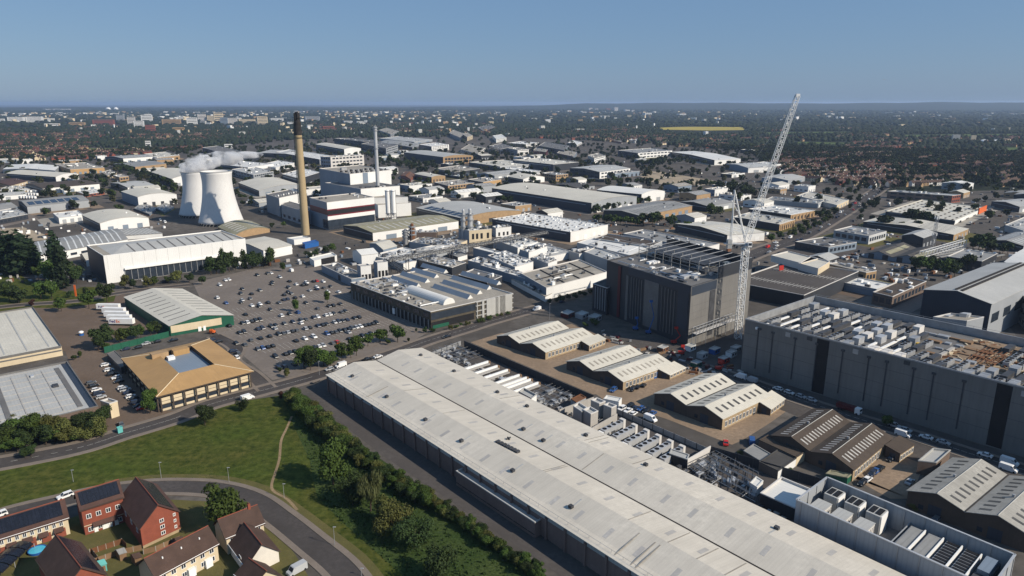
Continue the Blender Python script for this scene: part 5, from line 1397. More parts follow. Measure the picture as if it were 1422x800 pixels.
# ------------------------------------------------------------------ sheds, offices and stores further off
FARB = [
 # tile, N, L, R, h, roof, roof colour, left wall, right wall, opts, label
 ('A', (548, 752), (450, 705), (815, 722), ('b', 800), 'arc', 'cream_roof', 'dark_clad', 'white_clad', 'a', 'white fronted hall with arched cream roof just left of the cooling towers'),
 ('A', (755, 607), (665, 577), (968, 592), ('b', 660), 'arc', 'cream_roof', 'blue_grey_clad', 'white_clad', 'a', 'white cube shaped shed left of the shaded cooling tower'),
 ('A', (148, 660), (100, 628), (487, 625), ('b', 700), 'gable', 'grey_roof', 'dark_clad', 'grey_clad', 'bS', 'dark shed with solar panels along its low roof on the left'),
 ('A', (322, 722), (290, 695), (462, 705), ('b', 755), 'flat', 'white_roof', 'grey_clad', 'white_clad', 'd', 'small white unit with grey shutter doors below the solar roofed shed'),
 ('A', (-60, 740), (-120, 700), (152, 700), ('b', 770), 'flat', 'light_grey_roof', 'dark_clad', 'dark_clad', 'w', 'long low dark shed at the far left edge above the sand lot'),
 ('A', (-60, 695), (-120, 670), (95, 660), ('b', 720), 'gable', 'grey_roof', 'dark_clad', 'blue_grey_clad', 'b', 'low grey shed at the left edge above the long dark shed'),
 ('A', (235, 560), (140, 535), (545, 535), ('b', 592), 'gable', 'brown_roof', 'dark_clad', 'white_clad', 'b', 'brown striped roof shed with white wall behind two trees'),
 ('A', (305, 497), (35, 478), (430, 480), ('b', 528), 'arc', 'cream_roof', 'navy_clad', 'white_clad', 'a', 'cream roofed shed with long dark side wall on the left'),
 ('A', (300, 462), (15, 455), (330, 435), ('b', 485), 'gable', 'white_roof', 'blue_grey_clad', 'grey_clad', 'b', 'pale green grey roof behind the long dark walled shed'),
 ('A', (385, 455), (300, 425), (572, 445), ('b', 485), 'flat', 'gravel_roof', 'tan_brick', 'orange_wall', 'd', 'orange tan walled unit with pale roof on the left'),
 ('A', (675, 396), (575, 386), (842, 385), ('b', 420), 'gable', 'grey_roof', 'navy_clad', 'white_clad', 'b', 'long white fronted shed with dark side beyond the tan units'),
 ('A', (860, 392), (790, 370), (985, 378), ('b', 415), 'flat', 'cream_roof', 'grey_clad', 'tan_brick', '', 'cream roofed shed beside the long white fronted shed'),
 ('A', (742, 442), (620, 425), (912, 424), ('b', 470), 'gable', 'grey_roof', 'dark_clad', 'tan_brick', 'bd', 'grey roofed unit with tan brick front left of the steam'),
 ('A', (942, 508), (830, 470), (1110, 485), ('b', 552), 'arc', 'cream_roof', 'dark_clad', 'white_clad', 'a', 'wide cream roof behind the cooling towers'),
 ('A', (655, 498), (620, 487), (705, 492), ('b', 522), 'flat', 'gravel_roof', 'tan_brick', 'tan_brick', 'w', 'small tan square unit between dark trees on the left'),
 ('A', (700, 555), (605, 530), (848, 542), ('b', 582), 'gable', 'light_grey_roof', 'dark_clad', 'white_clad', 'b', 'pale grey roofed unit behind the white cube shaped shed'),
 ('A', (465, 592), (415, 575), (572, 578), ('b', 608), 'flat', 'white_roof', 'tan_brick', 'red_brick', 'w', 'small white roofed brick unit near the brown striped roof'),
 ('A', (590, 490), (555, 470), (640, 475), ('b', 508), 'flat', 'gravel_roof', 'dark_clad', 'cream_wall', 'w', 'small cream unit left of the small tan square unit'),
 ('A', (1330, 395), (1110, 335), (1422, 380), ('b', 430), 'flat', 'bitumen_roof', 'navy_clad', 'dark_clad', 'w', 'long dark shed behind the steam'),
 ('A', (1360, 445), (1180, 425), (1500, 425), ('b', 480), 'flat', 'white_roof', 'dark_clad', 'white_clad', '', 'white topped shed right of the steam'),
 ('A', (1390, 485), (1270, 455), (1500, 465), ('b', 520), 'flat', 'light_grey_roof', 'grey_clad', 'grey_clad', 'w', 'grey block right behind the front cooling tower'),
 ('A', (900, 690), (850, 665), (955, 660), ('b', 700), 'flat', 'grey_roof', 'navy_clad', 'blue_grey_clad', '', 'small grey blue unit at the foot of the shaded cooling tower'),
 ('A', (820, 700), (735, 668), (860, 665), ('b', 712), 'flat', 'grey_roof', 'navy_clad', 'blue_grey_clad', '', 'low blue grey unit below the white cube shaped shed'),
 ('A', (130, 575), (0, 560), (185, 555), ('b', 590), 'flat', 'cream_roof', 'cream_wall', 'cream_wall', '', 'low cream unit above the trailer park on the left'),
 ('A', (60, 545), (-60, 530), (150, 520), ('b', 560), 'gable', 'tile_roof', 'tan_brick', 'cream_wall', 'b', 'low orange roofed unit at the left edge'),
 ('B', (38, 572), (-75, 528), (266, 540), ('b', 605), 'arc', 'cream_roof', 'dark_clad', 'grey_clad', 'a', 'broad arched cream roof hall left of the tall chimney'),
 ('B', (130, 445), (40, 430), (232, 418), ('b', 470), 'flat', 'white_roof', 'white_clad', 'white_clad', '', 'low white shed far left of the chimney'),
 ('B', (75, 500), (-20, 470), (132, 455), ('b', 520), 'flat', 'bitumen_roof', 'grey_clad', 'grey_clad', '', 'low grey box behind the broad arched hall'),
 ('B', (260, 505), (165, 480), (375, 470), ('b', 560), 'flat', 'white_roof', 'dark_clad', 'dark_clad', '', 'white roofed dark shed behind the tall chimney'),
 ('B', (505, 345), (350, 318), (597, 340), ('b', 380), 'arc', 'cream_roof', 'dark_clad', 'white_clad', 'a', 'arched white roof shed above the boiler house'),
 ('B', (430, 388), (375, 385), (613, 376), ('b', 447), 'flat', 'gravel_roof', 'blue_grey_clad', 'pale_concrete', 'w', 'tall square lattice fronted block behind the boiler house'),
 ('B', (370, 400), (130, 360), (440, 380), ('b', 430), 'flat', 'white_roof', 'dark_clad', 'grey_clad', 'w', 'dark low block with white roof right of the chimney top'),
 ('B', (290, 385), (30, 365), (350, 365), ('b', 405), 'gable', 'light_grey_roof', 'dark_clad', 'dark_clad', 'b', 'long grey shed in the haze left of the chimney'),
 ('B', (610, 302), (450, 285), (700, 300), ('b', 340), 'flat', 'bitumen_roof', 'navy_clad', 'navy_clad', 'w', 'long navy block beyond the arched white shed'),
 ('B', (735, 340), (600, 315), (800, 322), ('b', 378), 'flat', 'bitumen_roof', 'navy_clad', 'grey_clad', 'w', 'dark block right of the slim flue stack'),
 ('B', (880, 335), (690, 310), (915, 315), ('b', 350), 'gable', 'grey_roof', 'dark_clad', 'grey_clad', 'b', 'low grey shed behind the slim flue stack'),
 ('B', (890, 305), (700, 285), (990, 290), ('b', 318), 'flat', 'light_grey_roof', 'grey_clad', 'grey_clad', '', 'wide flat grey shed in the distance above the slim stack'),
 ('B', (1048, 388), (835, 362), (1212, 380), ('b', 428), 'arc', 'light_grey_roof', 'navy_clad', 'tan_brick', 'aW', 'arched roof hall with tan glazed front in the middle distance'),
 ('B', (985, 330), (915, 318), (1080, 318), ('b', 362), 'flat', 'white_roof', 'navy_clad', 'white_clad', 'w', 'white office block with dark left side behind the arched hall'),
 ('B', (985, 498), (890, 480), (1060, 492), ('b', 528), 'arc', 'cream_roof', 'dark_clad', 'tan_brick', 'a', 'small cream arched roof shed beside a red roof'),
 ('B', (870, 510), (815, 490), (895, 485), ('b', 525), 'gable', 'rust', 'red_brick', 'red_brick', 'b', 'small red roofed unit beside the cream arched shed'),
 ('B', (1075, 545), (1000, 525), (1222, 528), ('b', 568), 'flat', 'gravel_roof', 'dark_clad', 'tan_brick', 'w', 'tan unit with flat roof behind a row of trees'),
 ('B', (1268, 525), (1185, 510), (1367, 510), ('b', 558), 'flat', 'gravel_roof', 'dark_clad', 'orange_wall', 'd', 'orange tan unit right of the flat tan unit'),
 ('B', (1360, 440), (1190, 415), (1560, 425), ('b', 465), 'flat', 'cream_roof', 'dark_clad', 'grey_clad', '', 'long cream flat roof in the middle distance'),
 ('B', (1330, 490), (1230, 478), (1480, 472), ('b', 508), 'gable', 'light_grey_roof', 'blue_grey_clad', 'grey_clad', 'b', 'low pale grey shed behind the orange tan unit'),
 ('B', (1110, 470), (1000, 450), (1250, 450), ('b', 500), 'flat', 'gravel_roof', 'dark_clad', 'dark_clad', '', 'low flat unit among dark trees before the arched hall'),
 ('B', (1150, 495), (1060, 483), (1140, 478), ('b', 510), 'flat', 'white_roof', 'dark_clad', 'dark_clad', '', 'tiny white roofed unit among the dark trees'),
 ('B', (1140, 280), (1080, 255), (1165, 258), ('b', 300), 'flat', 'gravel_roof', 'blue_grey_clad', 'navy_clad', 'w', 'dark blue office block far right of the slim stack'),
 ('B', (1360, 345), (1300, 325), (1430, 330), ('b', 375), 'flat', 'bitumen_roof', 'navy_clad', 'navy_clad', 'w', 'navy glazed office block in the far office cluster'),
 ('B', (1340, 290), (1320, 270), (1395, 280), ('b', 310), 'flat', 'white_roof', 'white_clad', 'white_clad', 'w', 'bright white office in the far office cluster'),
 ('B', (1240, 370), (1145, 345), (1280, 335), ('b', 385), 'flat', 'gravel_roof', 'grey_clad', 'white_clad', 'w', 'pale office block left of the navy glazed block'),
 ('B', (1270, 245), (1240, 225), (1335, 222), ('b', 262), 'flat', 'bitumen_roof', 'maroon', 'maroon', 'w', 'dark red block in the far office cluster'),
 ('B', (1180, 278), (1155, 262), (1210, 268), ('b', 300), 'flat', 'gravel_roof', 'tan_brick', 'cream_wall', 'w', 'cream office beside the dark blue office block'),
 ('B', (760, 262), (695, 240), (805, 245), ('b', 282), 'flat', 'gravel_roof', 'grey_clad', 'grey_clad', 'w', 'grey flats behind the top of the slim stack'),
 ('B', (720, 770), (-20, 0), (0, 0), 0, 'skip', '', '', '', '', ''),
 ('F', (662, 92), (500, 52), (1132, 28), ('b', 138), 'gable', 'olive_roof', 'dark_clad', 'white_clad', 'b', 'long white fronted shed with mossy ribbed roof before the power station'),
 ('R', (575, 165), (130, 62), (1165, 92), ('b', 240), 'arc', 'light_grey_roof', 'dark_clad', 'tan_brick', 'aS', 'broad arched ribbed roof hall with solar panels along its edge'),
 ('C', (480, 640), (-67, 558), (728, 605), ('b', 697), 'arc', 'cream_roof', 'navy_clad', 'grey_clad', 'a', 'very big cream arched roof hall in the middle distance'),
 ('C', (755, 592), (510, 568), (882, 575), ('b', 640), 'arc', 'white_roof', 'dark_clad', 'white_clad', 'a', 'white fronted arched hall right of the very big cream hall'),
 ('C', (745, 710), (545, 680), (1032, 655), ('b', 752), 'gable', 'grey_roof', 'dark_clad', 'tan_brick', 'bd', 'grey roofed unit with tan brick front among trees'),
 ('C', (400, 557), (258, 540), (497, 545), ('b', 575), 'gable', 'dark_roof', 'dark_clad', 'grey_clad', 'b', 'dark ridged roof unit behind the very big cream hall'),
 ('C', (105, 510), (20, 495), (222, 497), ('b', 538), 'arc', 'cream_roof', 'dark_clad', 'white_clad', 'a', 'cream roofed white unit left of the dark ridged roof'),
 ('C', (270, 428), (48, 403), (412, 415), ('b', 467), 'flat', 'cream_roof', 'navy_clad', 'dark_clad', '', 'dark walled hall with pale roof in the far middle'),
 ('C', (525, 470), (360, 448), (692, 450), ('b', 508), 'gable', 'light_grey_roof', 'navy_clad', 'white_clad', 'bw', 'blue walled hall with pale ridged roof left of the sand lot'),
 ('C', (610, 478), (545, 475), (744, 464), ('b', 505), 'flat', 'grey_roof', 'blue_grey_clad', 'blue_grey_clad', '', 'grey blue box in front of the blue walled hall'),
 ('C', (735, 366), (625, 350), (922, 352), ('b', 398), 'flat', 'grey_roof', 'navy_clad', 'white_clad', 'w', 'white fronted store with dark left end beyond the sand lot'),
 ('C', (1155, 405), (915, 360), (1298, 398), ('b', 432), 'gable', 'white_roof', 'dark_clad', 'white_clad', 'b', 'long bright white roofed store beyond the sand lot'),
 ('C', (1340, 448), (1218, 425), (1500, 440), ('b', 475), 'gable', 'light_grey_roof', 'blue_grey_clad', 'white_clad', 'b', 'grey blue shed just right of the crane jib'),
 ('C', (1115, 657), (965, 635), (1258, 635), ('b', 690), 'gable', 'grey_roof', 'dark_clad', 'grey_clad', 'b', 'grey ridged unit just left of the crane head'),
 ('C', (285, 486), (205, 474), (352, 480), ('b', 522), 'flat', 'grey_roof', 'tan_brick', 'tan_brick', 'w', 'tan block among trees left of the blue walled hall'),
 ('C', (150, 470), (-40, 445), (200, 462), ('b', 490), 'flat', 'white_roof', 'dark_clad', 'grey_clad', '', 'low pale shed before the dark walled hall'),
 ('C', (420, 500), (365, 497), (550, 510), 5, 'flat', 'cream_roof', 'dark_clad', 'tan_brick', '', 'low cream roof by the row of small trees'),
 ('C', (495, 395), (460, 378), (556, 380), ('b', 430), 'flat', 'gravel_roof', 'grey_clad', 'white_clad', 'w', 'white office block above the blue walled hall'),
 ('C', (330, 350), (190, 325), (355, 325), ('b', 375), 'flat', 'bitumen_roof', 'navy_clad', 'blue_grey_clad', 'w', 'blue glazed office block in the far middle'),
 ('C', (380, 385), (290, 365), (400, 360), ('b', 405), 'flat', 'gravel_roof', 'navy_clad', 'blue_grey_clad', 'w', 'dark blue office in front of the blue glazed block'),
 ('C', (75, 350), (20, 338), (135, 345), ('b', 380), 'flat', 'gravel_roof', 'grey_clad', 'white_clad', 'w', 'grey white office near the far office cluster'),
 ('C', (230, 360), (160, 350), (240, 345), ('b', 390), 'flat', 'gravel_roof', 'red_brick', 'maroon', 'w', 'brick red office in the far middle'),
 ('C', (120, 318), (20, 310), (190, 308), ('b', 335), 'flat', 'white_roof', 'tan_brick', 'white_clad', 'w', 'low white office strip on the far skyline'),
 ('C', (400, 320), (350, 308), (428, 305), ('b', 330), 'flat', 'white_roof', 'grey_clad', 'white_clad', 'w', 'small white flats in the far middle'),
 ('C', (1420, 440), (1330, 425), (1520, 425), ('b', 470), 'flat', 'white_roof', 'blue_grey_clad', 'white_clad', '', 'white shed near the head of the crane'),
 ('C', (645, 305), (595, 295), (640, 288), ('b', 315), 'flat', 'gravel_roof', 'red_brick', 'tan_brick', 'w', 'brick flats on the far right of the office cluster'),
 ('C', (720, 300), (685, 292), (752, 290), ('b', 312), 'flat', 'white_roof', 'white_clad', 'white_clad', 'w', 'white flats above the white fronted store'),
 ('G', (365, 88), (-65, 15), (570, 47), ('b', 145), 'flat', 'white_roof', 'navy_clad', 'white_clad', 'c', 'vast white flat roof hall dotted with small vents'),
 ('G', (1225, 105), (940, 42), (1430, 90), ('b', 150), 'gable', 'cream_roof', 'dark_clad', 'white_clad', 'b', 'long cream roofed hall behind the crane with saplings beside it'),
 ('D', (1055, 712), (688, 662), (1222, 640), ('b', 735), 'flat', 'cream_roof', 'dark_clad', 'white_clad', 'k', 'big store with patterned cream roof and orange entrance'),
 ('H', (1050, 100), (570, 30), (1128, 68), ('b', 132), 'gable', 'cream_roof', 'dark_clad', 'tan_brick', 'b', 'long cream roofed unit in front of the orange store'),
 ('D', (1042, 580), (697, 556), (1087, 574), ('b', 620), 'flat', 'light_grey_roof', 'brown_brick', 'red_brick', 'w', 'long brown brick unit with grey roof beside the main road'),
 ('D', (185, 682), (-40, 650), (318, 657), ('b', 718), 'flat', 'white_roof', 'dark_clad', 'tan_brick', 'o', 'pale roofed unit with orange brick piers nearer the road'),
 ('D', (125, 732), (-120, 690), (208, 706), ('b', 770), 'flat', 'cream_roof', 'dark_clad', 'tan_brick', 'o', 'pale roofed unit with orange brick piers nearer the crane'),
 ('D', (430, 630), (215, 580), (492, 602), ('b', 655), 'flat', 'cream_roof', 'grey_clad', 'cream_wall', '', 'cream parking roof above the main road'),
 ('D', (330, 622), (50, 600), (360, 605), ('b', 648), 'flat', 'grey_roof', 'grey_clad', 'grey_clad', '', 'low grey unit before the cream parking roof'),
 ('D', (1400, 640), (1250, 610), (1560, 625), ('b', 670), 'gable', 'light_grey_roof', 'dark_clad', 'grey_clad', 'b', 'grey green shed at the right edge beyond the store'),
 ('D', (1420, 765), (1322, 735), (1560, 700), ('b', 800), 'flat', 'light_grey_roof', 'grey_clad', 'grey_clad', '', 'pale grey unit at the right edge near the orange store'),
 ('D', (170, 500), (30, 485), (260, 480), ('b', 525), 'gable', 'light_grey_roof', 'blue_grey_clad', 'grey_clad', 'b', 'low grey shed left of the distant terraces'),
 ('H', (600, 106), (413, 75), (693, 80), ('b', 152), 'flat', 'grey_roof', 'grey_clad', 'light_clad', 'w', 'pale grey square block right of the car showroom'),
 ('H', (385, 165), (208, 135), (535, 138), ('b', 205), 'flat', 'bitumen_roof', 'dark_clad', 'blue_grey_clad', 'w', 'dark glazed car showroom with flat roof by the main road'),
 ('H', (640, 388), (430, 345), (722, 360), ('b', 430), 'flat', 'white_roof', 'blue_grey_clad', 'grey_clad', '', 'white roofed box behind the data centre'),
 ('H', (725, 428), (620, 403), (905, 345), ('b', 492), 'flat', 'brown_roof', 'brown_brick', 'brown_brick', 'w', 'brown flat roofed block with slit windows behind the data centre'),
 ('H', (1120, 556), (940, 535), (1210, 535), 17, 'flat', 'gravel_roof', 'grey_clad', 'grey_clad', '', 'low pale roofed box between the data centre and the white gabled hall'),
 ('H', (1500, 300), (1318, 245), (1680, 200), 13, 'arc', 'white_roof', 'grey_clad', 'grey_clad', 'a', 'white barrel roofed hall at the right edge'),
 ('H', (1420, 160), (1235, 130), (1560, 112), ('b', 195), 'gable', 'grey_roof', 'dark_clad', 'grey_clad', 'b', 'grey ridged shed at the right edge above the barrel roof'),
 ('H', (1480, 480), (1375, 380), (1620, 390), 16, 'flat', 'light_grey_roof', 'grey_clad', 'grey_clad', 'w', 'grey block at the right edge beside the white gabled hall'),
 ('H', (585, 300), (380, 252), (640, 290), 7.5, 'flat', 'gravel_roof', 'tan_brick', 'tan_brick', 'w', 'low tan strip of units beside the dark parking deck'),
]
mat('light_clad', (.52, .54, .55), .55, .1, .06, rib=.1, ribw=1.2)
def far_building(i, e):
    t, N, L, Rt, h, roof, rm, wl, wr, op, lab = e
    if roof == 'skip': return
    cat = 'office' if 'office' in lab or 'flats' in lab else ('store' if 'store' in lab else 'warehouse')
    nm = {'office': 'office_block', 'store': 'retail_store', 'warehouse': 'industrial_shed'}[cat]
    pax = 'a' if 'a' in op else 'b'
    s = B(t, N, L, Rt, h, nm, cat, lab, roof, rm, wl, wr, None, 1, .35, pax)
    r = random.Random(i)
    if roof in ('gable', 'arc'):
        w_ = s.la if pax == 'b' else s.lb; le = s.lb if pax == 'b' else s.la
        if 'S' in op:
            for k in range(7):
                u = s.la * .04; z = s.zr(.0, 0)
                if pax == 'a':
                    t0, t1 = .03, .16
                    e0, e1 = le * (.05 + .12 * k), le * (.05 + .12 * k + .10)
                    q = lambda d: [s.p(e0, t0 * s.lb, s.zr(0, t0 * s.lb) + .28 + d), s.p(e1, t0 * s.lb, s.zr(0, t0 * s.lb) + .28 + d), s.p(e1, t1 * s.lb, s.zr(0, t1 * s.lb) + .28 + d), s.p(e0, t1 * s.lb, s.zr(0, t1 * s.lb) + .28 + d)]
                else:
                    e0, e1 = le * (.05 + .12 * k), le * (.05 + .12 * k + .10)
                    q = lambda d: [s.p(s.la * .1, e0, s.zr(s.la * .1, 0) + .28 + d), s.p(s.la * .1, e1, s.zr(s.la * .1, 0) + .28 + d), s.p(s.la * .4, e1, s.zr(s.la * .4, 0) + .28 + d), s.p(s.la * .4, e0, s.zr(s.la * .4, 0) + .28 + d)]
                m = MB(); m.hexa(q(0), q(.1)); s.part(m, 'solar_panel', 'solar')
        elif r.random() < .6 and roof == 'gable': s.rooflights(min(14, max(4, int(le / 7))), .2, .8, .22, r.choice(('rooflight_pale', 'skylight', 'dirty_skylight')))
        for k in range(r.randint(0, 4)): s.rbox(s.la * r.uniform(.2, .8), s.lb * r.uniform(.1, .9), 1.4, 1.4, 1.2, 'roof_vent', r.choice(('galv', 'white_paint', 'dark_steel')))
    else:
        area = s.la * s.lb
        n = int(min(16, 2 + area / 160))
        if 'c' in op:
            for a in range(11):
                for b_ in range(8):
                    s.rbox(s.la * (a + .5 + r.uniform(-.2, .2)) / 11, s.lb * (b_ + .5 + r.uniform(-.2, .2)) / 8, r.uniform(.8, 2.2), r.uniform(.8, 2.2), r.uniform(.5, 1.4), 'roof_vent', r.choice(('galv', 'white_paint', 'brown_roof', 'steel')))
        elif 'k' in op:
            for a in range(9):
                for b_ in range(8):
                    s.rbox(s.la * (a + .5) / 9, s.lb * (b_ + .5 + .25 * (a % 2)) / 8.4, 1.6, s.lb * .035, .5, 'rooflight', 'brown_roof')
            s.strip('R', s.lb * .72, s.lb * .98, .3, s.h + 2.2, 'entrance_front', 'orange_paint', 1.2)
            s.strip('R', .3, s.lb * .70, s.h * .3, s.h * .95, 'fascia', 'white_paint', .4)
        else:
            s.clutter(n, smin=1.2, smax=4, hmax=2)
            if n > 8 and r.random() < .7:
                for k in range(6):
                    m = MB(); v = s.lb * (k + .5) / 6; m.box(s.p(s.la / 2, v, 0), s.a * s.la * .42, s.b * .25, s.hd, s.hd + .2); s.part(m, 'roof_seam_streak', 'concrete')
    h_ = s.h - s.z0
    if 'w' in op:
        fl = max(1, min(6, int(h_ / 3.4))) if cat == 'office' else max(1, min(3, int(h_ / 4.5)))
        for f_ in range(fl):
            za, zb = h_ * (f_ + .30) / fl, h_ * (f_ + .72) / fl
            s.row('R', max(3, min(9, int(s.lb / 5))), za, zb, .72, 'window', 'glass', .04, .96)
            s.row('L', max(3, min(7, int(s.la / 6))), za, zb, .72, 'window', 'glass', .04, .96)
    elif 'W' in op:
        for f_ in range(2): s.row('R', 9, h_ * (.12 + .42 * f_), h_ * (.42 + .42 * f_), .8, 'window', 'glass', .05, .95)
    elif 'd' in op: s.row('R', max(3, min(7, int(s.lb / 8))), .1, min(4.2, h_ * .65), .5, 'shutter_door', r.choice(('grey_clad', 'blue_grey_clad', 'white_paint')), .05, .95, None, .1)
    elif 'o' in op:
        s.row('R', 7, .1, h_ * .8, .45, 'pier', 'tan_brick', .02, .98, None, .5); s.row('R', 7, 1, h_ * .6, .3, 'window', 'glass', .09, 1.05)
    else:
        s.row('R', r.randint(2, 5), .1, min(4.5, h_ * .55), .38, 'door', r.choice(('dark_clad', 'grey_clad', 'blue_grey_clad', 'white_paint')), .05, .95, None, .1)
        s.strip('L', s.la * .05, s.la * .95, h_ * .72, h_ * .80, 'trim_band', r.choice(('grey_clad', 'blue_grey_clad', 'light_grey_roof')), .06)
    return s
for i, e in enumerate(FARB):
    s = far_building(i, e)
    if s and s.N.length > 420:      # the paved apron round each shed
        r = random.Random(i + 50); e1, e2, e3, e4 = (r.uniform(3, 17) for _ in range(4))
        sheet('yard', [s.p(-e1, -e2, 0), s.p(-e1, s.lb + e3, 0), s.p(s.la + e4, s.lb + e3, 0), s.p(s.la + e4, -e2, 0)], r.choice(('asphalt', 'road_asphalt', 'yard', 'car_park', 'yard_brown', 'gravel_roof', 'verge')), .024 + i * .0002)
# white gabled hall with a dark ridge walkway, right edge
s = B('H', (1250, 468), (890, 392), (1590, 305), 20, 'gabled_hall', 'warehouse', 'big white gabled hall with dark ridge strip at the right edge', 'gable', 'light_grey_roof', 'navy_clad', 'grey_clad', 3.2, 1, .5, 'b')
for d in (-1.4, 1.4):
    m = MB(); m.hexa([s.p(s.la / 2 + d - .7, 2, s.h + 3.0), s.p(s.la / 2 + d - .7, s.lb - 2, s.h + 3.0), s.p(s.la / 2 + d + .7, s.lb - 2, s.h + 3.0), s.p(s.la / 2 + d + .7, 2, s.h + 3.0)], [s.p(s.la / 2 + d - .7, 2, s.h + 3.7), s.p(s.la / 2 + d - .7, s.lb - 2, s.h + 3.7), s.p(s.la / 2 + d + .7, s.lb - 2, s.h + 3.7), s.p(s.la / 2 + d + .7, 2, s.h + 3.7)])
    s.part(m, 'ridge_vent', 'soot')
s.row('R', 6, 9, 14, .6)
# twin gabled blue sheds with yellow roof strips
s = B('H', (880, 242), (575, 200), (1000, 190), ('b', 262), 'twin_shed', 'warehouse', 'twin gabled blue grey shed with yellowish strips on its dark roof', 'gable', 'dark_roof', 'blue_grey_clad', 'grey_clad', 3.4, 2, .4, 'b')
for k in (0, 1):
    u = s.la * (.25 + .5 * k) - s.la * .12
    m = MB(); q = lambda d: [s.p(u - 2, s.lb * .1, s.zr(u - 2, 0) + .25 + d), s.p(u + 2, s.lb * .1, s.zr(u + 2, 0) + .25 + d), s.p(u + 2, s.lb * .9, s.zr(u + 2, 0) + .25 + d), s.p(u - 2, s.lb * .9, s.zr(u - 2, 0) + .25 + d)]
    m.hexa(q(0), q(.08)); s.part(m, 'roof_strip', 'olive_roof')
s.row('L', 4, .1, 4, .4, 'door', 'dark_clad')
# dark parking deck
s = B('H', (255, 420), (-140, 345), (545, 293), 9, 'parking_deck', 'car park', 'dark roof parking deck with painted bay lines beside the tower', 'flat', 'asphalt', 'dark_clad', 'dark_clad')
for k in range(2):
    m = MB(); v = s.lb * (.25 + .4 * k); m.box(s.p(s.la / 2, v, 0), s.a * s.la * .45, s.b * .3, s.hd, s.hd + .02); s.part(m, 'bay_line', 'marking')
    for j in range(18):
        m = MB(); u = s.la * (.06 + .05 * j); m.box(s.p(u, v, 0), s.a * .1, s.b * 4.5, s.hd, s.hd + .025); s.part(m, 'bay_line', 'marking')
for (N, L, Rt, h_, lb_) in (((240, 250), (80, 208), (330, 225), 13, 'left'), ((330, 278), (225, 250), (392, 240), 13, 'right')):
    b_ = B('H', N, L, Rt, h_, 'ramp_house', 'ramp', lb_ + ' cream ramp cover on the dark parking deck', 'flat', 'cream_roof', 'pale_concrete', 'cream_wall', z0=8.3)
tag(wall_thing('deck_sign', gt('H', 122, 285, 9), gt('H', 145, 282, 9), 8.4, 11.8, .3, 'red_paint', 'small red sign standing on the dark parking deck', 'sign'))
# solar frames and racks
for k in range(5):
    p, q = gt('H', 900 + k * 48, 245 - k * 22, 4), gt('H', 1000 + k * 26, 240 - k * 22, 4)
p = gt('H', 1040, 250); q = gt('H', 1240, 212)
t_ = thing('storage_rack', p, 'rows of dark storage racks beside the white lattice frame', 'rack'); d = (q - p); nn = Vector((-d.y, d.x, 0)).normalized()
for k in range(7):
    m = MB(); c = (p + q) / 2 + nn * (k * 5 - 10); m.box(c, d / 2, nn * 1.1, 2.6, 3.2); m.build('rack_row', 'grey_roof', t_, p)
    m = MB()
    for e in (-.45, 0, .45): m.box(c + d * e, d.normalized() * .2, nn * .2, 0, 2.6)
    m.build('leg', 'dark_steel', t_, p)
p = gt('H', 890, 245); q = gt('H', 1112, 178)
t_ = thing('lattice_building', p, 'long white lattice frame building left of the storage racks', 'frame'); d = (q - p); nn = Vector((-d.y, d.x, 0)).normalized() * 4
m = MB()
for k in range(15):
    a = p + d * k / 14
    for e in (0, 1): m.bar(a + nn * e, a + nn * e + Vector((0, 0, 8)), .2)
    m.bar(a + Vector((0, 0, 8)), a + nn + Vector((0, 0, 8)), .2)
    if k: m.bar(a - d / 14, a + Vector((0, 0, 8)), .15); m.bar(a - d / 14 + nn + Vector((0, 0, 8)), a + nn, .15)
for e in (0, 1):
    for zz in (4, 8): m.bar(p + nn * e + Vector((0, 0, zz)), q + nn * e + Vector((0, 0, zz)), .2)
m.build('frame', 'white_paint', t_, p)
# telecom mast
px, py = tp('H', (930, 212)); g = G(px, py); hh = hgt(px, py, tp('H', (0, 2))[1])
cr = thing('lattice_mast', g, 'grey lattice telecom mast with antennas beside the twin gabled shed', 'mast'); cb = g
lattice('mast', g, g + Vector((0, 0, hh)), 2.6, 1.4, 14, .13, 'galv')
for k in range(6):
    a = k * 1.05; m = MB(); c = g + Vector((math.cos(a) * 1.6, math.sin(a) * 1.6, 0)); m.box(c, (.3, 0), (0, .3), hh * (.52 if k % 2 else .93), hh * (.58 if k % 2 else 1.0)); m.build('antenna', 'white_paint', cr, g)
# trailers, banner, satellite dome
def text_mesh(body, size, parent, loc, ex, ey, m_, ext=.02):
    cu_ = bpy.data.curves.new('lettering', 'FONT'); cu_.body = body; cu_.size = size; cu_.extrude = ext; cu_.offset = .05
    to = bpy.data.objects.new('lettering', cu_); COL.objects.link(to)
    me = bpy.data.meshes.new_from_object(to.evaluated_get(bpy.context.evaluated_depsgraph_get()))
    bpy.data.objects.remove(to)
    o = bpy.data.objects.new('lettering', me); COL.objects.link(o); me.materials.append(MATS[m_])
    from mathutils import Matrix
    ez = ex.cross(ey)
    o.matrix_local = Matrix(((ex.x, ey.x, ez.x, loc.x), (ex.y, ey.y, ez.y, loc.y), (ex.z, ey.z, ez.z, loc.z), (0, 0, 0, 1)))
    o.parent = parent; return o
mat('purple_paint', (.05, .015, .16), .5, .1, .3)
fr = [((590, 602), (738, 604)), ((572, 583), (728, 585)), ((555, 562), (712, 565)), ((540, 540), (700, 545)), ((518, 520), (664, 522))]
nearp = [(gt('E', *a), gt('E', *b)) for a, b in fr]
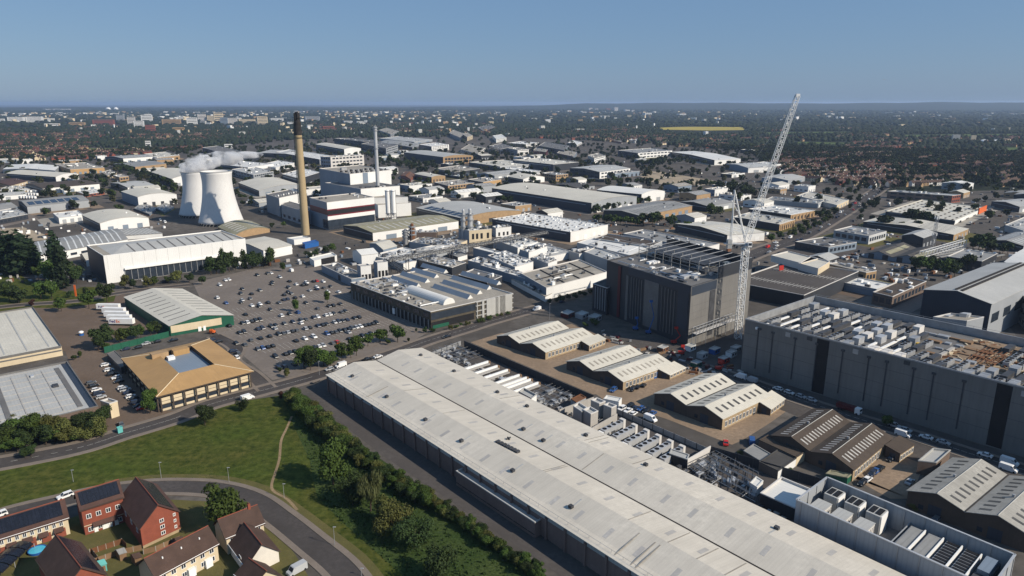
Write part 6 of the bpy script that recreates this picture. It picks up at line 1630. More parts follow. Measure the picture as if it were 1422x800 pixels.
for k, (a, b) in enumerate(nearp):
    d = b - a; ln = 13.6; d.normalize(); c = (a + b) / 2; nn = Vector((-d.y, d.x, 0)); c += nn * 1.3
    t_ = thing('parked_trailer', c, f'{["nearest", "second", "middle", "fourth", "farthest"][k]} of five white box trailers parked beside the green shed', 'trailer', 'white trailers beside the green shed'); o = Vector(t_.location)
    m = MB(); m.box(c, d * ln / 2, nn * 1.28, 1.15, 4.05); m.build('body', 'white_paint', t_, o)
    m = MB(); m.box(c, d * ln / 2 * .98, nn * .5, .8, 1.14); m.bar(c - d * 4 - nn * .8, c - d * 4 - nn * .8 + Vector((0, 0, 1)), .1); m.build('chassis', 'dark_steel', t_, o)
    for j in range(3):
        for sg in (-1, 1):
            m = MB(); w_ = c + d * (3.0 + 1.3 * j) + nn * 1.05 * sg + Vector((0, 0, .5)); m.bar(w_ - nn * .15, w_ + nn * .15, .5, 12); m.build('wheel', 'black', t_, o)
    if k in (0, 4):
        pos = c - nn * 1.29 - d * (6.3 if k == 0 else 5.5) + Vector((0, 0, 1.9)) - o
        f_ = text_mesh('Fed', 2.3 if k == 0 else 1.7, t_, pos, d, Vector((0, 0, 1)), 'purple_paint')
        f_ = text_mesh('Ex', 2.3 if k == 0 else 1.7, t_, pos + d * (3.6 if k == 0 else 2.7), d, Vector((0, 0, 1)), 'orange_paint')
g = gt('E', 418, 445)
t_ = thing('banner_post', g, 'tall orange banner sign among the trees by the road', 'sign')
m = MB(); m.box(g, (.55, 0), (0, .15), .6, 8); m.build('panel', 'orange_paint', t_, g)
m = MB(); m.bar(g + Vector((-.62, 0, 0)), g + Vector((-.62, 0, 8.2)), .12); m.build('post', 'galv', t_, g)
wall_thing('mesh_fence', gt('E', 575, 752), gt('E', 928, 664), 0, 3.2, .08, 'green_clad', 'green mesh fence between the brown yard and the tan office', 'fence', 4, 'green_clad')
g = gt('E', 447, 655)
t_ = thing('satellite_dish', g, 'white and blue dish shaped object standing in the brown yard', 'dish')
m = MB(); m.lathe(g, [(1.2, 0), (1.2, .8)], 16); m.build('base', 'blue_paint', t_, g)
m = MB(); m.lathe(g, [(.3, .8), (1.1, 1.4), (1.3, 2.0), (.8, 2.4), (.2, 2.5)], 20); m.build('dish', 'white_paint', t_, g, True)

# ------------------------------------------------------------------ houses in the near left corner
def house(t, N, L, Rt, h, label, ridge='b', rise=3.6, wm='red_brick', rm='tile_roof', solar=False, wins=4, floors=2, gable_win=0, panel=False):
    s = B(t, N, L, Rt, h, 'house', 'house', label, 'gable', rm, wm, wm, rise, 1, .45, ridge)
    h = s.h; fh = h / floors
    if ridge == 'b':
        for f_ in range(floors):
            s.row('R', wins, f_ * fh + .9, f_ * fh + 2.1, .42, 'window', 'glass', .03, .97, 'white_paint')
        for k in range(max(1, wins // 2)):
            c = s.lb * (k + .5) / max(1, wins // 2) + .2
            s.strip('R', c - .5, c + .5, .05, 2.1, 'door', 'white_paint', .08)
    m = MB()
    if ridge == 'b': m.bar(s.p(s.la / 2, -.4, h + rise + .28), s.p(s.la / 2, s.lb + .4, h + rise + .28), .13, 6)
    else: m.bar(s.p(-.4, s.lb / 2, h + rise + .28), s.p(s.la + .4, s.lb / 2, h + rise + .28), .13, 6)
    s.part(m, 'ridge_cap', 'red_brick')
    m = MB()
    if ridge == 'b': m.bar(s.p(-.5, -.3, h + .12), s.p(-.5, s.lb + .3, h + .12), .09)
    else: m.bar(s.p(-.3, -.5, h + .12), s.p(s.la + .3, -.5, h + .12), .09)
    s.part(m, 'gutter', 'white_paint' if wm != 'red_brick' else 'brown_roof')
    if solar:
        sl = s.la / 2 if ridge == 'b' else s.lb / 2
        a, b_ = (.18, .92)
        if ridge == 'b': q = lambda d: [s.p(sl * a, s.lb * .02, h + rise * a + .26 + d), s.p(sl * a, s.lb * .97, h + rise * a + .26 + d), s.p(sl * b_, s.lb * .97, h + rise * b_ + .26 + d), s.p(sl * b_, s.lb * .02, h + rise * b_ + .26 + d)]
        else: q = lambda d: [s.p(s.la * .04, s.lb - sl * a, h + rise * a + .26 + d), s.p(s.la * .96, s.lb - sl * a, h + rise * a + .26 + d), s.p(s.la * .96, s.lb - sl * b_, h + rise * b_ + .26 + d), s.p(s.la * .04, s.lb - sl * b_, h + rise * b_ + .26 + d)]
        m = MB(); m.hexa(q(0), q(.12)); s.part(m, 'solar_panel', 'solar')
    return s
def chim(s, u, v, z=None):
    m = MB(); zz = s.zr(u, v); m.box(s.p(u, v, 0), s.a * .45, s.b * .35, zz - .3, zz + 1.5); o = s.part(m, 'chimney', 'red_brick')
    m = MB()
    for k in (-.18, .18): m.lathe(s.p(u + k, v, zz + 1.5), [(.13, 0), (.11, .4)], 8)
    s.part(m, 'chimney_pot', 'rust', o)
s = house('J', (-420, 690), 9.0, (442, 420), 5.2, 'long brick terrace with black solar panels down its whole roof', solar=True, wins=16, wm='cream_wall')
s.row('R', 8, .1, 2.6, .62, 'porch_panel', 'red_brick', .03, .99, None, .35)
for k in range(8): 
    m = MB(); v = s.lb * (k + .3) / 8; m.hexa([s.p(-.05, v - 1.2, 2.5), s.p(-.05, v + 1.2, 2.5), s.p(-1.5, v + 1.2, 2.3), s.p(-1.5, v - 1.2, 2.3)], [s.p(-.05, v - 1.2, 3.2), s.p(-.05, v + 1.2, 3.2), s.p(-1.5, v + 1.2, 2.45), s.p(-1.5, v - 1.2, 2.45)]); s.part(m, 'porch_roof', 'tile_roof')
s = house('J', (530, 368), 8.0, (800, 283), ('b', 535), 'red brick house with solar roof between the terrace and the tall gabled house', solar=True, wins=4)
s.strip('R', s.lb * .42, s.lb * .66, .1, 2.4, 'patio_door', 'white_paint', .1)
s.strip('R', .05, s.lb - .05, 2.75, 2.95, 'string_course', 'cream_wall', .05)
m = MB(); m.hexa([s.p(-.05, s.lb * .2, 2.4), s.p(-.05, s.lb * .8, 2.4), s.p(-1.2, s.lb * .8, 2.3), s.p(-1.2, s.lb * .2, 2.3)], [s.p(-.05, s.lb * .2, 3.3), s.p(-.05, s.lb * .8, 3.3), s.p(-1.2, s.lb * .8, 2.45), s.p(-1.2, s.lb * .2, 2.45)]); s.part(m, 'lean_to_roof', 'tile_roof')
s = house('J', (916, 488), (782, 300), (1165, 376), ('b', 622), 'tall red brick gabled house with steep roof and solar panels on its right slope', 'a', 4.6, solar=True, floors=3)
for z in (.14, .44, .74):
    s.strip('R', s.lb * .5, s.lb * .5 + 1.0, s.h * z + .7, s.h * z + 1.6, 'window', 'glass', .06, 'white_paint')
    s.strip('R', s.lb * .86, s.lb * .86 + .5, s.h * z + .9, s.h * z + 1.6, 'window', 'glass', .06, 'white_paint')
s.strip('R', .02, s.lb - .02, 0, .9, 'plinth', 'stock_brick', .05)
for k in range(3): s.strip('L', s.la * (.15 + .28 * k), s.la * (.15 + .28 * k) + 1.2, 3.6, 4.8, 'window', 'glass', .06, 'white_paint')
s = house('J', (398, 912), (245, 690), (690, 790), 7.6, 'dark brown gabled house with solar slope at the bottom edge', 'a', 4.4, solar=True, rm='brown_tile', wm='red_brick')
s = house('J', (1020, 808), 8.5, (1420, 592), 5.0, 'cream house row with long brown roof below the tall gabled house', rm='brown_tile', wm='cream_wall', wins=6)
s.row('R', 3, .1, 2.5, .4, 'porch', 'white_paint', .1, .95, None, .9)
for k in range(3): s.rbox(s.la * .3, s.lb * (.2 + .3 * k), .3, .3, .5, 'flue', 'white_paint')
s = house('L', (160, 552), 8.5, (404, 455), 5.2, 'brown roofed house with white end wall beside the round green tree', rm='brown_tile', wm='cream_wall', wins=4)
chim(s, s.la * .5, s.lb * .8)
s = house('L', (292, 738), (186, 592), (502, 634), ('b', 812), 'brown roofed house with pale blank gable by the curved road', 'a', 4.2, wm='white_render', rm='brown_tile')
s.strip('L', s.la * .3, s.la * .3 + 1.2, 2.9, 4.2, 'window', 'glass', .06, 'white_paint')
s = house('L', (330, 870), (225, 790), (520, 800), 3.0, 'lower brown roofed annex before the pale gable', 'a', 3.0, wm='cream_wall', rm='brown_tile')
def panel_fence(t, pts, z, m_, label, hh=1.7):
    P_ = [gt(t, *p) for p in pts]
    t_ = thing('garden_fence', P_[0], label, 'fence')
    for a, b in zip(P_, P_[1:]):
        d = b - a; ln = d.length; d.normalize(); nn = Vector((-d.y, d.x, 0)); n = max(1, int(ln / 1.9))
        for k in range(n):
            m = MB(); m.box(a + d * (k + .5) * ln / n, d * ln / n * .47, nn * .03, .05, hh); m.build('panel', m_, t_, t_.location)
            m = MB(); m.box(a + d * k * ln / n, d * .06, nn * .06, 0, hh + .1); m.build('post', 'concrete', t_, t_.location)
panel_fence('J', [(590, 660), (800, 590), (830, 620)], 0, 'rust', 'reddish brown garden fence below the red brick house')
panel_fence('J', [(625, 720), (760, 670), (930, 630)], 0, 'wood', 'weathered timber fence between the small gardens')
panel_fence('J', [(690, 800), (640, 700), (600, 650)], 0, 'wood', 'timber fence running down beside the brown gabled house')
panel_fence('J', [(940, 660), (1020, 640), (1180, 570)], 0, 'wood', 'timber fence behind the cream house row')
for k, (x, y, m_, rf, lb_) in enumerate(((780, 660, 'wood', 'grey_roof', 'small timber shed with grey roof between the garden fences'), (650, 735, 'turquoise', 'turquoise', 'small pale green shed by the brown gabled house'), (880, 690, 'wood', 'brown_tile', 'small shed with dark roof below the tall gabled house'), (1160, 585, 'brown_brick', 'brown_tile', 'low brown outhouse at the foot of the tall gabled house'))):
    s = B('J', (x, y), (x - 28, y - 26), (x + 45, y - 14), 2.1, 'garden_shed', 'shed', lb_, 'gable', rf, m_, None, .7, 1, .15, 'b')
    s.strip('R', s.lb * .3, s.lb * .3 + .8, .05, 1.8, 'door', 'wood', .05)
g = gt('J', 246, 640)
t_ = thing('paddling_pool', g, 'round bright blue paddling pool on the terrace lawn', 'pool')
m = MB(); m.lathe(g, [(2.2, 0), (2.3, .7), (2.1, .7), (2.05, .55)], 32, cap=False); m.build('rim', 'blue_paint', t_, g)
m = MB(); m.lathe(g, [(2.06, .05), (2.06, .55)], 32); m.build('water', 'pool_blue', t_, g)
g = gt('J', 40, 650)
t_ = thing('paddling_pool', g, 'small blue pool half hidden at the left edge', 'pool')
m = MB(); m.lathe(g, [(1.5, 0), (1.55, .6), (1.4, .6), (1.35, .5)], 28, cap=False); m.build('rim', 'blue_paint', t_, g)
m = MB(); m.lathe(g, [(1.36, .05), (1.36, .5)], 28); m.build('water', 'pool_blue', t_, g)
# polytunnel hoops at the left edge
g = gt('J', 30, 745)
t_ = thing('curved_roof', g, 'black ribbed curved canopy at the left bottom edge', 'canopy')
for k in range(5):
    m = MB(); prev = None
    for i in range(9):
        a = math.pi * i / 8; q = [g + Vector((-3 + 6 * (1 - math.cos(a)) / 2, -8 + 3.2 * k + e, 1.8 + 1.1 * math.sin(a))) for e in (0, 2.9)]
        if prev: m.poly([prev[0], prev[1], q[1], q[0]])
        prev = q
    m.build('hood', 'solar', t_, g)
m = MB()
for e in (-2.9, 2.9):
    for k in range(3): m.bar(g + Vector((e, -8 + 8 * k, 0)), g + Vector((e, -8 + 8 * k, 1.9)), .1)
m.build('post', 'galv', t_, g)

# ------------------------------------------------------------------ vehicles
CARCOL = dict(k=((.010, .011, .013), 'black'), g=((.10, .105, .11), 'dark grey'), s=((.42, .43, .44), 'silver'), w=((.78, .78, .77), 'white'), b=((.03, .09, .26), 'blue'), r=((.48, .025, .02), 'red'), o=((.62, .2, .03), 'orange'), n=((.02, .03, .06), 'navy'))
for k, (c, nme) in CARCOL.items(): mat('car_' + nme.replace(' ', '_'), c, .32, .03, .5, spec=.3)
PROTO = {}
def car_parts(kind, col):
    key = kind + col
    if key in PROTO: return PROTO[key]
    L_, W_, Ht = dict(hatchback=(4.1, 1.78, 1.47), saloon=(4.6, 1.82, 1.43), estate=(4.6, 1.86, 1.62), van=(5.4, 2.0, 2.25))[kind]
    bz = .28; belt = .92 if kind != 'van' else 1.15
    x0, x1 = -L_ / 2, L_ / 2
    prof = {'hatchback': [(x0, .45), (x0 + .1, belt), (x0 + .55, belt + .03), (x1 - 1.05, belt), (x1 - .15, .72), (x1, .45), (x1 - .05, bz), (x0 + .05, bz)],
            'saloon': [(x0, .45), (x0 + .08, .88), (x0 + .9, belt), (x1 - 1.25, belt), (x1 - .15, .70), (x1, .45), (x1 - .05, bz), (x0 + .05, bz)],
            'estate': [(x0, .45), (x0 + .08, belt), (x0 + .6, belt + .04), (x1 - 1.2, belt), (x1 - .15, .80), (x1, .5), (x1 - .05, bz), (x0 + .05, bz)],
            'van': [(x0, .5), (x0 + .03, Ht - .08), (x0 + .2, Ht), (x1 - 1.7, Ht), (x1 - 1.45, Ht - .12), (x1 - .8, belt + .05), (x1 - .1, .92), (x1, .5), (x1 - .05, bz), (x0 + .05, bz)]}[kind]
    m = MB(); n = len(prof)
    hw = lambda z: W_ / 2 * (1 if z < belt + .1 else .93)
    l_ = [Vector((x, -hw(z), z)) for x, z in prof]; r_ = [Vector((x, hw(z), z)) for x, z in prof]
    for i in range(n):
        j = (i + 1) % n; m.poly([l_[i], l_[j], r_[j], r_[i]])
    m.poly(l_[::-1]); m.poly(r_)
    gl = MB(); rf = []
    if kind != 'van':
        xr0, xr1 = {'hatchback': (x0 + .2, x1 - 1.0), 'saloon': (x0 + .75, x1 - 1.3), 'estate': (x0 + .15, x1 - 1.2)}[kind]
        xt0, xt1 = {'hatchback': (x0 + .55, x1 - 1.75), 'saloon': (x0 + 1.35, x1 - 2.0), 'estate': (x0 + .4, x1 - 1.9)}[kind]
        b0 = [Vector((xr0, -W_ / 2 * .97, belt - .02)), Vector((xr1, -W_ / 2 * .97, belt - .02)), Vector((xr1, W_ / 2 * .97, belt - .02)), Vector((xr0, W_ / 2 * .97, belt - .02))]
        t0 = [Vector((xt0, -W_ / 2 * .76, Ht - .05)), Vector((xt1, -W_ / 2 * .76, Ht - .05)), Vector((xt1, W_ / 2 * .76, Ht - .05)), Vector((xt0, W_ / 2 * .76, Ht - .05))]
        gl.hexa(b0, t0)
        t1 = [Vector((v.x, v.y * .98, Ht)) for v in t0]
        m.hexa(t0, t1)
        for sg in (-1, 1):   # pillars
            for (xa, xb) in ((xr0, xt0), ((xr0 + xr1) / 2 - .1, (xt0 + xt1) / 2 - .1), (xr1, xt1)): m.bar((xa, sg * W_ / 2 * .975, belt), (xb, sg * W_ / 2 * .77, Ht - .03), .045)
    else:
        for sg in (-1, 1): gl.hexa([Vector((x1 - 2.0, sg * W_ / 2 * .94, belt + .1)), Vector((x1 - 1.0, sg * W_ / 2 * .94, belt + .1)), Vector((x1 - 1.35, sg * W_ / 2 * .94, Ht - .35)), Vector((x1 - 2.0, sg * W_ / 2 * .94, Ht - .35))], [Vector((x1 - 2.0, sg * W_ / 2 * .95, belt + .1)), Vector((x1 - 1.0, sg * W_ / 2 * .95, belt + .1)), Vector((x1 - 1.35, sg * W_ / 2 * .95, Ht - .35)), Vector((x1 - 2.0, sg * W_ / 2 * .95, Ht - .35))])
        gl.poly([(x1 - .83, -.85, belt + .1), (x1 - .83, .85, belt + .1), (x1 - 1.40, .8, Ht - .18), (x1 - 1.40, -.8, Ht - .18)])
    wm = MB(); wm.bar((0, -.11, 0), (0, .11, 0), .32, 14)
    lt = MB(); 
    for sg in (-1, 1): lt.box((x1 - .06, sg * W_ * .34), (.06, 0), (0, .2), .58, .74)
    cm = 'car_' + CARCOL[col][1].replace(' ', '_')
    tmp = [m.build('body', cm), gl.build('window', 'glass'), lt.build('headlight', 'skylight')]
    wo = wm.build('wheel', 'black')
    wls = [(x1 - .85, -W_ / 2 + .1), (x1 - .85, W_ / 2 - .1), (x0 + .8, -W_ / 2 + .1), (x0 + .8, W_ / 2 - .1)]
    PROTO[key] = ([(o.name.split('.')[0], o.data) for o in tmp], wo.data, wls)
    for o in tmp + [wo]: bpy.data.objects.remove(o)
    return PROTO[key]
CARS = []
def car(p, yaw, col, kind, label, group):
    parts, wd, wls = car_parts(kind, col)
    t_ = thing('van' if kind == 'van' else 'car', (p.x, p.y, p.z), label, 'van' if kind == 'van' else 'car', group)
    t_.rotation_euler.z = yaw
    for nme, d in parts:
        o = bpy.data.objects.new(nme, d); COL.objects.link(o); o.parent = t_
    for x, y in wls:
        o = bpy.data.objects.new('wheel', wd); COL.objects.link(o); o.parent = t_; o.location = (x, y, .32)
    CARS.append(t_); return t_
def pick(r): return r.choice(('hatchback', 'saloon', 'estate', 'hatchback'))
AU, AV = math.atan2(ud.y, ud.x), math.atan2(vd.y, vd.x)
lot = dict(Q="105,190,w 210,165,w 262,155,w 715,85,w 640,78,k 545,92,k 820,130,s 890,170,k 935,188,w 680,172,k 715,202,k 535,255,k 390,258,k 332,290,k 485,315,k 430,345,k 80,330,w 345,365,s 170,390,b 375,412,k 460,425,w 548,405,w 595,380,k 572,452,k 650,465,k 860,232,k 858,270,k 1045,160,w 1095,150,k 1155,145,r 1035,210,k 1082,200,k 1165,217,w 1280,180,w 1120,272,s 1200,255,k 1275,228,k 1320,222,k 1300,262,w 925,305,k 950,335,k 1025,315,w 838,322,k 795,358,k 842,352,n 1030,380,k 790,410,k 1195,455,w 1335,435,k 750,515,w 875,520,k 970,505,b 1245,518,w 1302,503,w 390,518,k 425,585,k 445,615,w 545,600,k 490,570,k 320,602,k 235,655,k 325,712,k 382,698,k 570,685,k 640,645,k 612,672,n 705,668,s 760,652,k 822,638,k 1105,542,k 1160,565,w 920,588,n 978,612,w 1025,595,k 1068,582,k 1010,670,s 1100,652,k 1150,635,k 1190,658,n 1248,642,k 765,725,k 830,705,s 850,738,k 905,692,k 955,715,k 700,765,k 1110,760,w 600,785,k 455,790,w",
           Q2="470,430,k 540,400,k 515,508,k 600,465,k 578,505,w 545,272,w 700,545,k 755,562,k 605,558,k 580,600,n 530,615,s 625,590,k 750,632,k 845,645,k 900,630,k 590,672,k 640,668,s 690,655,k 725,682,w 585,715,w 545,725,k 640,712,s 485,698,k 428,712,k 445,748,b 495,738,w 735,755,k 790,778,k 840,768,n 885,752,k 980,725,w",
           Q3="715,320,k 815,332,w 55,352,k 140,368,k 285,410,k 440,380,k 395,425,b 452,412,k 755,428,k 840,402,k 895,392,k 942,398,w 1010,370,s 1075,345,r 1125,382,k 590,462,k 650,450,k 700,482,k 525,522,k 480,605,w 515,630,k 705,578,w 1310,335,k 1160,450,k 1185,480,k 45,450,k 115,540,w")
lotc = []
for t, st in lot.items():
    for e in st.split():
        x, y, c = e.split(','); g = gt(t, float(x), float(y), .7); g.z = .062
        c = rng.choice('ksg') if c == 'w' and rng.random() < .22 else c
        lotc.append((g, c if c != 'k' or rng.random() < .75 else rng.choice('gn')))
o_ = gt('Q', 260, 470)
rows_ = {}
for g, c in lotc:
    u = (g - o_).dot(cu); i = math.floor((u + 4) / 16); sd_ = 0 if u - 16 * i < 4 else 1
    g = g + cu * (16 * i + (1.5, 6.5)[sd_] - u); rows_.setdefault(i * 2 + sd_, []).append((g, c))
# neighbours drawn nearer than one bay width are moved apart
for ri, k in enumerate(sorted(rows_)):
    line = sorted(rows_[k], key=lambda e: (e[0] - o_).dot(cv)); last = -1e9
    for i, (g, c) in enumerate(line):
        v0 = (g - o_).dot(cv); v = math.floor(v0 / 2.5) * 2.5 + 1.25
        if v - last < 2.4: v = last + 2.5
        g = g + cv * (v - v0); last = v
        kd = 'van' if (c == 'w' and rng.random() < .08) else pick(rng)
        car(g, AU + (math.pi if rng.random() < .5 else 0) + rng.uniform(-.04, .04), c, kd, f'{CARCOL[c][1]} {kd} {ordn(i)} from left in the {ordn(ri)} car park line from the green shed', 'cars in the big car park')
def cars(t, st, yaw, place, group, kind=None, fz=.07):
    items = [e.split(',') for e in st.split()]
    for i, e in enumerate(items):
        g = gt(t, float(e[0]), float(e[1]), .6); g.z = fz
        kd = kind or ('van' if len(e) > 3 else pick(rng))
        car(g, yaw + (math.pi if rng.random() < .4 else 0) + rng.uniform(-.06, .06), e[2], kd, f'{CARCOL[e[2]][1]} {kd}, {ordn(i)} of the line {place}', group)
OFA = AV
cars('I', '690,172,w 712,205,w 735,232,k 760,255,w 778,280,k 800,322,w 818,335,s 842,352,n 855,378,w 872,392,k 890,415,n 905,440,k 925,455,r', OFA, 'parked along the left wall of the tan office', 'cars beside the tan office')
cars('I', '595,290,g 612,310,k 630,335,w 645,358,n 660,382,s', OFA, 'parked along the edge of the gridded pale hall', 'cars beside the gridded hall')
cars('I', '790,560,g', AU, 'standing at the yard entrance', 'cars beside the gridded hall')
cars('E', '690,730,n 755,722,k 800,700,s 860,690,k 950,682,k 1160,680,n 1195,690,k 1280,740,n', AV, 'parked behind the tan office', 'cars behind the tan office')
cars('N', '55,430,b 180,425,k 215,410,k 252,400,k', AV + .3, 'by the second cream workshop', 'cars by the workshops')
cars('V', '495,222,w 545,238,w 590,262,w 560,200,k 610,215,n 650,222,b 700,240,k 745,262,b', AV + .1, 'in the shaded yard before the slotted workshop', 'cars in the shaded workshop yard')
cars('V', '730,308,w,v', AU, 'parked alone before the slotted workshop', 'vans by the workshops')
cars('N', '885,345,w,v 958,368,s,v 1130,422,w 1205,447,w 1282,472,s 1352,495,s', AU, 'parked in the shade of the data centre wall', 'vehicles along the data centre street')
cars('O', '565,662,s 640,692,s 772,738,w 885,772,s', AU, 'parked further down the street under the data centre wall', 'vehicles along the data centre street')
cars('O', '620,722,w,v', AU, 'parked behind the dark brown workshop', 'vans by the workshops')
cars('P', '622,252,k 650,232,w 672,205,n 690,192,b 712,178,k', AV, 'parked before the windows of the dark brown workshop', 'cars by the dark workshop')
cars('P', '765,132,k 858,245,s 985,435,g', AV, 'between the dark workshop and the right edge workshop', 'cars by the dark workshop')
cars('P', '1230,112,w 1350,150,w,v 1345,182,w,v', AU, 'by the street behind the right edge workshop', 'vehicles along the data centre street')
cars('N', '790,775,r 960,768,b,v', AV + .5, 'in the yard left of the dark brown workshop', 'cars by the dark workshop')
cars('K', '910,178,w,v 835,200,s', AV, 'on the road at the end of the long warehouse', 'vehicles on the road')
cars('K', '1085,135,k 1152,118,w', AV, 'on the road beside the car park trees', 'vehicles on the road')
cars('K', '300,390,w,v', AV, 'at the park edge across from the tan office', 'vehicles on the road')
cars('F', '685,640,w 1068,662,k', AV, 'by the columned factory entrance', 'vehicles on the road')
cars('G', '180,512,w,v 320,470,n', AV, 'near the foot of the dark tower', 'vehicles on the road')
cars('J', '425,275,w', AV + .12, 'at the kerb behind the terrace', 'vehicles by the houses')
cars('J', '-10,400,w', AV, 'at the left edge of the curved road', 'vehicles by the houses')
cars('L', '622,762,s,v', AV + .1, 'parked by the pale gabled house', 'vehicles by the houses')
cars('F', '215,300,w,v', AU, 'at the back corner of the car park', 'vehicles by the houses')
ci = 0
rl = smooth_line([gt('H', 60, 175), gt('H', 240, 110), gt('D', 430, 690), gt('D', 560, 610), gt('D', 680, 530), gt('D', 760, 485)], 10)
acc = 0; nxt = 5
for a, b in zip(rl, rl[1:]):
    d = b - a; ln = d.length; d.normalize(); nn = Vector((-d.y, d.x, 0))
    while nxt < acc + ln:
        for sg in (-1, 1):
            if rng.random() < .62:
                c = rng.choice('kwwsgnwkr'); kd = pick(rng) if rng.random() < .85 else 'van'
                p = a + d * (nxt - acc + rng.uniform(-3, 3)) + nn * sg * rng.choice((2.2, 5.6)); p.z = .08
                car(p, math.atan2(d.y, d.x) + (0 if sg < 0 else math.pi), c, kd, f'{CARCOL[c][1]} {kd}, {ordn(ci % 30)} in the {"near" if ci < 30 else "far"} traffic on the main road', 'traffic on the main road'); ci += 1
        nxt += rng.uniform(11, 26)
    acc += ln
cars('H', '110,158,w 70,190,s 330,210,k 345,216,w 365,212,k 440,222,n 470,215,w 505,218,k 540,212,s 560,205,k 100,140,w 145,120,k', AV, 'by the dark car showroom', 'cars by the showroom')
cars('A', '905,745,w,v 900,775,w,v 880,735,s,v', AU, 'at the foot of the cooling towers', 'vans by the cooling towers')
# white trailers parked at the far left
tp_ = MB(); tb = MB()
tp_.box((0, 0), (6.5, 0), (0, 1.25), 1.1, 3.9); tb.box((0, 0), (6.3, 0), (0, .9), .1, 1.09)
o1 = tp_.build('body', 'white_paint'); o2 = tb.build('chassis', 'dark_steel'); d1, d2 = o1.data, o2.data
bpy.data.objects.remove(o1); bpy.data.objects.remove(o2)
for r_ in range(3):
    for k in range(14):
        g = gt('A', -5 + k * 15 + r_ * 4, 580 + r_ * 17 + k * .3)
        if rng.random() < .15: continue
        t_ = thing('parked_trailer', g, f'white trailer, {ordn(k)} from the left in the {["far", "middle", "near"][r_]} row of the left trailer park', 'trailer', 'trailers in the left trailer park'); t_.rotation_euler.z = AU + .3
        for nme, d_ in (('body', d1), ('chassis', d2)):
            o = bpy.data.objects.new(nme, d_); COL.objects.link(o); o.parent = t_
# lorry with red box
g = gt('O', 270, 575)
t_ = thing('lorry', g, 'white cabbed lorry with dark red load under the data centre wall', 'lorry'); t_.rotation_euler.z = AU
m = MB(); m.box((-1.5, 0), (3.6, 0), (0, 1.2), 1.0, 2.7); m.build('load_box', 'maroon', t_)
m = MB(); m.box((3.4, 0), (1.0, 0), (0, 1.15), .5, 2.9); m.build('cab', 'white_paint', t_)
m = MB(); m.box((4.42, 0), (.03, 0), (0, .95), 1.7, 2.6); m.build('window', 'glass', t_)
m = MB(); m.box((0, 0), (4.4, 0), (0, .5), .5, 1.0); m.build('chassis', 'dark_steel', t_)
for x in (-4, -2.8, 3.3):
    for y in (-1.05, 1.05):
        m = MB(); m.bar((x, y - .15, .5), (x, y + .15, .5), .5, 12); m.build('wheel', 'black', t_)
# machines on the building site
def lift(t, base, top, col, label, tilt=None):
    g = gt(t, *base); px, py = tp(t, base); hh = hgt(px, py, tp(t, (0, top))[1])
    t_ = thing('boom_lift', g, label, 'boom lift')
    m = MB(); m.box(g, (1.4, 0), (0, 1.0), .6, 1.7); m.build('turntable', col, t_, g)
    for x in (-1.1, 1.1):
        for y in (-.9, .9):
            m = MB(); w_ = g + Vector((x, y, .45)); m.bar(w_ - Vector((0, .2, 0)), w_ + Vector((0, .2, 0)), .45, 10); m.build('wheel', 'black', t_, g)
    e = g + Vector((tilt or 2.5, -1, hh * .55)); f = g + Vector(((tilt or 2.5) * .2, -1.2, hh))
    m = MB(); m.bar(g + Vector((0, -1, 1.7)), e, .28); m.bar(e, f, .2); m.build('boom', col, t_, g)
    m = MB(); m.box(f, (.9, 0), (0, .4), hh, hh + 1.1); m.build('basket', col, t_, g)
lift('G', (790, 645), 470, 'blue_paint', 'blue boom lift raised against the dark tower wall')
lift('G', (720, 625), 560, 'blue_paint', 'low blue boom lift at the foot of the dark tower', 1)
lift('G', (930, 700), 615, 'red_paint', 'left red boom lift at the near corner of the tower', 3)
lift('G', (1000, 705), 630, 'orange_paint', 'orange red boom lift right at the near corner of the tower', 2)
lift('G', (970, 760), 715, 'red_paint', 'low red lift before the near corner of the tower', 2)
lift('N', (740, 300), 250, 'red_paint', 'dark red lift in the shade between tower and data centre', 2)
lift('E', (1165, 645), 628, 'orange_paint', 'small orange lift at the corner of the green shed', 1)
for k, (t, x, y, col, lb_) in enumerate((('N', 640, 200, 'steel', 'grey cabin nearest the tower on the building site'), ('N', 720, 170, 'blue_paint', 'blue cabin under the scaffold gantry'), ('N', 830, 190, 'white_paint', 'white cabin beside the data centre wall'), ('N', 860, 160, 'galv', 'grey cabin behind the white site cabin'), ('N', 780, 230, 'red_paint', 'red container in the shaded site'), ('N', 600, 260, 'green_clad', 'dark green skip on the building site'), ('N', 380, 160, 'rust', 'rusty long stack before the dark tower'), ('N', 560, 150, 'white_paint', 'white cabin at the foot of the tower corner'), ('G', 430, 545, 'steel', 'grey cabin in the shade left of the tower'), ('G', 500, 560, 'galv', 'pale cabin at the left foot of the tower'), ('G', 350, 540, 'maroon', 'dark red cabin by the road left of the tower'))):
    b_ = B(t, (x, y), (x - 40, y - 12), (x + 36, y - 16), 2.7, 'site_cabin', 'cabin', lb_, 'flat', 'light_grey_roof', col)
    b_.row('R', 2, .9, 2, .5)
# loose site material on the shaded ground
mb = MB()
for k in range(300):
    px, py = rng.uniform(820, 1030), rng.uniform(455, 520)
    if py < 440 + (px - 760) * .27 or py > 470 + (px - 860) * .36 + 14: continue
    g = G(px, py); a = rng.uniform(0, 3); d = Vector((math.cos(a), math.sin(a), 0))
    mb.box(g, d * rng.uniform(.3, 2.2), Vector((-d.y, d.x, 0)) * rng.uniform(.2, .8), .08, rng.uniform(.3, 1.4), rng.randrange(5))
tag(mb.build('building_material', ['wood', 'rust', 'galv', 'concrete', 'maroon']), kind='stuff')
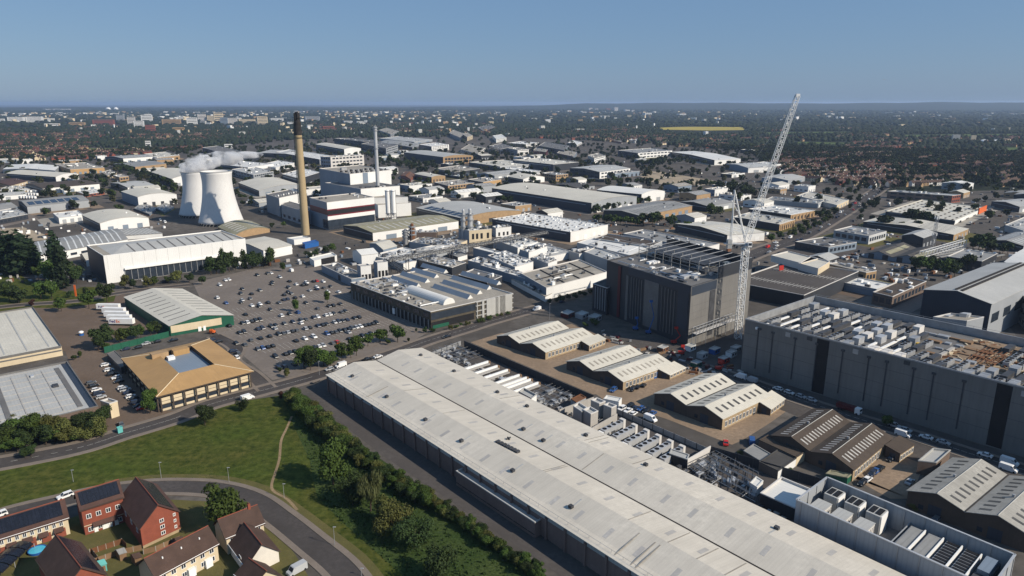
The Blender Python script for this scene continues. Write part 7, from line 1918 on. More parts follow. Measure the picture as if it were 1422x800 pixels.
# street lamps
for k, (t, x, y, y2, lb_) in enumerate((('L', 180, 190, 92, 'left of the round green tree'), ('L', 540, 290, 198, 'by the footpath end'), ('L', 870, 600, 480, 'at the rough grass beside the curved road'), ('J', 480, 185, 108, 'on the grass behind the terrace'), ('J', 1055, 165, 58, 'on the grass behind the tall gabled house'), ('K', 770, 240, 150, 'by the corner of the long warehouse'), ('L', 1045, 800, 750, 'at the bottom of the curved road'), ('G', 250, 570, 480, 'left of the tower by the road'))):
    g = gt(t, x, y); px, py = tp(t, (x, y)); hh = hgt(px, py, tp(t, (0, y2))[1])
    t_ = thing('street_lamp', g, f'slim grey street lamp {lb_}', 'street lamp')
    m = MB(); m.bar(g, g + Vector((0, 0, hh)), .09, 8, 0, .06); m.build('pole', 'galv', t_, g)
    m = MB(); m.hexa([g + Vector((x_, y_, hh)) for x_, y_ in ((-.2, -.16), (.7, -.16), (.7, .16), (-.2, .16))], [g + Vector((x_, y_, hh + .14)) for x_, y_ in ((-.15, -.1), (.6, -.1), (.6, .1), (-.15, .1))]); m.build('lamp_head', 'galv', t_, g)

# ------------------------------------------------------------------ trees
def crown_mesh(name, seed, kind, n, leaf, m_):
    r = np.random.default_rng(seed)
    nl = {'round': 11, 'column': 9, 'bush': 7, 'willow': 9}[kind]
    lob = []
    for i in range(nl):
        if kind == 'round':
            a = r.uniform(0, 6.28); q = r.uniform(.0, .30); z = r.uniform(.36, .82)
            lob.append((q * math.cos(a), q * math.sin(a), z, r.uniform(.16, .25)))
        elif kind == 'column':
            z = .12 + .80 * i / (nl - 1); lob.append((r.uniform(-.04, .04), r.uniform(-.04, .04), z, (.15 if i < nl - 2 else .09) * r.uniform(.8, 1.1)))
        elif kind == 'bush':
            a = r.uniform(0, 6.28); q = r.uniform(.1, .5); lob.append((q * math.cos(a), q * math.sin(a), r.uniform(.3, .72), r.uniform(.24, .36)))
        else:
            a = r.uniform(0, 6.28); q = r.uniform(.05, .32); lob.append((q * math.cos(a), q * math.sin(a), r.uniform(.4, .8), r.uniform(.14, .22)))
    lob = np.array(lob)
    w_ = lob[:, 3] ** 2; idx = r.choice(nl, n, p=w_ / w_.sum())
    d = r.normal(size=(n, 3)); d /= np.linalg.norm(d, axis=1)[:, None]
    rad = lob[idx, 3] * (r.uniform(.25, 1, n) ** .45) * r.uniform(.8, 1.12, n)
    c = lob[idx, :3] + d * rad[:, None] * np.array([1, 1, .85 if kind != 'column' else 1.2])
    c[:, 2] = np.clip(c[:, 2], .06, 1.02)
    nr = d + r.normal(size=(n, 3)) * .55; nr /= np.linalg.norm(nr, axis=1)[:, None]
    t = np.cross(nr, r.normal(size=(n, 3))); t /= np.linalg.norm(t, axis=1)[:, None]
    b = np.cross(nr, t)
    s1 = leaf * r.uniform(.6, 1.4, n)[:, None]; s2 = leaf * r.uniform(.5, 1.1, n)[:, None]
    if kind == 'willow': t = np.tile([0, 0, 1.], (n, 1)) + r.normal(size=(n, 3)) * .15; s1 = s1 * 1.8; s2 = s2 * .5
    bend = nr * (leaf * .35)
    v = np.stack([c - t * s1 - b * s2 * .6, c - bend * 0 + b * s2 * -1 + t * s1 * .2, c + t * s1, c + b * s2], 1).reshape(-1, 3)
    me = bpy.data.meshes.new(name)
    me.vertices.add(len(v)); me.vertices.foreach_set('co', v.astype(np.float32).ravel())
    me.loops.add(n * 4); me.loops.foreach_set('vertex_index', np.arange(n * 4, dtype=np.int32))
    me.polygons.add(n); me.polygons.foreach_set('loop_start', np.arange(0, n * 4, 4, dtype=np.int32)); me.polygons.foreach_set('loop_total', np.full(n, 4, np.int32))
    me.update(calc_edges=True); me.materials.append(m_)
    return me
def trunk_mesh(name, kind):
    m = MB(); top = .45 if kind == 'round' else .3
    m.bar((0, 0, 0), (.01, 0, top), .022, 8, 0, .013)
    if kind != 'column':
        for k in range(5):
            a = k * 1.257 + .3; m.bar((.005, 0, top * (.55 + .09 * k)), (.2 * math.cos(a), .2 * math.sin(a), top + .22 + .03 * k), .011, 6, 0, .004)
    else: m.bar((0, 0, .3), (0, 0, .9), .014, 6, 0, .004)
    o = m.build(name, 'bark'); d = o.data; bpy.data.objects.remove(o); return d
KIND = dict(green=('round', 0), dark=('round', 1), poplar=('column', 2), olive=('round', 3), willow=('willow', 4), copper=('round', 5), bush=('bush', 0), darkbush=('bush', 1), olivebush=('bush', 3), conifer=('column', 1))
TM = {}
def tree_meshes(kind, lod, var):
    key = (kind, lod, var)
    if key not in TM:
        sh, mi = KIND[kind]
        n, leaf = {0: (3600, .030), 1: (1300, .045), 2: (420, .075), 3: (130, .125)}[lod]
        if sh == 'column': n = int(n * .7); leaf *= .8
        TM[key] = (crown_mesh('crown', hash((sh, var)) % 999 if False else var * 17 + mi * 5 + lod, sh, n, leaf, LEAF[mi]), trunk_mesh('trunk', sh))
    return TM[key]
NT = [0]; FART = []
def tree(p, hgt_m, kind, label, group=None, wide=1.0, cat='tree', name='tree'):
    dist = math.hypot(p.x, p.y)
    if dist > 520: hgt_m *= 1.25
    if dist > 760 and not ('bush' in kind): FART.append((p, hgt_m, kind, wide)); return
    lod = 0 if dist < 330 else (1 if dist < 650 else 2)
    cm, tm = tree_meshes(kind, lod, rng.randrange(3))
    t_ = thing(name, p, label, cat, group)
    t_.rotation_euler.z = rng.uniform(0, 6.28); t_.scale = (hgt_m * wide, hgt_m * wide, hgt_m)
    for nme, d in (('crown', cm), ('trunk', tm)):
        o = bpy.data.objects.new(nme, d); COL.objects.link(o); o.parent = t_
    NT[0] += 1
    return t_
ADJ = dict(green='green leafy', dark='dark green', poplar='tall narrow dark', olive='yellowish green', willow='pale drooping', copper='copper red', bush='green bushy', darkbush='dark bushy', olivebush='olive bushy', conifer='narrow conical')
def T(t, x, y, top, kind, label, wide=1.0, name='tree'):
    px, py = tp(t, (x, y)); g = G(px, py); hh = hgt(px, py, tp(t, (0, top))[1])
    return tree(g, max(1.5, hh), kind, label, None, wide, 'bush' if 'bush' in kind else 'tree', 'bush' if 'bush' in kind else 'tree')
def TR(t, pts, kinds, hm, place, group, jit=1.0, wide=1.0):
    """a row of trees through the points (tile px); hm metres"""
    for i, q in enumerate(sorted(pts)):
        g = gt(t, q[0], q[1]); k = rng.choice(kinds)
        h_ = (q[2] if len(q) > 2 else hm) * rng.uniform(.8, 1.2)
        g.x += rng.uniform(-1, 1) * jit; g.y += rng.uniform(-1, 1) * jit
        bsh = 'bush' in k
        tree(g, h_, k, f'{ADJ[k]} {"bush" if bsh else "tree"}, {ordn(i)} from left {place}', group, wide * rng.uniform(.85, 1.2), 'bush' if bsh else 'tree', 'bush' if bsh else 'tree')
def line(a, b, n): return [(a[0] + (b[0] - a[0]) * i / (n - 1), a[1] + (b[1] - a[1]) * i / (n - 1)) for i in range(n)]
T('X', 317, 733, 667, 'green', 'bright green round tree between the houses and the curved road', .98)
T('X', 463, 674, 614, 'green', 'large lone round tree standing in the meadow', .92)
T('X', 490, 703, 662, 'darkbush', 'dark spreading bush just below the lone meadow tree', .9)
T('X', 515, 710, 650, 'willow', 'pale drooping willow beside the dark spreading bush', .8)
T('X', 548, 742, 702, 'olivebush', 'brownish big bush in the rough grass by the belt', 1.0)
T('X', 575, 762, 722, 'darkbush', 'dark big bush near the bottom of the rough grass', 1.0)
T('X', 532, 728, 690, 'olivebush', 'olive bush left of the brownish big bush', .75)
T('X', 610, 800, 752, 'darkbush', 'dark bush at the bottom edge below the belt', .9)
T('X', 285, 591, 559, 'dark', 'dark round tree alone at the upper park edge', 1.0)
T('X', 336, 570, 551, 'darkbush', 'small dark bush at the upper park edge beside the van', .8)
T('K', 525, 400, 345, 'copper', 'dark copper bush at the top end of the tree belt', 1.0)
T('I', 985, 490, 330, 'green', 'green tree at the corner of the tan office', .7)
T('Q', 955, 495, 362, 'green', 'small green tree in the middle of the car park', .9)
T('Q', 1302, 400, 268, 'green', 'taller green tree in the car park nearer the factory', .85)
# belt between park and warehouse
def belt():
    c = [gt('K', 600, 415), gt('K', 690, 490), gt('K', 780, 570), gt('K', 870, 650), gt('K', 1000, 745), gt('U', 0, 250), gt('U', 150, 345), gt('U', 350, 455), gt('U', 480, 545), gt('U', 650, 665), gt('U', 850, 800)]
    pts = smooth_line(c, 9)
    out = []
    for i, p in enumerate(pts):
        f = i / len(pts)
        d = pts[min(i + 1, len(pts) - 1)] - pts[max(0, i - 1)]; d.normalize(); nn = Vector((-d.y, d.x, 0))
        for sg in ((-1, 1) if f < .62 or i % 2 else (0,)):
            out.append((p + nn * (sg * 1.1 + 1.2 * (1 if (Vector((-d.y, d.x, 0))).dot(vd) < 0 else -1)) + Vector((rng.uniform(-.8, .8), rng.uniform(-.8, .8), 0)), (5.8 if f < .4 else 4.6 if f < .62 else 3.5) * rng.uniform(.8, 1.2)))
    for i, (p, h_) in enumerate(out):
        k = rng.choice(('green', 'dark', 'darkbush', 'green', 'olive', 'bush'))
        tree(p, h_, k, f'{ADJ[k]} {"bush" if "bush" in k else "tree"} in the belt between park and warehouse, {"number " if False else ""}{["at its top end", "in its upper part", "in its middle", "in its lower part", "at its bottom end"][min(4, int(5 * i / len(out)))]}', 'trees of the belt beside the warehouse', (.85 if 'bush' in k else 1.1), 'tree', 'tree')
belt()
TR('I', [(20, 700, 8), (45, 750, 6), (90, 690, 8), (120, 750, 6), (160, 660, 9), (200, 720, 7), (240, 660, 9), (290, 700, 7), (300, 640, 9), (345, 680, 6), (380, 620, 9), (420, 690, 6), (450, 640, 8), (500, 680, 6), (520, 620, 8), (570, 650, 7), (610, 600, 8), (650, 640, 6), (670, 590, 8), (10, 650, 8), (70, 630, 8), (-60, 700, 9), (150, 790, 4), (220, 770, 4)], ('olive', 'dark', 'olive', 'olivebush', 'green'), 8, 'in the bushes before the gridded pale hall', 'bushes before the gridded hall', 1, 1.15)
TR('Q3', [(600, 745, 5), (560, 700, 3), (790, 650, 10), (860, 665, 9), (910, 620, 7), (1030, 610, 9), (1085, 620, 6), (1140, 590, 7), (1240, 565, 9), (1320, 530, 9), (1390, 500, 9)], ('green', 'dark', 'olive', 'green'), 8, 'in the row between the car park and the road', 'trees along the car park road')
TR('F', [(640, 715, 8), (705, 690, 9), (795, 690, 9), (750, 705, 4), (860, 690, 3)], ('green', 'dark'), 8, 'in the right end of the car park road row', 'trees along the car park road')
TR('F', line((1090, 625), (1400, 540), 12), ('bush', 'green', 'olivebush'), 2.6, 'in the hedge before the factory front', 'hedge before the factory')
TR('F', [(600, 445, 5), (560, 425, 4), (570, 400, 6), (940, 645, 3.5), (900, 640, 3), (985, 640, 3)], ('darkbush', 'dark'), 4, 'against the dark factory wall', 'bushes at the factory wall')
TR('E', [(25, 300, 22), (60, 312, 24), (95, 318, 25), (130, 322, 24), (165, 318, 20), (190, 312, 17), (-20, 300, 22)], ('poplar',), 22, 'in the tall poplar group at the left edge', 'poplars at the left edge', 1, 1.7)
T('E', 325, 345, 130, 'poplar', 'tallest single poplar in front of the ribbed hall', 1.0)
T('E', 350, 400, 200, 'poplar', 'second single poplar just right of the tallest one', 1.0)
TR('E', [(220, 350, 11), (265, 372, 14), (300, 380, 12), (400, 360, 11), (420, 370, 9)], ('green', 'dark'), 12, 'among the broad trees below the poplars', 'broad trees below the poplars')
TR('E', [(290, 458, 12), (230, 455, 8), (110, 475, 9), (60, 470, 9), (175, 495, 4), (20, 440, 9), (-40, 430, 10), (380, 450, 5)], ('dark', 'green', 'copper'), 7, 'on the grass verge by the left road', 'trees on the left verge')
TR('E', [(345, 522, 10), (490, 508, 13), (600, 472, 13), (480, 440, 6), (640, 350, 6)], ('green', 'dark'), 9, 'along the road to the green shed', 'trees along the left road')
TR('E', [(690, 398, 9), (800, 395, 11), (735, 400, 6), (860, 380, 5), (930, 370, 6), (980, 368, 7), (1110, 378, 7), (1040, 365, 5)], ('green', 'dark', 'olive'), 8, 'before the glazed front of the white hall', 'trees before the white hall')
TR('E', [(1150, 325, 12), (1190, 318, 14), (1230, 314, 14), (1265, 308, 12), (1300, 298, 11), (1340, 292, 11), (1385, 286, 10), (1420, 282, 10)], ('dark', 'conifer', 'dark'), 12, 'in the conifer hedge right of the white hall', 'hedge trees right of the white hall')
TR('F', [(20, 284, 10), (62, 278, 10), (112, 274, 10), (165, 305, 6), (345, 225, 6), (400, 205, 7), (440, 200, 7), (320, 230, 5)], ('dark', 'darkbush', 'green'), 8, 'in the hedge behind the car park', 'hedge behind the car park')
TR('E', [(560, 728, 11.5), (545, 740, 8), (670, 695, 8), (705, 690, 8), (740, 682, 9), (780, 668, 9), (825, 655, 8), (860, 645, 7), (590, 730, 5), (450, 775, 3), (400, 790, 2.5)], ('green', 'dark', 'olive'), 6, 'along the green mesh fence by the green shed', 'trees at the green shed fence')
TR('G', line((250, 480), (480, 430), 8), ('darkbush', 'dark'), 4, 'left of the tower before the white factory wing', 'bushes left of the tower')
TR('G', [(480, 590, 3), (455, 610, 3.5), (510, 600, 3)], ('bush',), 3, 'by the hoarding at the foot of the tower', 'bushes left of the tower')
T('O', 515, 672, 595, 'green', 'single green tree behind the dark brown workshop', 1.1)
TR('S', [(400, 700, 2.5), (450, 690, 2.5), (560, 745, 2), (640, 770, 2), (100, 600, 1.6), (30, 560, 1.6)], ('olivebush', 'bush'), 2, 'beside the low sheds near the compound fence', 'shrubs by the low sheds')
TR('P', [(880, 370, 2), (920, 395, 2), (1060, 440, 2), (1090, 460, 2)], ('olivebush',), 2, 'at the foot of the right edge workshop', 'shrubs by the right workshop')
TR('H', line((840, 295), (1110, 290), 9) + [(1000, 320), (1060, 325)], ('dark', 'green'), 9, 'in the clump beside the storage racks', 'trees by the racks')
TR('H', [(1150, 180, 12), (1180, 185, 13), (1215, 180, 11), (1300, 205, 8), (1340, 205, 8), (1240, 190, 8)], ('dark',), 10, 'at the right edge behind the racks', 'trees at the right edge')
TR('H', [(675, 70, 11), (770, 78, 9), (850, 80, 11), (830, 60, 9), (550, 25, 6), (620, 25, 6)], ('dark', 'green'), 9, 'before the cream roofed unit near the mast', 'trees before the cream unit')
TR('H', line((210, 110), (400, 20), 9) + line((90, 140), (300, 50), 7), ('green', 'dark', 'olive'), 6, 'along the main road verge', 'trees on the main road verge', 2)
TR('D', [(815, 722, 12), (850, 728, 13), (890, 732, 12), (790, 716, 8), (930, 738, 9), (330, 705, 9), (370, 700, 10), (410, 690, 9), (350, 680, 7), (560, 680, 7), (610, 650, 8), (640, 640, 7)], ('dark',), 10, 'in front of the orange store', 'trees before the orange store')
TR('A', line((630, 440), (780, 500), 10) + line((790, 490), (975, 565), 10), ('dark', 'green'), 10, 'in the dark tree line left of the steam', 'tree line left of the steam', 4)
TR('A', [(272, 588, 9), (345, 588, 9), (372, 586, 8), (460, 566, 9), (615, 602, 10), (590, 560, 9), (560, 540, 8), (688, 562, 9), (262, 712, 8), (505, 462, 8), (380, 470, 9), (310, 460, 8), (50, 520, 6), (180, 520, 6), (420, 505, 6), (480, 500, 7)], ('dark', 'green', 'olive'), 9, 'scattered among the left sheds', 'trees among the left sheds', 2)
TR('B', line((690, 395), (835, 440), 12) + line((850, 445), (1005, 450), 9), ('dark', 'green'), 10, 'in the tree line before the arched glazed hall', 'trees before the arched hall', 4)
TR('B', line((950, 592), (1130, 600), 9) + line((1215, 615), (1420, 645), 10), ('dark', 'green'), 8, 'in the row before the tan units', 'trees before the tan units', 2)
TR('B', [(1080, 500, 9), (1110, 495, 9), (1160, 500, 9), (1200, 490, 8), (1010, 480, 8), (780, 520, 8), (830, 540, 7), (600, 380, 9), (640, 385, 9), (60, 785, 4), (110, 780, 5), (170, 775, 5), (780, 480, 8), (660, 400, 8)], ('dark', 'green'), 8, 'scattered around the power station', 'trees around the power station', 2)
TR('C', line((495, 700), (780, 640), 12) + line((490, 745), (720, 765), 9), ('dark', 'green'), 8, 'beside the very big cream hall', 'trees beside the big cream hall', 2)
TR('C', [(770, 765, 12), (810, 768, 12), (840, 760, 11), (905, 765, 9), (930, 760, 8), (1130, 720, 11), (1160, 715, 11), (1185, 700, 9), (950, 790, 7), (1010, 795, 7), (1080, 800, 8), (1145, 800, 8), (1290, 690, 7)], ('dark', 'green'), 10, 'around the tan brick unit in the middle', 'trees around the tan brick unit', 1)
TR('C', line((600, 530), (800, 540), 9) + line((870, 560), (1180, 545), 13), ('dark', 'green', 'conifer'), 8, 'along the edge of the sand lot', 'trees along the sand lot', 2)
TR('C', line((730, 440), (960, 420), 12) + line((1200, 580), (1390, 610), 12), ('dark',), 12, 'behind and right of the sand lot', 'trees behind the sand lot', 8)
# trees beyond the estate core, too small to tell apart
def bake(lst, lod):
    VV, LM = [], []
    for (p, h_, k, wd) in lst:
        cm, tm = tree_meshes(k, lod, rng.randrange(3)); a = rng.uniform(0, 6.28); ca, sa = math.cos(a), math.sin(a)
        v = np.empty(len(cm.vertices) * 3, np.float32); cm.vertices.foreach_get('co', v); v = v.reshape(-1, 3) * np.array([h_ * wd, h_ * wd, h_], np.float32)
        VV.append(np.stack([v[:, 0] * ca - v[:, 1] * sa + p.x, v[:, 0] * sa + v[:, 1] * ca + p.y, v[:, 2]], 1)); LM.append(np.full(len(v) // 4, KIND[k][1], np.int32))
    v = np.concatenate(VV); n = len(v) // 4
    me = bpy.data.meshes.new('distant_trees'); me.vertices.add(n * 4); me.vertices.foreach_set('co', v.astype(np.float32).ravel())
    me.loops.add(n * 4); me.loops.foreach_set('vertex_index', np.arange(n * 4, dtype=np.int32))
    me.polygons.add(n); me.polygons.foreach_set('loop_start', np.arange(0, n * 4, 4, dtype=np.int32)); me.polygons.foreach_set('loop_total', np.full(n, 4, np.int32))
    for nme, ca_, cb_ in FARLEAF: me.materials.append(fol(nme, ca_, cb_, .08))
    me.polygons.foreach_set('material_index', np.concatenate(LM)); me.update(calc_edges=True)
    return me
FARLEAF = [('far_' + m_, tuple(c * .8 for c in a), tuple(c * .8 for c in b)) for m_, a, b in (('green', (.062, .100, .020), (.032, .058, .013)), ('dark', (.036, .058, .017), (.018, .030, .010)), ('cypress', (.026, .044, .016), (.013, .024, .010)), ('olive', (.085, .09, .028), (.05, .056, .018)), ('willow', (.09, .10, .04), (.05, .06, .025)), ('copper', (.055, .022, .016), (.03, .014, .011)))]
me = bake(FART, 2)
o = bpy.data.objects.new('distant_trees', me); COL.objects.link(o); tag(o, 'tree rows between the far sheds', None, None, 'stuff')
print('trees', NT[0], len(FART), 'cars', len(CARS))

# ------------------------------------------------------------------ far town, suburbs and woodland
def block(t, x0, x1, yb, yt, wm, label, name='tower_block', cat='tower block', wr=None, win=True, dp=.7):
    (px0, pyb), (px1, pyt) = tp(t, (x0, yb)), tp(t, (x1, yt))
    g = G((px0 + px1) / 2, pyb); hh = hgt((px0 + px1) / 2, pyb, pyt)
    wd_ = (G(px1, pyb) - G(px0, pyb)).length
    a, b_ = Vector((-.42, .9, 0)), Vector((.95, .3, 0)).normalized()
    s = Bld(name, label, cat, g - b_ * wd_ * .45, g - b_ * wd_ * .45 + a * min(60, wd_ * dp), g + b_ * wd_ * .5, hh)
    s.roof('flat', 'gravel_roof', edge=wm); s.walls(wm, wr or wm)
    if win:
        for f_ in range(min(5, max(2, int(hh / 6)))):
            n = min(5, max(2, int(hh / 6))); s.strip('R', s.lb * .06, s.lb * .94, hh * (f_ + .35) / n, hh * (f_ + .7) / n, 'window_band', 'glass', .3)
    return s
for (t, x0, x1, yb, yt, wm, lb_) in [
    ('A', 776, 836, 198, 157, 'white_clad', 'bright white tower block tallest in the far town'), ('A', 890, 992, 217, 181, 'tan_brick', 'wide tan block in the far town right of the white tower'), ('A', 1026, 1083, 214, 172, 'white_clad', 'second white block in the far town'),
    ('A', 1086, 1130, 192, 152, 'pale_concrete', 'pale slab behind the second white block'), ('A', 1176, 1226, 197, 145, 'cream_wall', 'tall cream block in the far town'), ('A', 736, 790, 226, 190, 'white_clad', 'low white block left of the bright white tower'),
    ('A', 640, 682, 192, 158, 'grey_clad', 'grey tower at the left of the far town'), ('A', 45, 126, 198, 169, 'white_clad', 'long white block far left'), ('A', 146, 228, 196, 167, 'white_clad', 'white block right of the long white one at far left'),
    ('A', 1210, 1250, 207, 170, 'blue_grey_clad', 'blue grey block at the right of the far town'), ('A', 1138, 1178, 192, 160, 'cream_wall', 'cream block left of the tall cream one'), ('A', 975, 1006, 190, 167, 'white_clad', 'small white tower behind the wide tan block'),
    ('A', 510, 622, 213, 184, 'red_brick', 'long red brick block in the far town'), ('A', 380, 462, 223, 199, 'tan_brick', 'tan low block on the left of the far town'), ('A', 948, 1012, 249, 227, 'orange_wall', 'yellow tan low block below the far town'),
    ('A', 800, 852, 252, 213, 'red_brick', 'pinkish brick block below the bright white tower'), ('A', 1250, 1302, 206, 174, 'pale_concrete', 'pale block far right of the town'), ('A', -10, 22, 196, 178, 'white_clad', 'white block cut by the left edge'),
    ('A', 700, 742, 206, 168, 'pale_concrete', 'pale pink tower left of the bright white tower'), ('A', 1310, 1400, 202, 181, 'cream_wall', 'long cream block right of the far town'), ('A', 240, 380, 134, 124, 'white_clad', 'long white shed near the horizon on the left'),
    ('A', 800, 828, 338, 300, 'white_clad', 'slim white block above the left sheds'), ('A', 1232, 1276, 340, 318, 'white_clad', 'white block behind the left tree line'), ('A', 245, 320, 222, 205, 'white_clad', 'white low block below the far left white blocks'),
    ('B', 30, 86, 207, 166, 'cream_wall', 'cream block left of the chimney top'), ('B', 105, 172, 192, 175, 'white_clad', 'low white block near the chimney top'), ('B', 292, 372, 192, 165, 'grey_clad', 'grey rounded block right of the chimney top'),
    ('B', 388, 452, 240, 219, 'red_brick', 'pink brick block right of the chimney'), ('B', 505, 552, 202, 190, 'white_clad', 'small white row in the far middle'), ('B', 575, 612, 205, 192, 'white_clad', 'second small white row in the far middle'), ('B', 195, 232, 212, 196, 'white_clad', 'small white block behind the chimney top'),
    ('C', 466, 484, 136, 118, 'pale_concrete', 'leftmost tower of the group below the hill'), ('C', 500, 516, 137, 122, 'pale_concrete', 'second tower of the group below the hill'), ('C', 560, 584, 138, 121, 'red_brick', 'brick tower in the group below the hill'), ('C', 604, 626, 138, 115, 'pale_concrete', 'tallest tower of the group below the hill'),
    ('C', 664, 690, 142, 128, 'white_clad', 'bright white block in the group below the hill'), ('C', 700, 716, 142, 130, 'pale_concrete', 'pale tower right in the group below the hill'), ('C', 770, 812, 160, 145, 'white_clad', 'white low block right below the hill'), ('C', 525, 580, 172, 162, 'white_clad', 'long white shed below the hill towers'),
    ('C', 960, 1000, 164, 150, 'white_clad', 'far white shed toward the yellow field'), ('C', 395, 450, 248, 234, 'white_clad', 'white low shed in the distant middle'), ('D', 380, 398, 168, 156, 'white_clad', 'lone far white block right of the jib'), ('D', 740, 765, 166, 156, 'white_clad', 'tiny far white block on the right'),
    ('D', 505, 518, 408, 388, 'white_clad', 'white gable bright among the terraces'), ('D', 1070, 1115, 372, 360, 'cream_wall', 'cream roof among the right suburb'), ('D', 600, 690, 284, 276, 'white_clad', 'long white strip building in the right suburb'), ('D', 770, 790, 118, 112, 'white_clad', 'tiny white block near the right horizon')]:
    block(t, x0, x1, yb, yt, wm, lb_)
for (t, x0, x1, yb, yt, lb_) in [('A', 583, 608, 133, 114, 'left of two white domes on the far left'), ('A', 626, 649, 133, 114, 'right of two white domes on the far left'), ('D', 1190, 1236, 293, 282, 'left of two low white domes in the right suburb'), ('D', 1252, 1296, 294, 283, 'right of two low white domes in the right suburb')]:
    (px0, pyb), (px1, pyt) = tp(t, (x0, yb)), tp(t, (x1, yt)); g = G((px0 + px1) / 2, pyb); hh = hgt((px0 + px1) / 2, pyb, pyt); r_ = (G(px1, pyb) - G(px0, pyb)).length / 2
    t_ = thing('white_dome', g, lb_, 'dome')
    m = MB(); m.lathe(g, [(r_, 0)] + [(r_ * math.cos(a * .157), hh * (.3 + .7 * math.sin(a * .157))) for a in range(0, 10)], 24); m.build('shell', 'white_paint', t_, g, True)
    m = MB(); m.lathe(g, [(r_ * 1.02, 0), (r_ * 1.02, hh * .1)], 24); m.build('base_ring', 'grey_clad', t_, g)
# occupied ground
OCC = set()
CELL = 10.0
for o in list(COL.objects):
    if o.type == "EMPTY" and any(c.name.startswith('wall') for c in o.children):
        xs = []
        for c in o.children:
            if c.name.startswith('wall'): xs += [c.matrix_basis @ v.co + o.location for v in c.data.vertices]
        # walls of a parallelogram: fill by sampling
        xs2 = [(p.x, p.y) for p in xs]
        cx = sum(p[0] for p in xs2) / len(xs2); cy = sum(p[1] for p in xs2) / len(xs2)
        for (x, y) in xs2:
            for k in range(0, 11):
                for (x2, y2) in xs2[::max(1, len(xs2) // 6)]:
                    qx, qy = x + (x2 - x) * k / 10, y + (y2 - y) * k / 10
                    OCC.add((int(qx // CELL), int(qy // CELL)))
def occ(x, y): 
    i, j = int(x // CELL), int(y // CELL)
    return (i, j) in OCC
nr_ = np.random.default_rng(11)
def inpoly(px, py, poly):
    c = False; n = len(poly)
    for i in range(n):
        (x1, y1), (x2, y2) = poly[i], poly[i - 1]
        if (y1 > py) != (y2 > py) and px < (x2 - x1) * (py - y1) / (y2 - y1) + x1: c = not c
    return c
ESTATE = [(-500, 228), (120, 222), (300, 206), (380, 196), (480, 192), (700, 190), (900, 200), (1040, 212), (1075, 245), (1200, 262), (1500, 262), (1900, 340), (1900, 900), (-900, 900)]
FIELDS = [[(905, 178.5), (960, 175.2), (1028, 177), (1040, 181), (1020, 187), (940, 187)], [(1060, 183.5), (1180, 182.5), (1182, 186.5), (1064, 187.5)], [(1098, 196.5), (1185, 198), (1182, 203.5), (1106, 203.5)], [(1385, 204.5), (1460, 204.5), (1460, 211.5), (1400, 211.5)], [(1250, 187), (1420, 185.5), (1425, 189.5), (1260, 191)], [(120, 205.5), (165, 205.5), (168, 210.5), (124, 210.5)]]
# houses: streets of small pitched roofs
hp = []
for (wm, rm) in (('red_brick', 'tile_roof'), ('cream_wall', 'tile_roof'), ('tan_brick', 'brown_tile'), ('white_clad', 'brown_tile'), ('red_brick', 'red_roof')):
    if rm == 'red_roof': mat('red_roof', (.22, .075, .045), .85, .3, .3)
    m = MB()
    m.box((0, 0), (4.6, 0), (0, 3.9), 0, 5.2, 0)
    for sg in (-1, 1): m.poly([(-4.6, -3.9, 5.2), (-4.6, 3.9, 5.2), (-4.6, 0, 8.4)] if sg < 0 else [(4.6, -3.9, 5.2), (4.6, 3.9, 5.2), (4.6, 0, 8.4)], 0)
    for sg in (-1, 1): m.poly([(-5, sg * 4.4, 5.0), (5, sg * 4.4, 5.0), (5, 0, 8.6), (-5, 0, 8.6)], 1)
    m.box((2.5, 0), (.4, 0), (0, .6), 8, 9.6, 0)
    for f_ in (1.0, 3.6):
        for x in (-2.6, 2.2):
            for sg in (-1, 1): m.hexa([Vector((x - .8, sg * 3.9, f_)), Vector((x + .8, sg * 3.9, f_)), Vector((x + .8, sg * 3.9, f_ + 1.3)), Vector((x - .8, sg * 3.9, f_ + 1.3))], [Vector((x - .8, sg * 3.98, f_)), Vector((x + .8, sg * 3.98, f_)), Vector((x + .8, sg * 3.98, f_ + 1.3)), Vector((x - .8, sg * 3.98, f_ + 1.3))], 2)
    o = m.build('terraced_house', [wm, rm, 'glass']); hp.append((o.data, m)); bpy.data.objects.remove(o)
REG = [('A', -100, 640, 335, 425, 60, (0, 0, 4, 1, 2), 'in the red roofed estate on the left'), ('A', 600, 1180, 345, 380, 8, (0, 4, 2), 'beyond the left sheds'), ('A', 850, 1160, 265, 305, 24, (0, 4, 1), 'in the bright terrace right of the far town'), ('A', -100, 500, 225, 330, 45, (0, 1, 2, 3), 'before the far town on the left'),
       ('A', 500, 1400, 210, 300, 34, (0, 1, 2, 4), 'below the far town'), ('B', 250, 1300, 205, 260, 46, (0, 1, 2, 2), 'in the distant middle suburb'), ('C', 0, 700, 225, 305, 40, (0, 2, 2, 4), 'in the middle suburb beyond the offices'), ('C', 560, 1422, 255, 345, 44, (0, 1, 2, 2, 3), 'in the suburb beyond the bright white store'),
       ('D', 60, 680, 365, 525, 58, (0, 1, 3, 2), 'in the terraces left of the main road'), ('D', 500, 830, 285, 340, 22, (3, 3, 1, 2), 'in the pale rows of the right suburb'), ('D', 690, 1500, 320, 600, 40, (2, 2, 2, 3), 'in the leafy suburb right of the main road'), ('D', 0, 1422, 225, 300, 40, (2, 1, 0), 'far off in the right suburb')]
HL = []
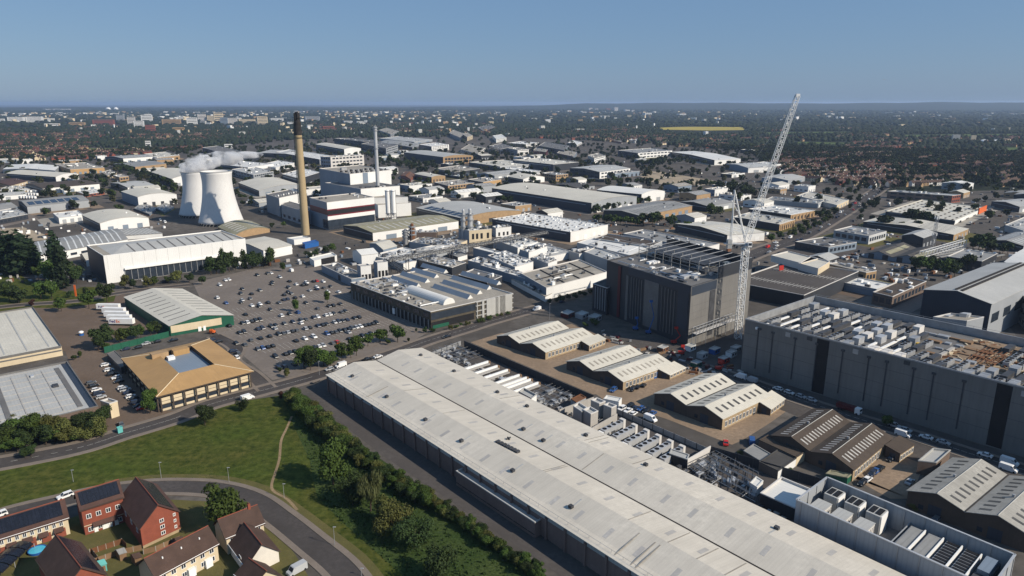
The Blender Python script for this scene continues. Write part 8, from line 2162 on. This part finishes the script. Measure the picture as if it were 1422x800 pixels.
for (t, x0, x1, y0, y1, nstreet, kinds, place) in REG:
    for si in range(nstreet):
        x, y = rng.uniform(x0, x1), rng.uniform(y0, y1)
        px, py = tp(t, (x, y)); g = G(px, py)
        ang = rng.choice((AV, AU, .25, AV + .3)); d = Vector((math.cos(ang), math.sin(ang), 0))
        n = rng.randint(5, 14); k0 = rng.choice(kinds)
        for j in range(n):
            p = g + d * (j - n / 2) * 10.2
            qx, qy = PR((p.x, p.y, 0))
            if p.y < 900 or occ(p.x, p.y) or inpoly(qx, qy, ESTATE) or qy < 150: continue
            if any(inpoly(qx, qy, f) for f in FIELDS): continue
            HL.append((p.length, p, ang + (math.pi / 2 if rng.random() < .08 else 0), k0 if rng.random() < .8 else rng.choice(kinds), place))
            OCC.add((int(p.x // CELL), int(p.y // CELL)))
            if j % 2: OCC.add((int(p.x // CELL), int((p.y - 9) // CELL)))
HL.sort(key=lambda e: e[0])
inview = [e for e in HL if -20 < PR((e[1].x, e[1].y, 0))[0] < 1442]
KN = ['red brick', 'cream walled', 'tan brick', 'white walled', 'red roofed brick']
cnt = {}
for (dist, p, a, k, place) in inview[:290]:
    o = bpy.data.objects.new('terraced_house', hp[k][0]); COL.objects.link(o); o.location = p; o.rotation_euler.z = a
    lab_ = f'small {KN[k]} terraced house {place}'
    cnt[lab_] = cnt.get(lab_, 0) + 1
    tag(o, lab_, 'house', 'terraced houses of the suburbs')
V_, F_, MI_ = [], [], []
base = 0
VS, FS, MS = [], [], []
for (dist, p, a, k, place) in inview[290:]:
    mbh = hp[k][1]; ca, sa = math.cos(a), math.sin(a)
    ov_ = len(V_)
    sel = [i for i, f in enumerate(mbh.f) if mbh.mi[i] != 2][:16]
    for i in sel:
        f = mbh.f[i]; st_ = len(V_)
        for vi in f:
            x, y, z = mbh.v[vi]; V_.append((p.x + x * ca - y * sa, p.y + x * sa + y * ca, z))
        F_.append(tuple(range(st_, st_ + len(f)))); MI_.append(mbh.mi[i] * 3 + (k % 3 if mbh.mi[i] == 0 else (k % 2)))
me = bpy.data.meshes.new('distant_houses'); me.from_pydata(V_, [], F_)
for m_ in ('red_brick', 'cream_wall', 'tan_brick', 'tile_roof', 'brown_tile'): me.materials.append(MATS[m_])
me.polygons.foreach_set('material_index', MI_)
o = bpy.data.objects.new('distant_houses', me); COL.objects.link(o); tag(o, 'distant houses of the suburbs beyond the estate', None, None, 'stuff')
print('houses', len(inview))

# woodland and street trees too many to count
def blob(seed, sub=1):
    import bmesh
    bm = bmesh.new(); bmesh.ops.create_icosphere(bm, subdivisions=sub, radius=1)
    r = random.Random(seed)
    for v in bm.verts:
        k = r.uniform(.72, 1.25); v.co = Vector((v.co.x * k, v.co.y * k, max(-.55, v.co.z * k)))
    vs = np.array([tuple(v.co) for v in bm.verts], np.float32); fs = np.array([[v.index for v in f.verts] for f in bm.faces], np.int32)
    bm.free(); return vs, fs
BL = [blob(i, 2) for i in range(3)] + [blob(9 + i, 1) for i in range(3)]
def scatter(name, items, m_, label):
    """items: list of (x, y, z, rx, ry, rz, rot, proto)"""
    VV, FF, off = [], [], 0
    for (x, y, z, rx, ry, rz_, rot, pi) in items:
        vs, fs = BL[pi]; ca, sa = math.cos(rot), math.sin(rot)
        q = vs * np.array([rx, ry, rz_], np.float32)
        w_ = np.empty_like(q); w_[:, 0] = q[:, 0] * ca - q[:, 1] * sa + x; w_[:, 1] = q[:, 0] * sa + q[:, 1] * ca + y; w_[:, 2] = q[:, 2] + z
        VV.append(w_); FF.append(fs + off); off += len(vs)
    v = np.concatenate(VV); f = np.concatenate(FF); n = len(f)
    me = bpy.data.meshes.new(name)
    me.vertices.add(len(v)); me.vertices.foreach_set('co', v.ravel())
    me.loops.add(n * 3); me.loops.foreach_set('vertex_index', f.ravel())
    me.polygons.add(n); me.polygons.foreach_set('loop_start', np.arange(0, n * 3, 3, dtype=np.int32)); me.polygons.foreach_set('loop_total', np.full(n, 3, np.int32))
    me.update(calc_edges=True); me.materials.append(m_)
    o = bpy.data.objects.new(name, me); COL.objects.link(o); return tag(o, label, None, None, 'stuff')
items = []
def noise2(x, y):
    return (math.sin(x * .0041 + y * .0023) + math.sin(x * .0017 - y * .0051 + 2) + math.sin(x * .011 + 1) * .5 + math.sin(y * .009 + x * .004) * .5) / 3
def add_trees(n, d0, d1, r0, r1, pi0, dens, est=.08, zf=.75):
    k = 0
    for _ in range(n):
        d = math.sqrt(nr_.uniform(d0 * d0, d1 * d1)); a = nr_.uniform(-.80, .80)
        x, y = d * math.sin(a), d * math.cos(a)
        nz = noise2(x, y)
        if nr_.uniform() > dens + nz * .45: continue
        qx, qy = PR((x, y, 0))
        if qx < -40 or qx > 1462: continue
        if occ(x, y): continue
        if inpoly(qx, qy, ESTATE) and nr_.uniform() > est: continue
        if any(inpoly(qx, qy, f) for f in FIELDS): continue
        r = nr_.uniform(r0, r1)
        if d1 < 2200:
            NEARW.append((Vector((x, y, 0)), r * 2.0, ('dark', 'green', 'dark', 'olive', 'dark')[int(nr_.integers(0, 5))], nr_.uniform(.9, 1.4))); k += 1; continue
        items.append((x, y, r * zf, r * nr_.uniform(.8, 1.5), r * nr_.uniform(.8, 1.2), r * nr_.uniform(.85, 1.3) * (zf / .75), nr_.uniform(0, 6.28), pi0 + int(nr_.integers(0, 3)))); k += 1
    return k
NEARW = []
n1 = add_trees(30000, 900, 2100, 3.2, 6.2, 0, .74, .16)
n2 = add_trees(34000, 2100, 4200, 4.0, 8.0, 3, .66)
n3 = add_trees(26000, 4200, 9500, 9.0, 20.0, 3, .62, .05, .34)
n4 = add_trees(9000, 9500, 14500, 20.0, 40.0, 3, .6, .05, .3)
o = bpy.data.objects.new('suburban_trees', bake(NEARW, 3)); COL.objects.link(o); tag(o, 'street and garden trees of the suburbs', None, None, 'stuff')
scatter('far_woodland', items, MATS['leaf_far'], 'far trees and woods beyond the estate')
print('far trees', n1, n2, n3, n4)
# far white roofs and sheds lost in the haze
mb = MB()
for k in range(850):
    d = math.sqrt(rng.uniform(2600 ** 2, 10500 ** 2)); a = rng.uniform(-.72, .0 if rng.random() < .55 else .72)
    c = Vector((d * math.sin(a), d * math.cos(a), 0))
    qx, qy = PR(c)
    if any(inpoly(qx, qy, f) for f in FIELDS): continue
    an = rng.uniform(0, 3.1); dx = Vector((math.cos(an), math.sin(an), 0)); s_ = rng.uniform(5, 24) * (d / 6000)
    mb.box(c, dx * s_, Vector((-dx.y, dx.x, 0)) * s_ * .5, 0, rng.uniform(9, 21), rng.randrange(4))
tag(mb.build('distant_houses', ['white_clad', 'cream_wall', 'tan_brick', 'light_grey_roof']), 'distant roofs between the far woods', None, None, 'stuff')
# smaller units that fill the estate between the big sheds
for a_, b_ in zip(rl, rl[1:]):
    for q in range(6):
        p = a_.lerp(b_, q / 6)
        for dx in (-12, 0, 12):
            for dy in (-12, 0, 12): OCC.add((int((p.x + dx) // CELL), int((p.y + dy) // CELL)))
for q in (TC1[0], TC2[0], G(424.5, 326), G(454, 322), G(300, 320)):
    for dx in range(-45, 46, 9):
        for dy in range(-45, 46, 9): OCC.add((int((q.x + dx) // CELL), int((q.y + dy) // CELL)))
INF = []; tries = 0; ri_ = random.Random(5)
while len(INF) < 60 and tries < 6000:
    tries += 1
    px, py = ri_.uniform(-5, 1430), 212 + ri_.random() ** .8 * 165
    if not inpoly(px, py, ESTATE) or (py > 365 and px < 640) or (880 < px < 1010 and 232 < py < 262) or (px < 135 and py > 300) or (730 < px < 1060 and py > 330): continue
    g = G(px, py); la, lb = ri_.uniform(16, 34), ri_.uniform(18, 44)
    ok = True
    for i in range(-1, 6):
        for j in range(-1, 6):
            q = g - ud * la * (i / 4 - .5 if True else 0) + vd * lb * (j / 4 - .5)
            if occ(q.x, q.y): ok = False
    if not ok: continue
    INF.append((px, g, la, lb))
    for i in range(6):
        for j in range(6):
            q = g - ud * la * (i / 5 - .5) + vd * lb * (j / 5 - .5); OCC.add((int(q.x // CELL), int(q.y // CELL)))
INF.sort(key=lambda e: e[0])
for i, (px, g, la, lb) in enumerate(INF):
    h_ = ri_.uniform(5, 9); n0 = g + ud * la / 2 - vd * lb / 2
    rn, rm = ri_.choice((('pale', 'cream_roof'), ('white', 'white_roof'), ('grey', 'light_grey_roof'), ('pale', 'cream_roof'), ('dull grey', 'grey_roof'), ('gravelled', 'gravel_roof')))
    wn, wm = ri_.choice((('dark', 'dark_clad'), ('white', 'white_clad'), ('grey', 'grey_clad'), ('brick', 'tan_brick'), ('blue grey', 'blue_grey_clad')))
    s = Bld('industrial_shed', f'{rn} roofed {wn} walled small unit, {ordn(i % 30)} from left in {"left" if i < 30 else "right"} half', 'warehouse', n0, n0 - ud * la, n0 + vd * lb, h_)
    s.roof(ri_.choice(('flat', 'gable', 'gable')), rm); s.walls(wm, ri_.choice((wm, 'white_clad')))
    s.row('R', ri_.randint(2, 4), .1, 3.6, .4, 'door', 'grey_clad'); s.row('L', 3, 2, 3.4, .5)
    if not s.prof: s.clutter(8, smax=2.4)
    else: s.rooflights(5, .25, .75, .25, 'rooflight_pale')
print('infill', len(INF))
# crates, skips and parked plant in the yards between the sheds
mb = MB(); k = 0
while k < 1500:
    px, py = rng.uniform(-10, 1430), 205 + (rng.random() ** .6) * 190
    g = G(px, py)
    if not inpoly(px, py, ESTATE) or occ(g.x, g.y) or (py > 372 and 250 < px < 620): k += .2; continue
    k += 1; a = AU if rng.random() < .5 else AV; a += rng.uniform(-.1, .1); d = Vector((math.cos(a), math.sin(a), 0)); z = rng.uniform(.8, 2.4)
    mb.box(g, d * rng.uniform(.6, 2.6), Vector((-d.y, d.x, 0)) * rng.uniform(.5, 1.1), .02, z, rng.choice((0, 0, 1, 2, 3, 3, 4, 5, 6)))
tag(mb.build('yard_clutter', ['white_paint', 'steel', 'blue_grey_clad', 'dark_steel', 'rust', 'concrete', 'dark_clad']), 'small stacks and crates across the distant yards', None, None, 'stuff')
# rough tussocks in the unmown grass
def tuft_field(name, poly, n, m_, hmin, hmax, label):
    P_ = [G(*p) for p in poly]; pl = [(p.x, p.y) for p in P_]
    xs = [p[0] for p in pl]; ys = [p[1] for p in pl]; V_, F_ = [], []
    for _ in range(n):
        x, y = nr_.uniform(min(xs), max(xs)), nr_.uniform(min(ys), max(ys))
        if not inpoly(x, y, pl): continue
        if noise2(x * 30, y * 30) + nr_.uniform(-.5, .5) < -.1: continue
        h_ = nr_.uniform(hmin, hmax)
        for b_ in range(5):
            a = nr_.uniform(0, 6.28); w_ = h_ * .5; q = len(V_); lx_, ly_ = nr_.uniform(-.4, .4) * h_, nr_.uniform(-.4, .4) * h_
            V_ += [(x - math.cos(a) * w_, y - math.sin(a) * w_, .06), (x + math.cos(a) * w_, y + math.sin(a) * w_, .06), (x + lx_ + math.cos(a) * w_ * .4, y + ly_ + math.sin(a) * w_ * .4, h_)]
            F_.append((q, q + 1, q + 2))
    me = bpy.data.meshes.new(name); me.from_pydata(V_, [], F_); me.materials.append(MATS[m_])
    o = bpy.data.objects.new(name, me); COL.objects.link(o); tag(o, label, None, None, 'stuff')
fol('tussock', (.060, .098, .026), (.035, .066, .018), .25)
tuft_field('tall_grass', [(405, 560), (425, 560), (520, 640), (640, 715), (780, 815), (850, 900), (580, 900), (560, 800), (480, 735), (440, 690), (430, 640)], 15000, 'tussock', .25, .8, 'tall unmown grass of the meadow by the belt')

tuft_field('short_grass', [(0, 700), (60, 640), (232, 590), (345, 565), (400, 560), (430, 640), (440, 690), (380, 685), (300, 664), (150, 668)], 9000, 'tussock', .08, .26, 'short tufts across the mown park grass')

# an airliner far off on the right
d = Vector(((1228 - 711) / F, CT + (400 - 110.5) / F * ST, -ST + (400 - 110.5) / F * CT)); p = Vector((0, 0, H)) + d * (9000 / d.y)
t_ = thing('airliner', p, 'tiny airliner low in the sky on the right', 'aircraft'); t_.rotation_euler.z = .2
m = MB(); m.bar((-18, 0, 0), (18, 0, 0), 2.0, 10, 0, 1.6); m.build('fuselage', 'grey_clad', t_)
m = MB(); m.hexa([Vector(q) for q in ((2, 0, 0), (-4, -17, .5), (-7, -17, .5), (-4, 0, 0))], [Vector(q) for q in ((2, 0, .5), (-4, -17, .8), (-7, -17, .8), (-4, 0, .5))]); m.hexa([Vector(q) for q in ((2, 0, 0), (-4, 17, .5), (-7, 17, .5), (-4, 0, 0))], [Vector(q) for q in ((2, 0, .5), (-4, 17, .8), (-7, 17, .8), (-4, 0, .5))]); m.build('wing', 'grey_clad', t_)
m = MB(); m.hexa([Vector(q) for q in ((-14, -.2, 1), (-14, .2, 1), (-18, .2, 1), (-18, -.2, 1))], [Vector(q) for q in ((-17, -.2, 7), (-17, .2, 7), (-19, .2, 7), (-19, -.2, 7))]); m.build('tail_fin', 'dark_clad', t_)

# ------------------------------------------------------------------ the air
me = bpy.data.meshes.new('haze')
X_, Y0_, Y1_, Z0_, Z1_ = 44000, -250, 44000, -12.0, 150.0
vs = [(x, y, z) for z in (Z0_, Z1_) for x, y in ((-X_, Y0_), (X_, Y0_), (X_, Y1_), (-X_, Y1_))]
me.from_pydata(vs, [], [(0, 3, 2, 1), (4, 5, 6, 7), (0, 1, 5, 4), (1, 2, 6, 5), (2, 3, 7, 6), (3, 0, 4, 7)])
hz = bpy.data.objects.new('haze', me); COL.objects.link(hz); tag(hz, 'thin blue haze over the distance', None, None, 'stuff')
hm_ = bpy.data.materials.new('haze'); hm_.use_nodes = True
n_ = hm_.node_tree.nodes; n_.remove(n_['Principled BSDF'])
pv = n_.new('ShaderNodeVolumePrincipled'); pv.inputs['Color'].default_value = (.55, .72, 1.0, 1); pv.inputs['Density'].default_value = 4.8e-5; pv.inputs['Anisotropy'].default_value = 0.2
hm_.node_tree.links.new(pv.outputs[0], n_['Material Output'].inputs['Volume']); me.materials.append(hm_)
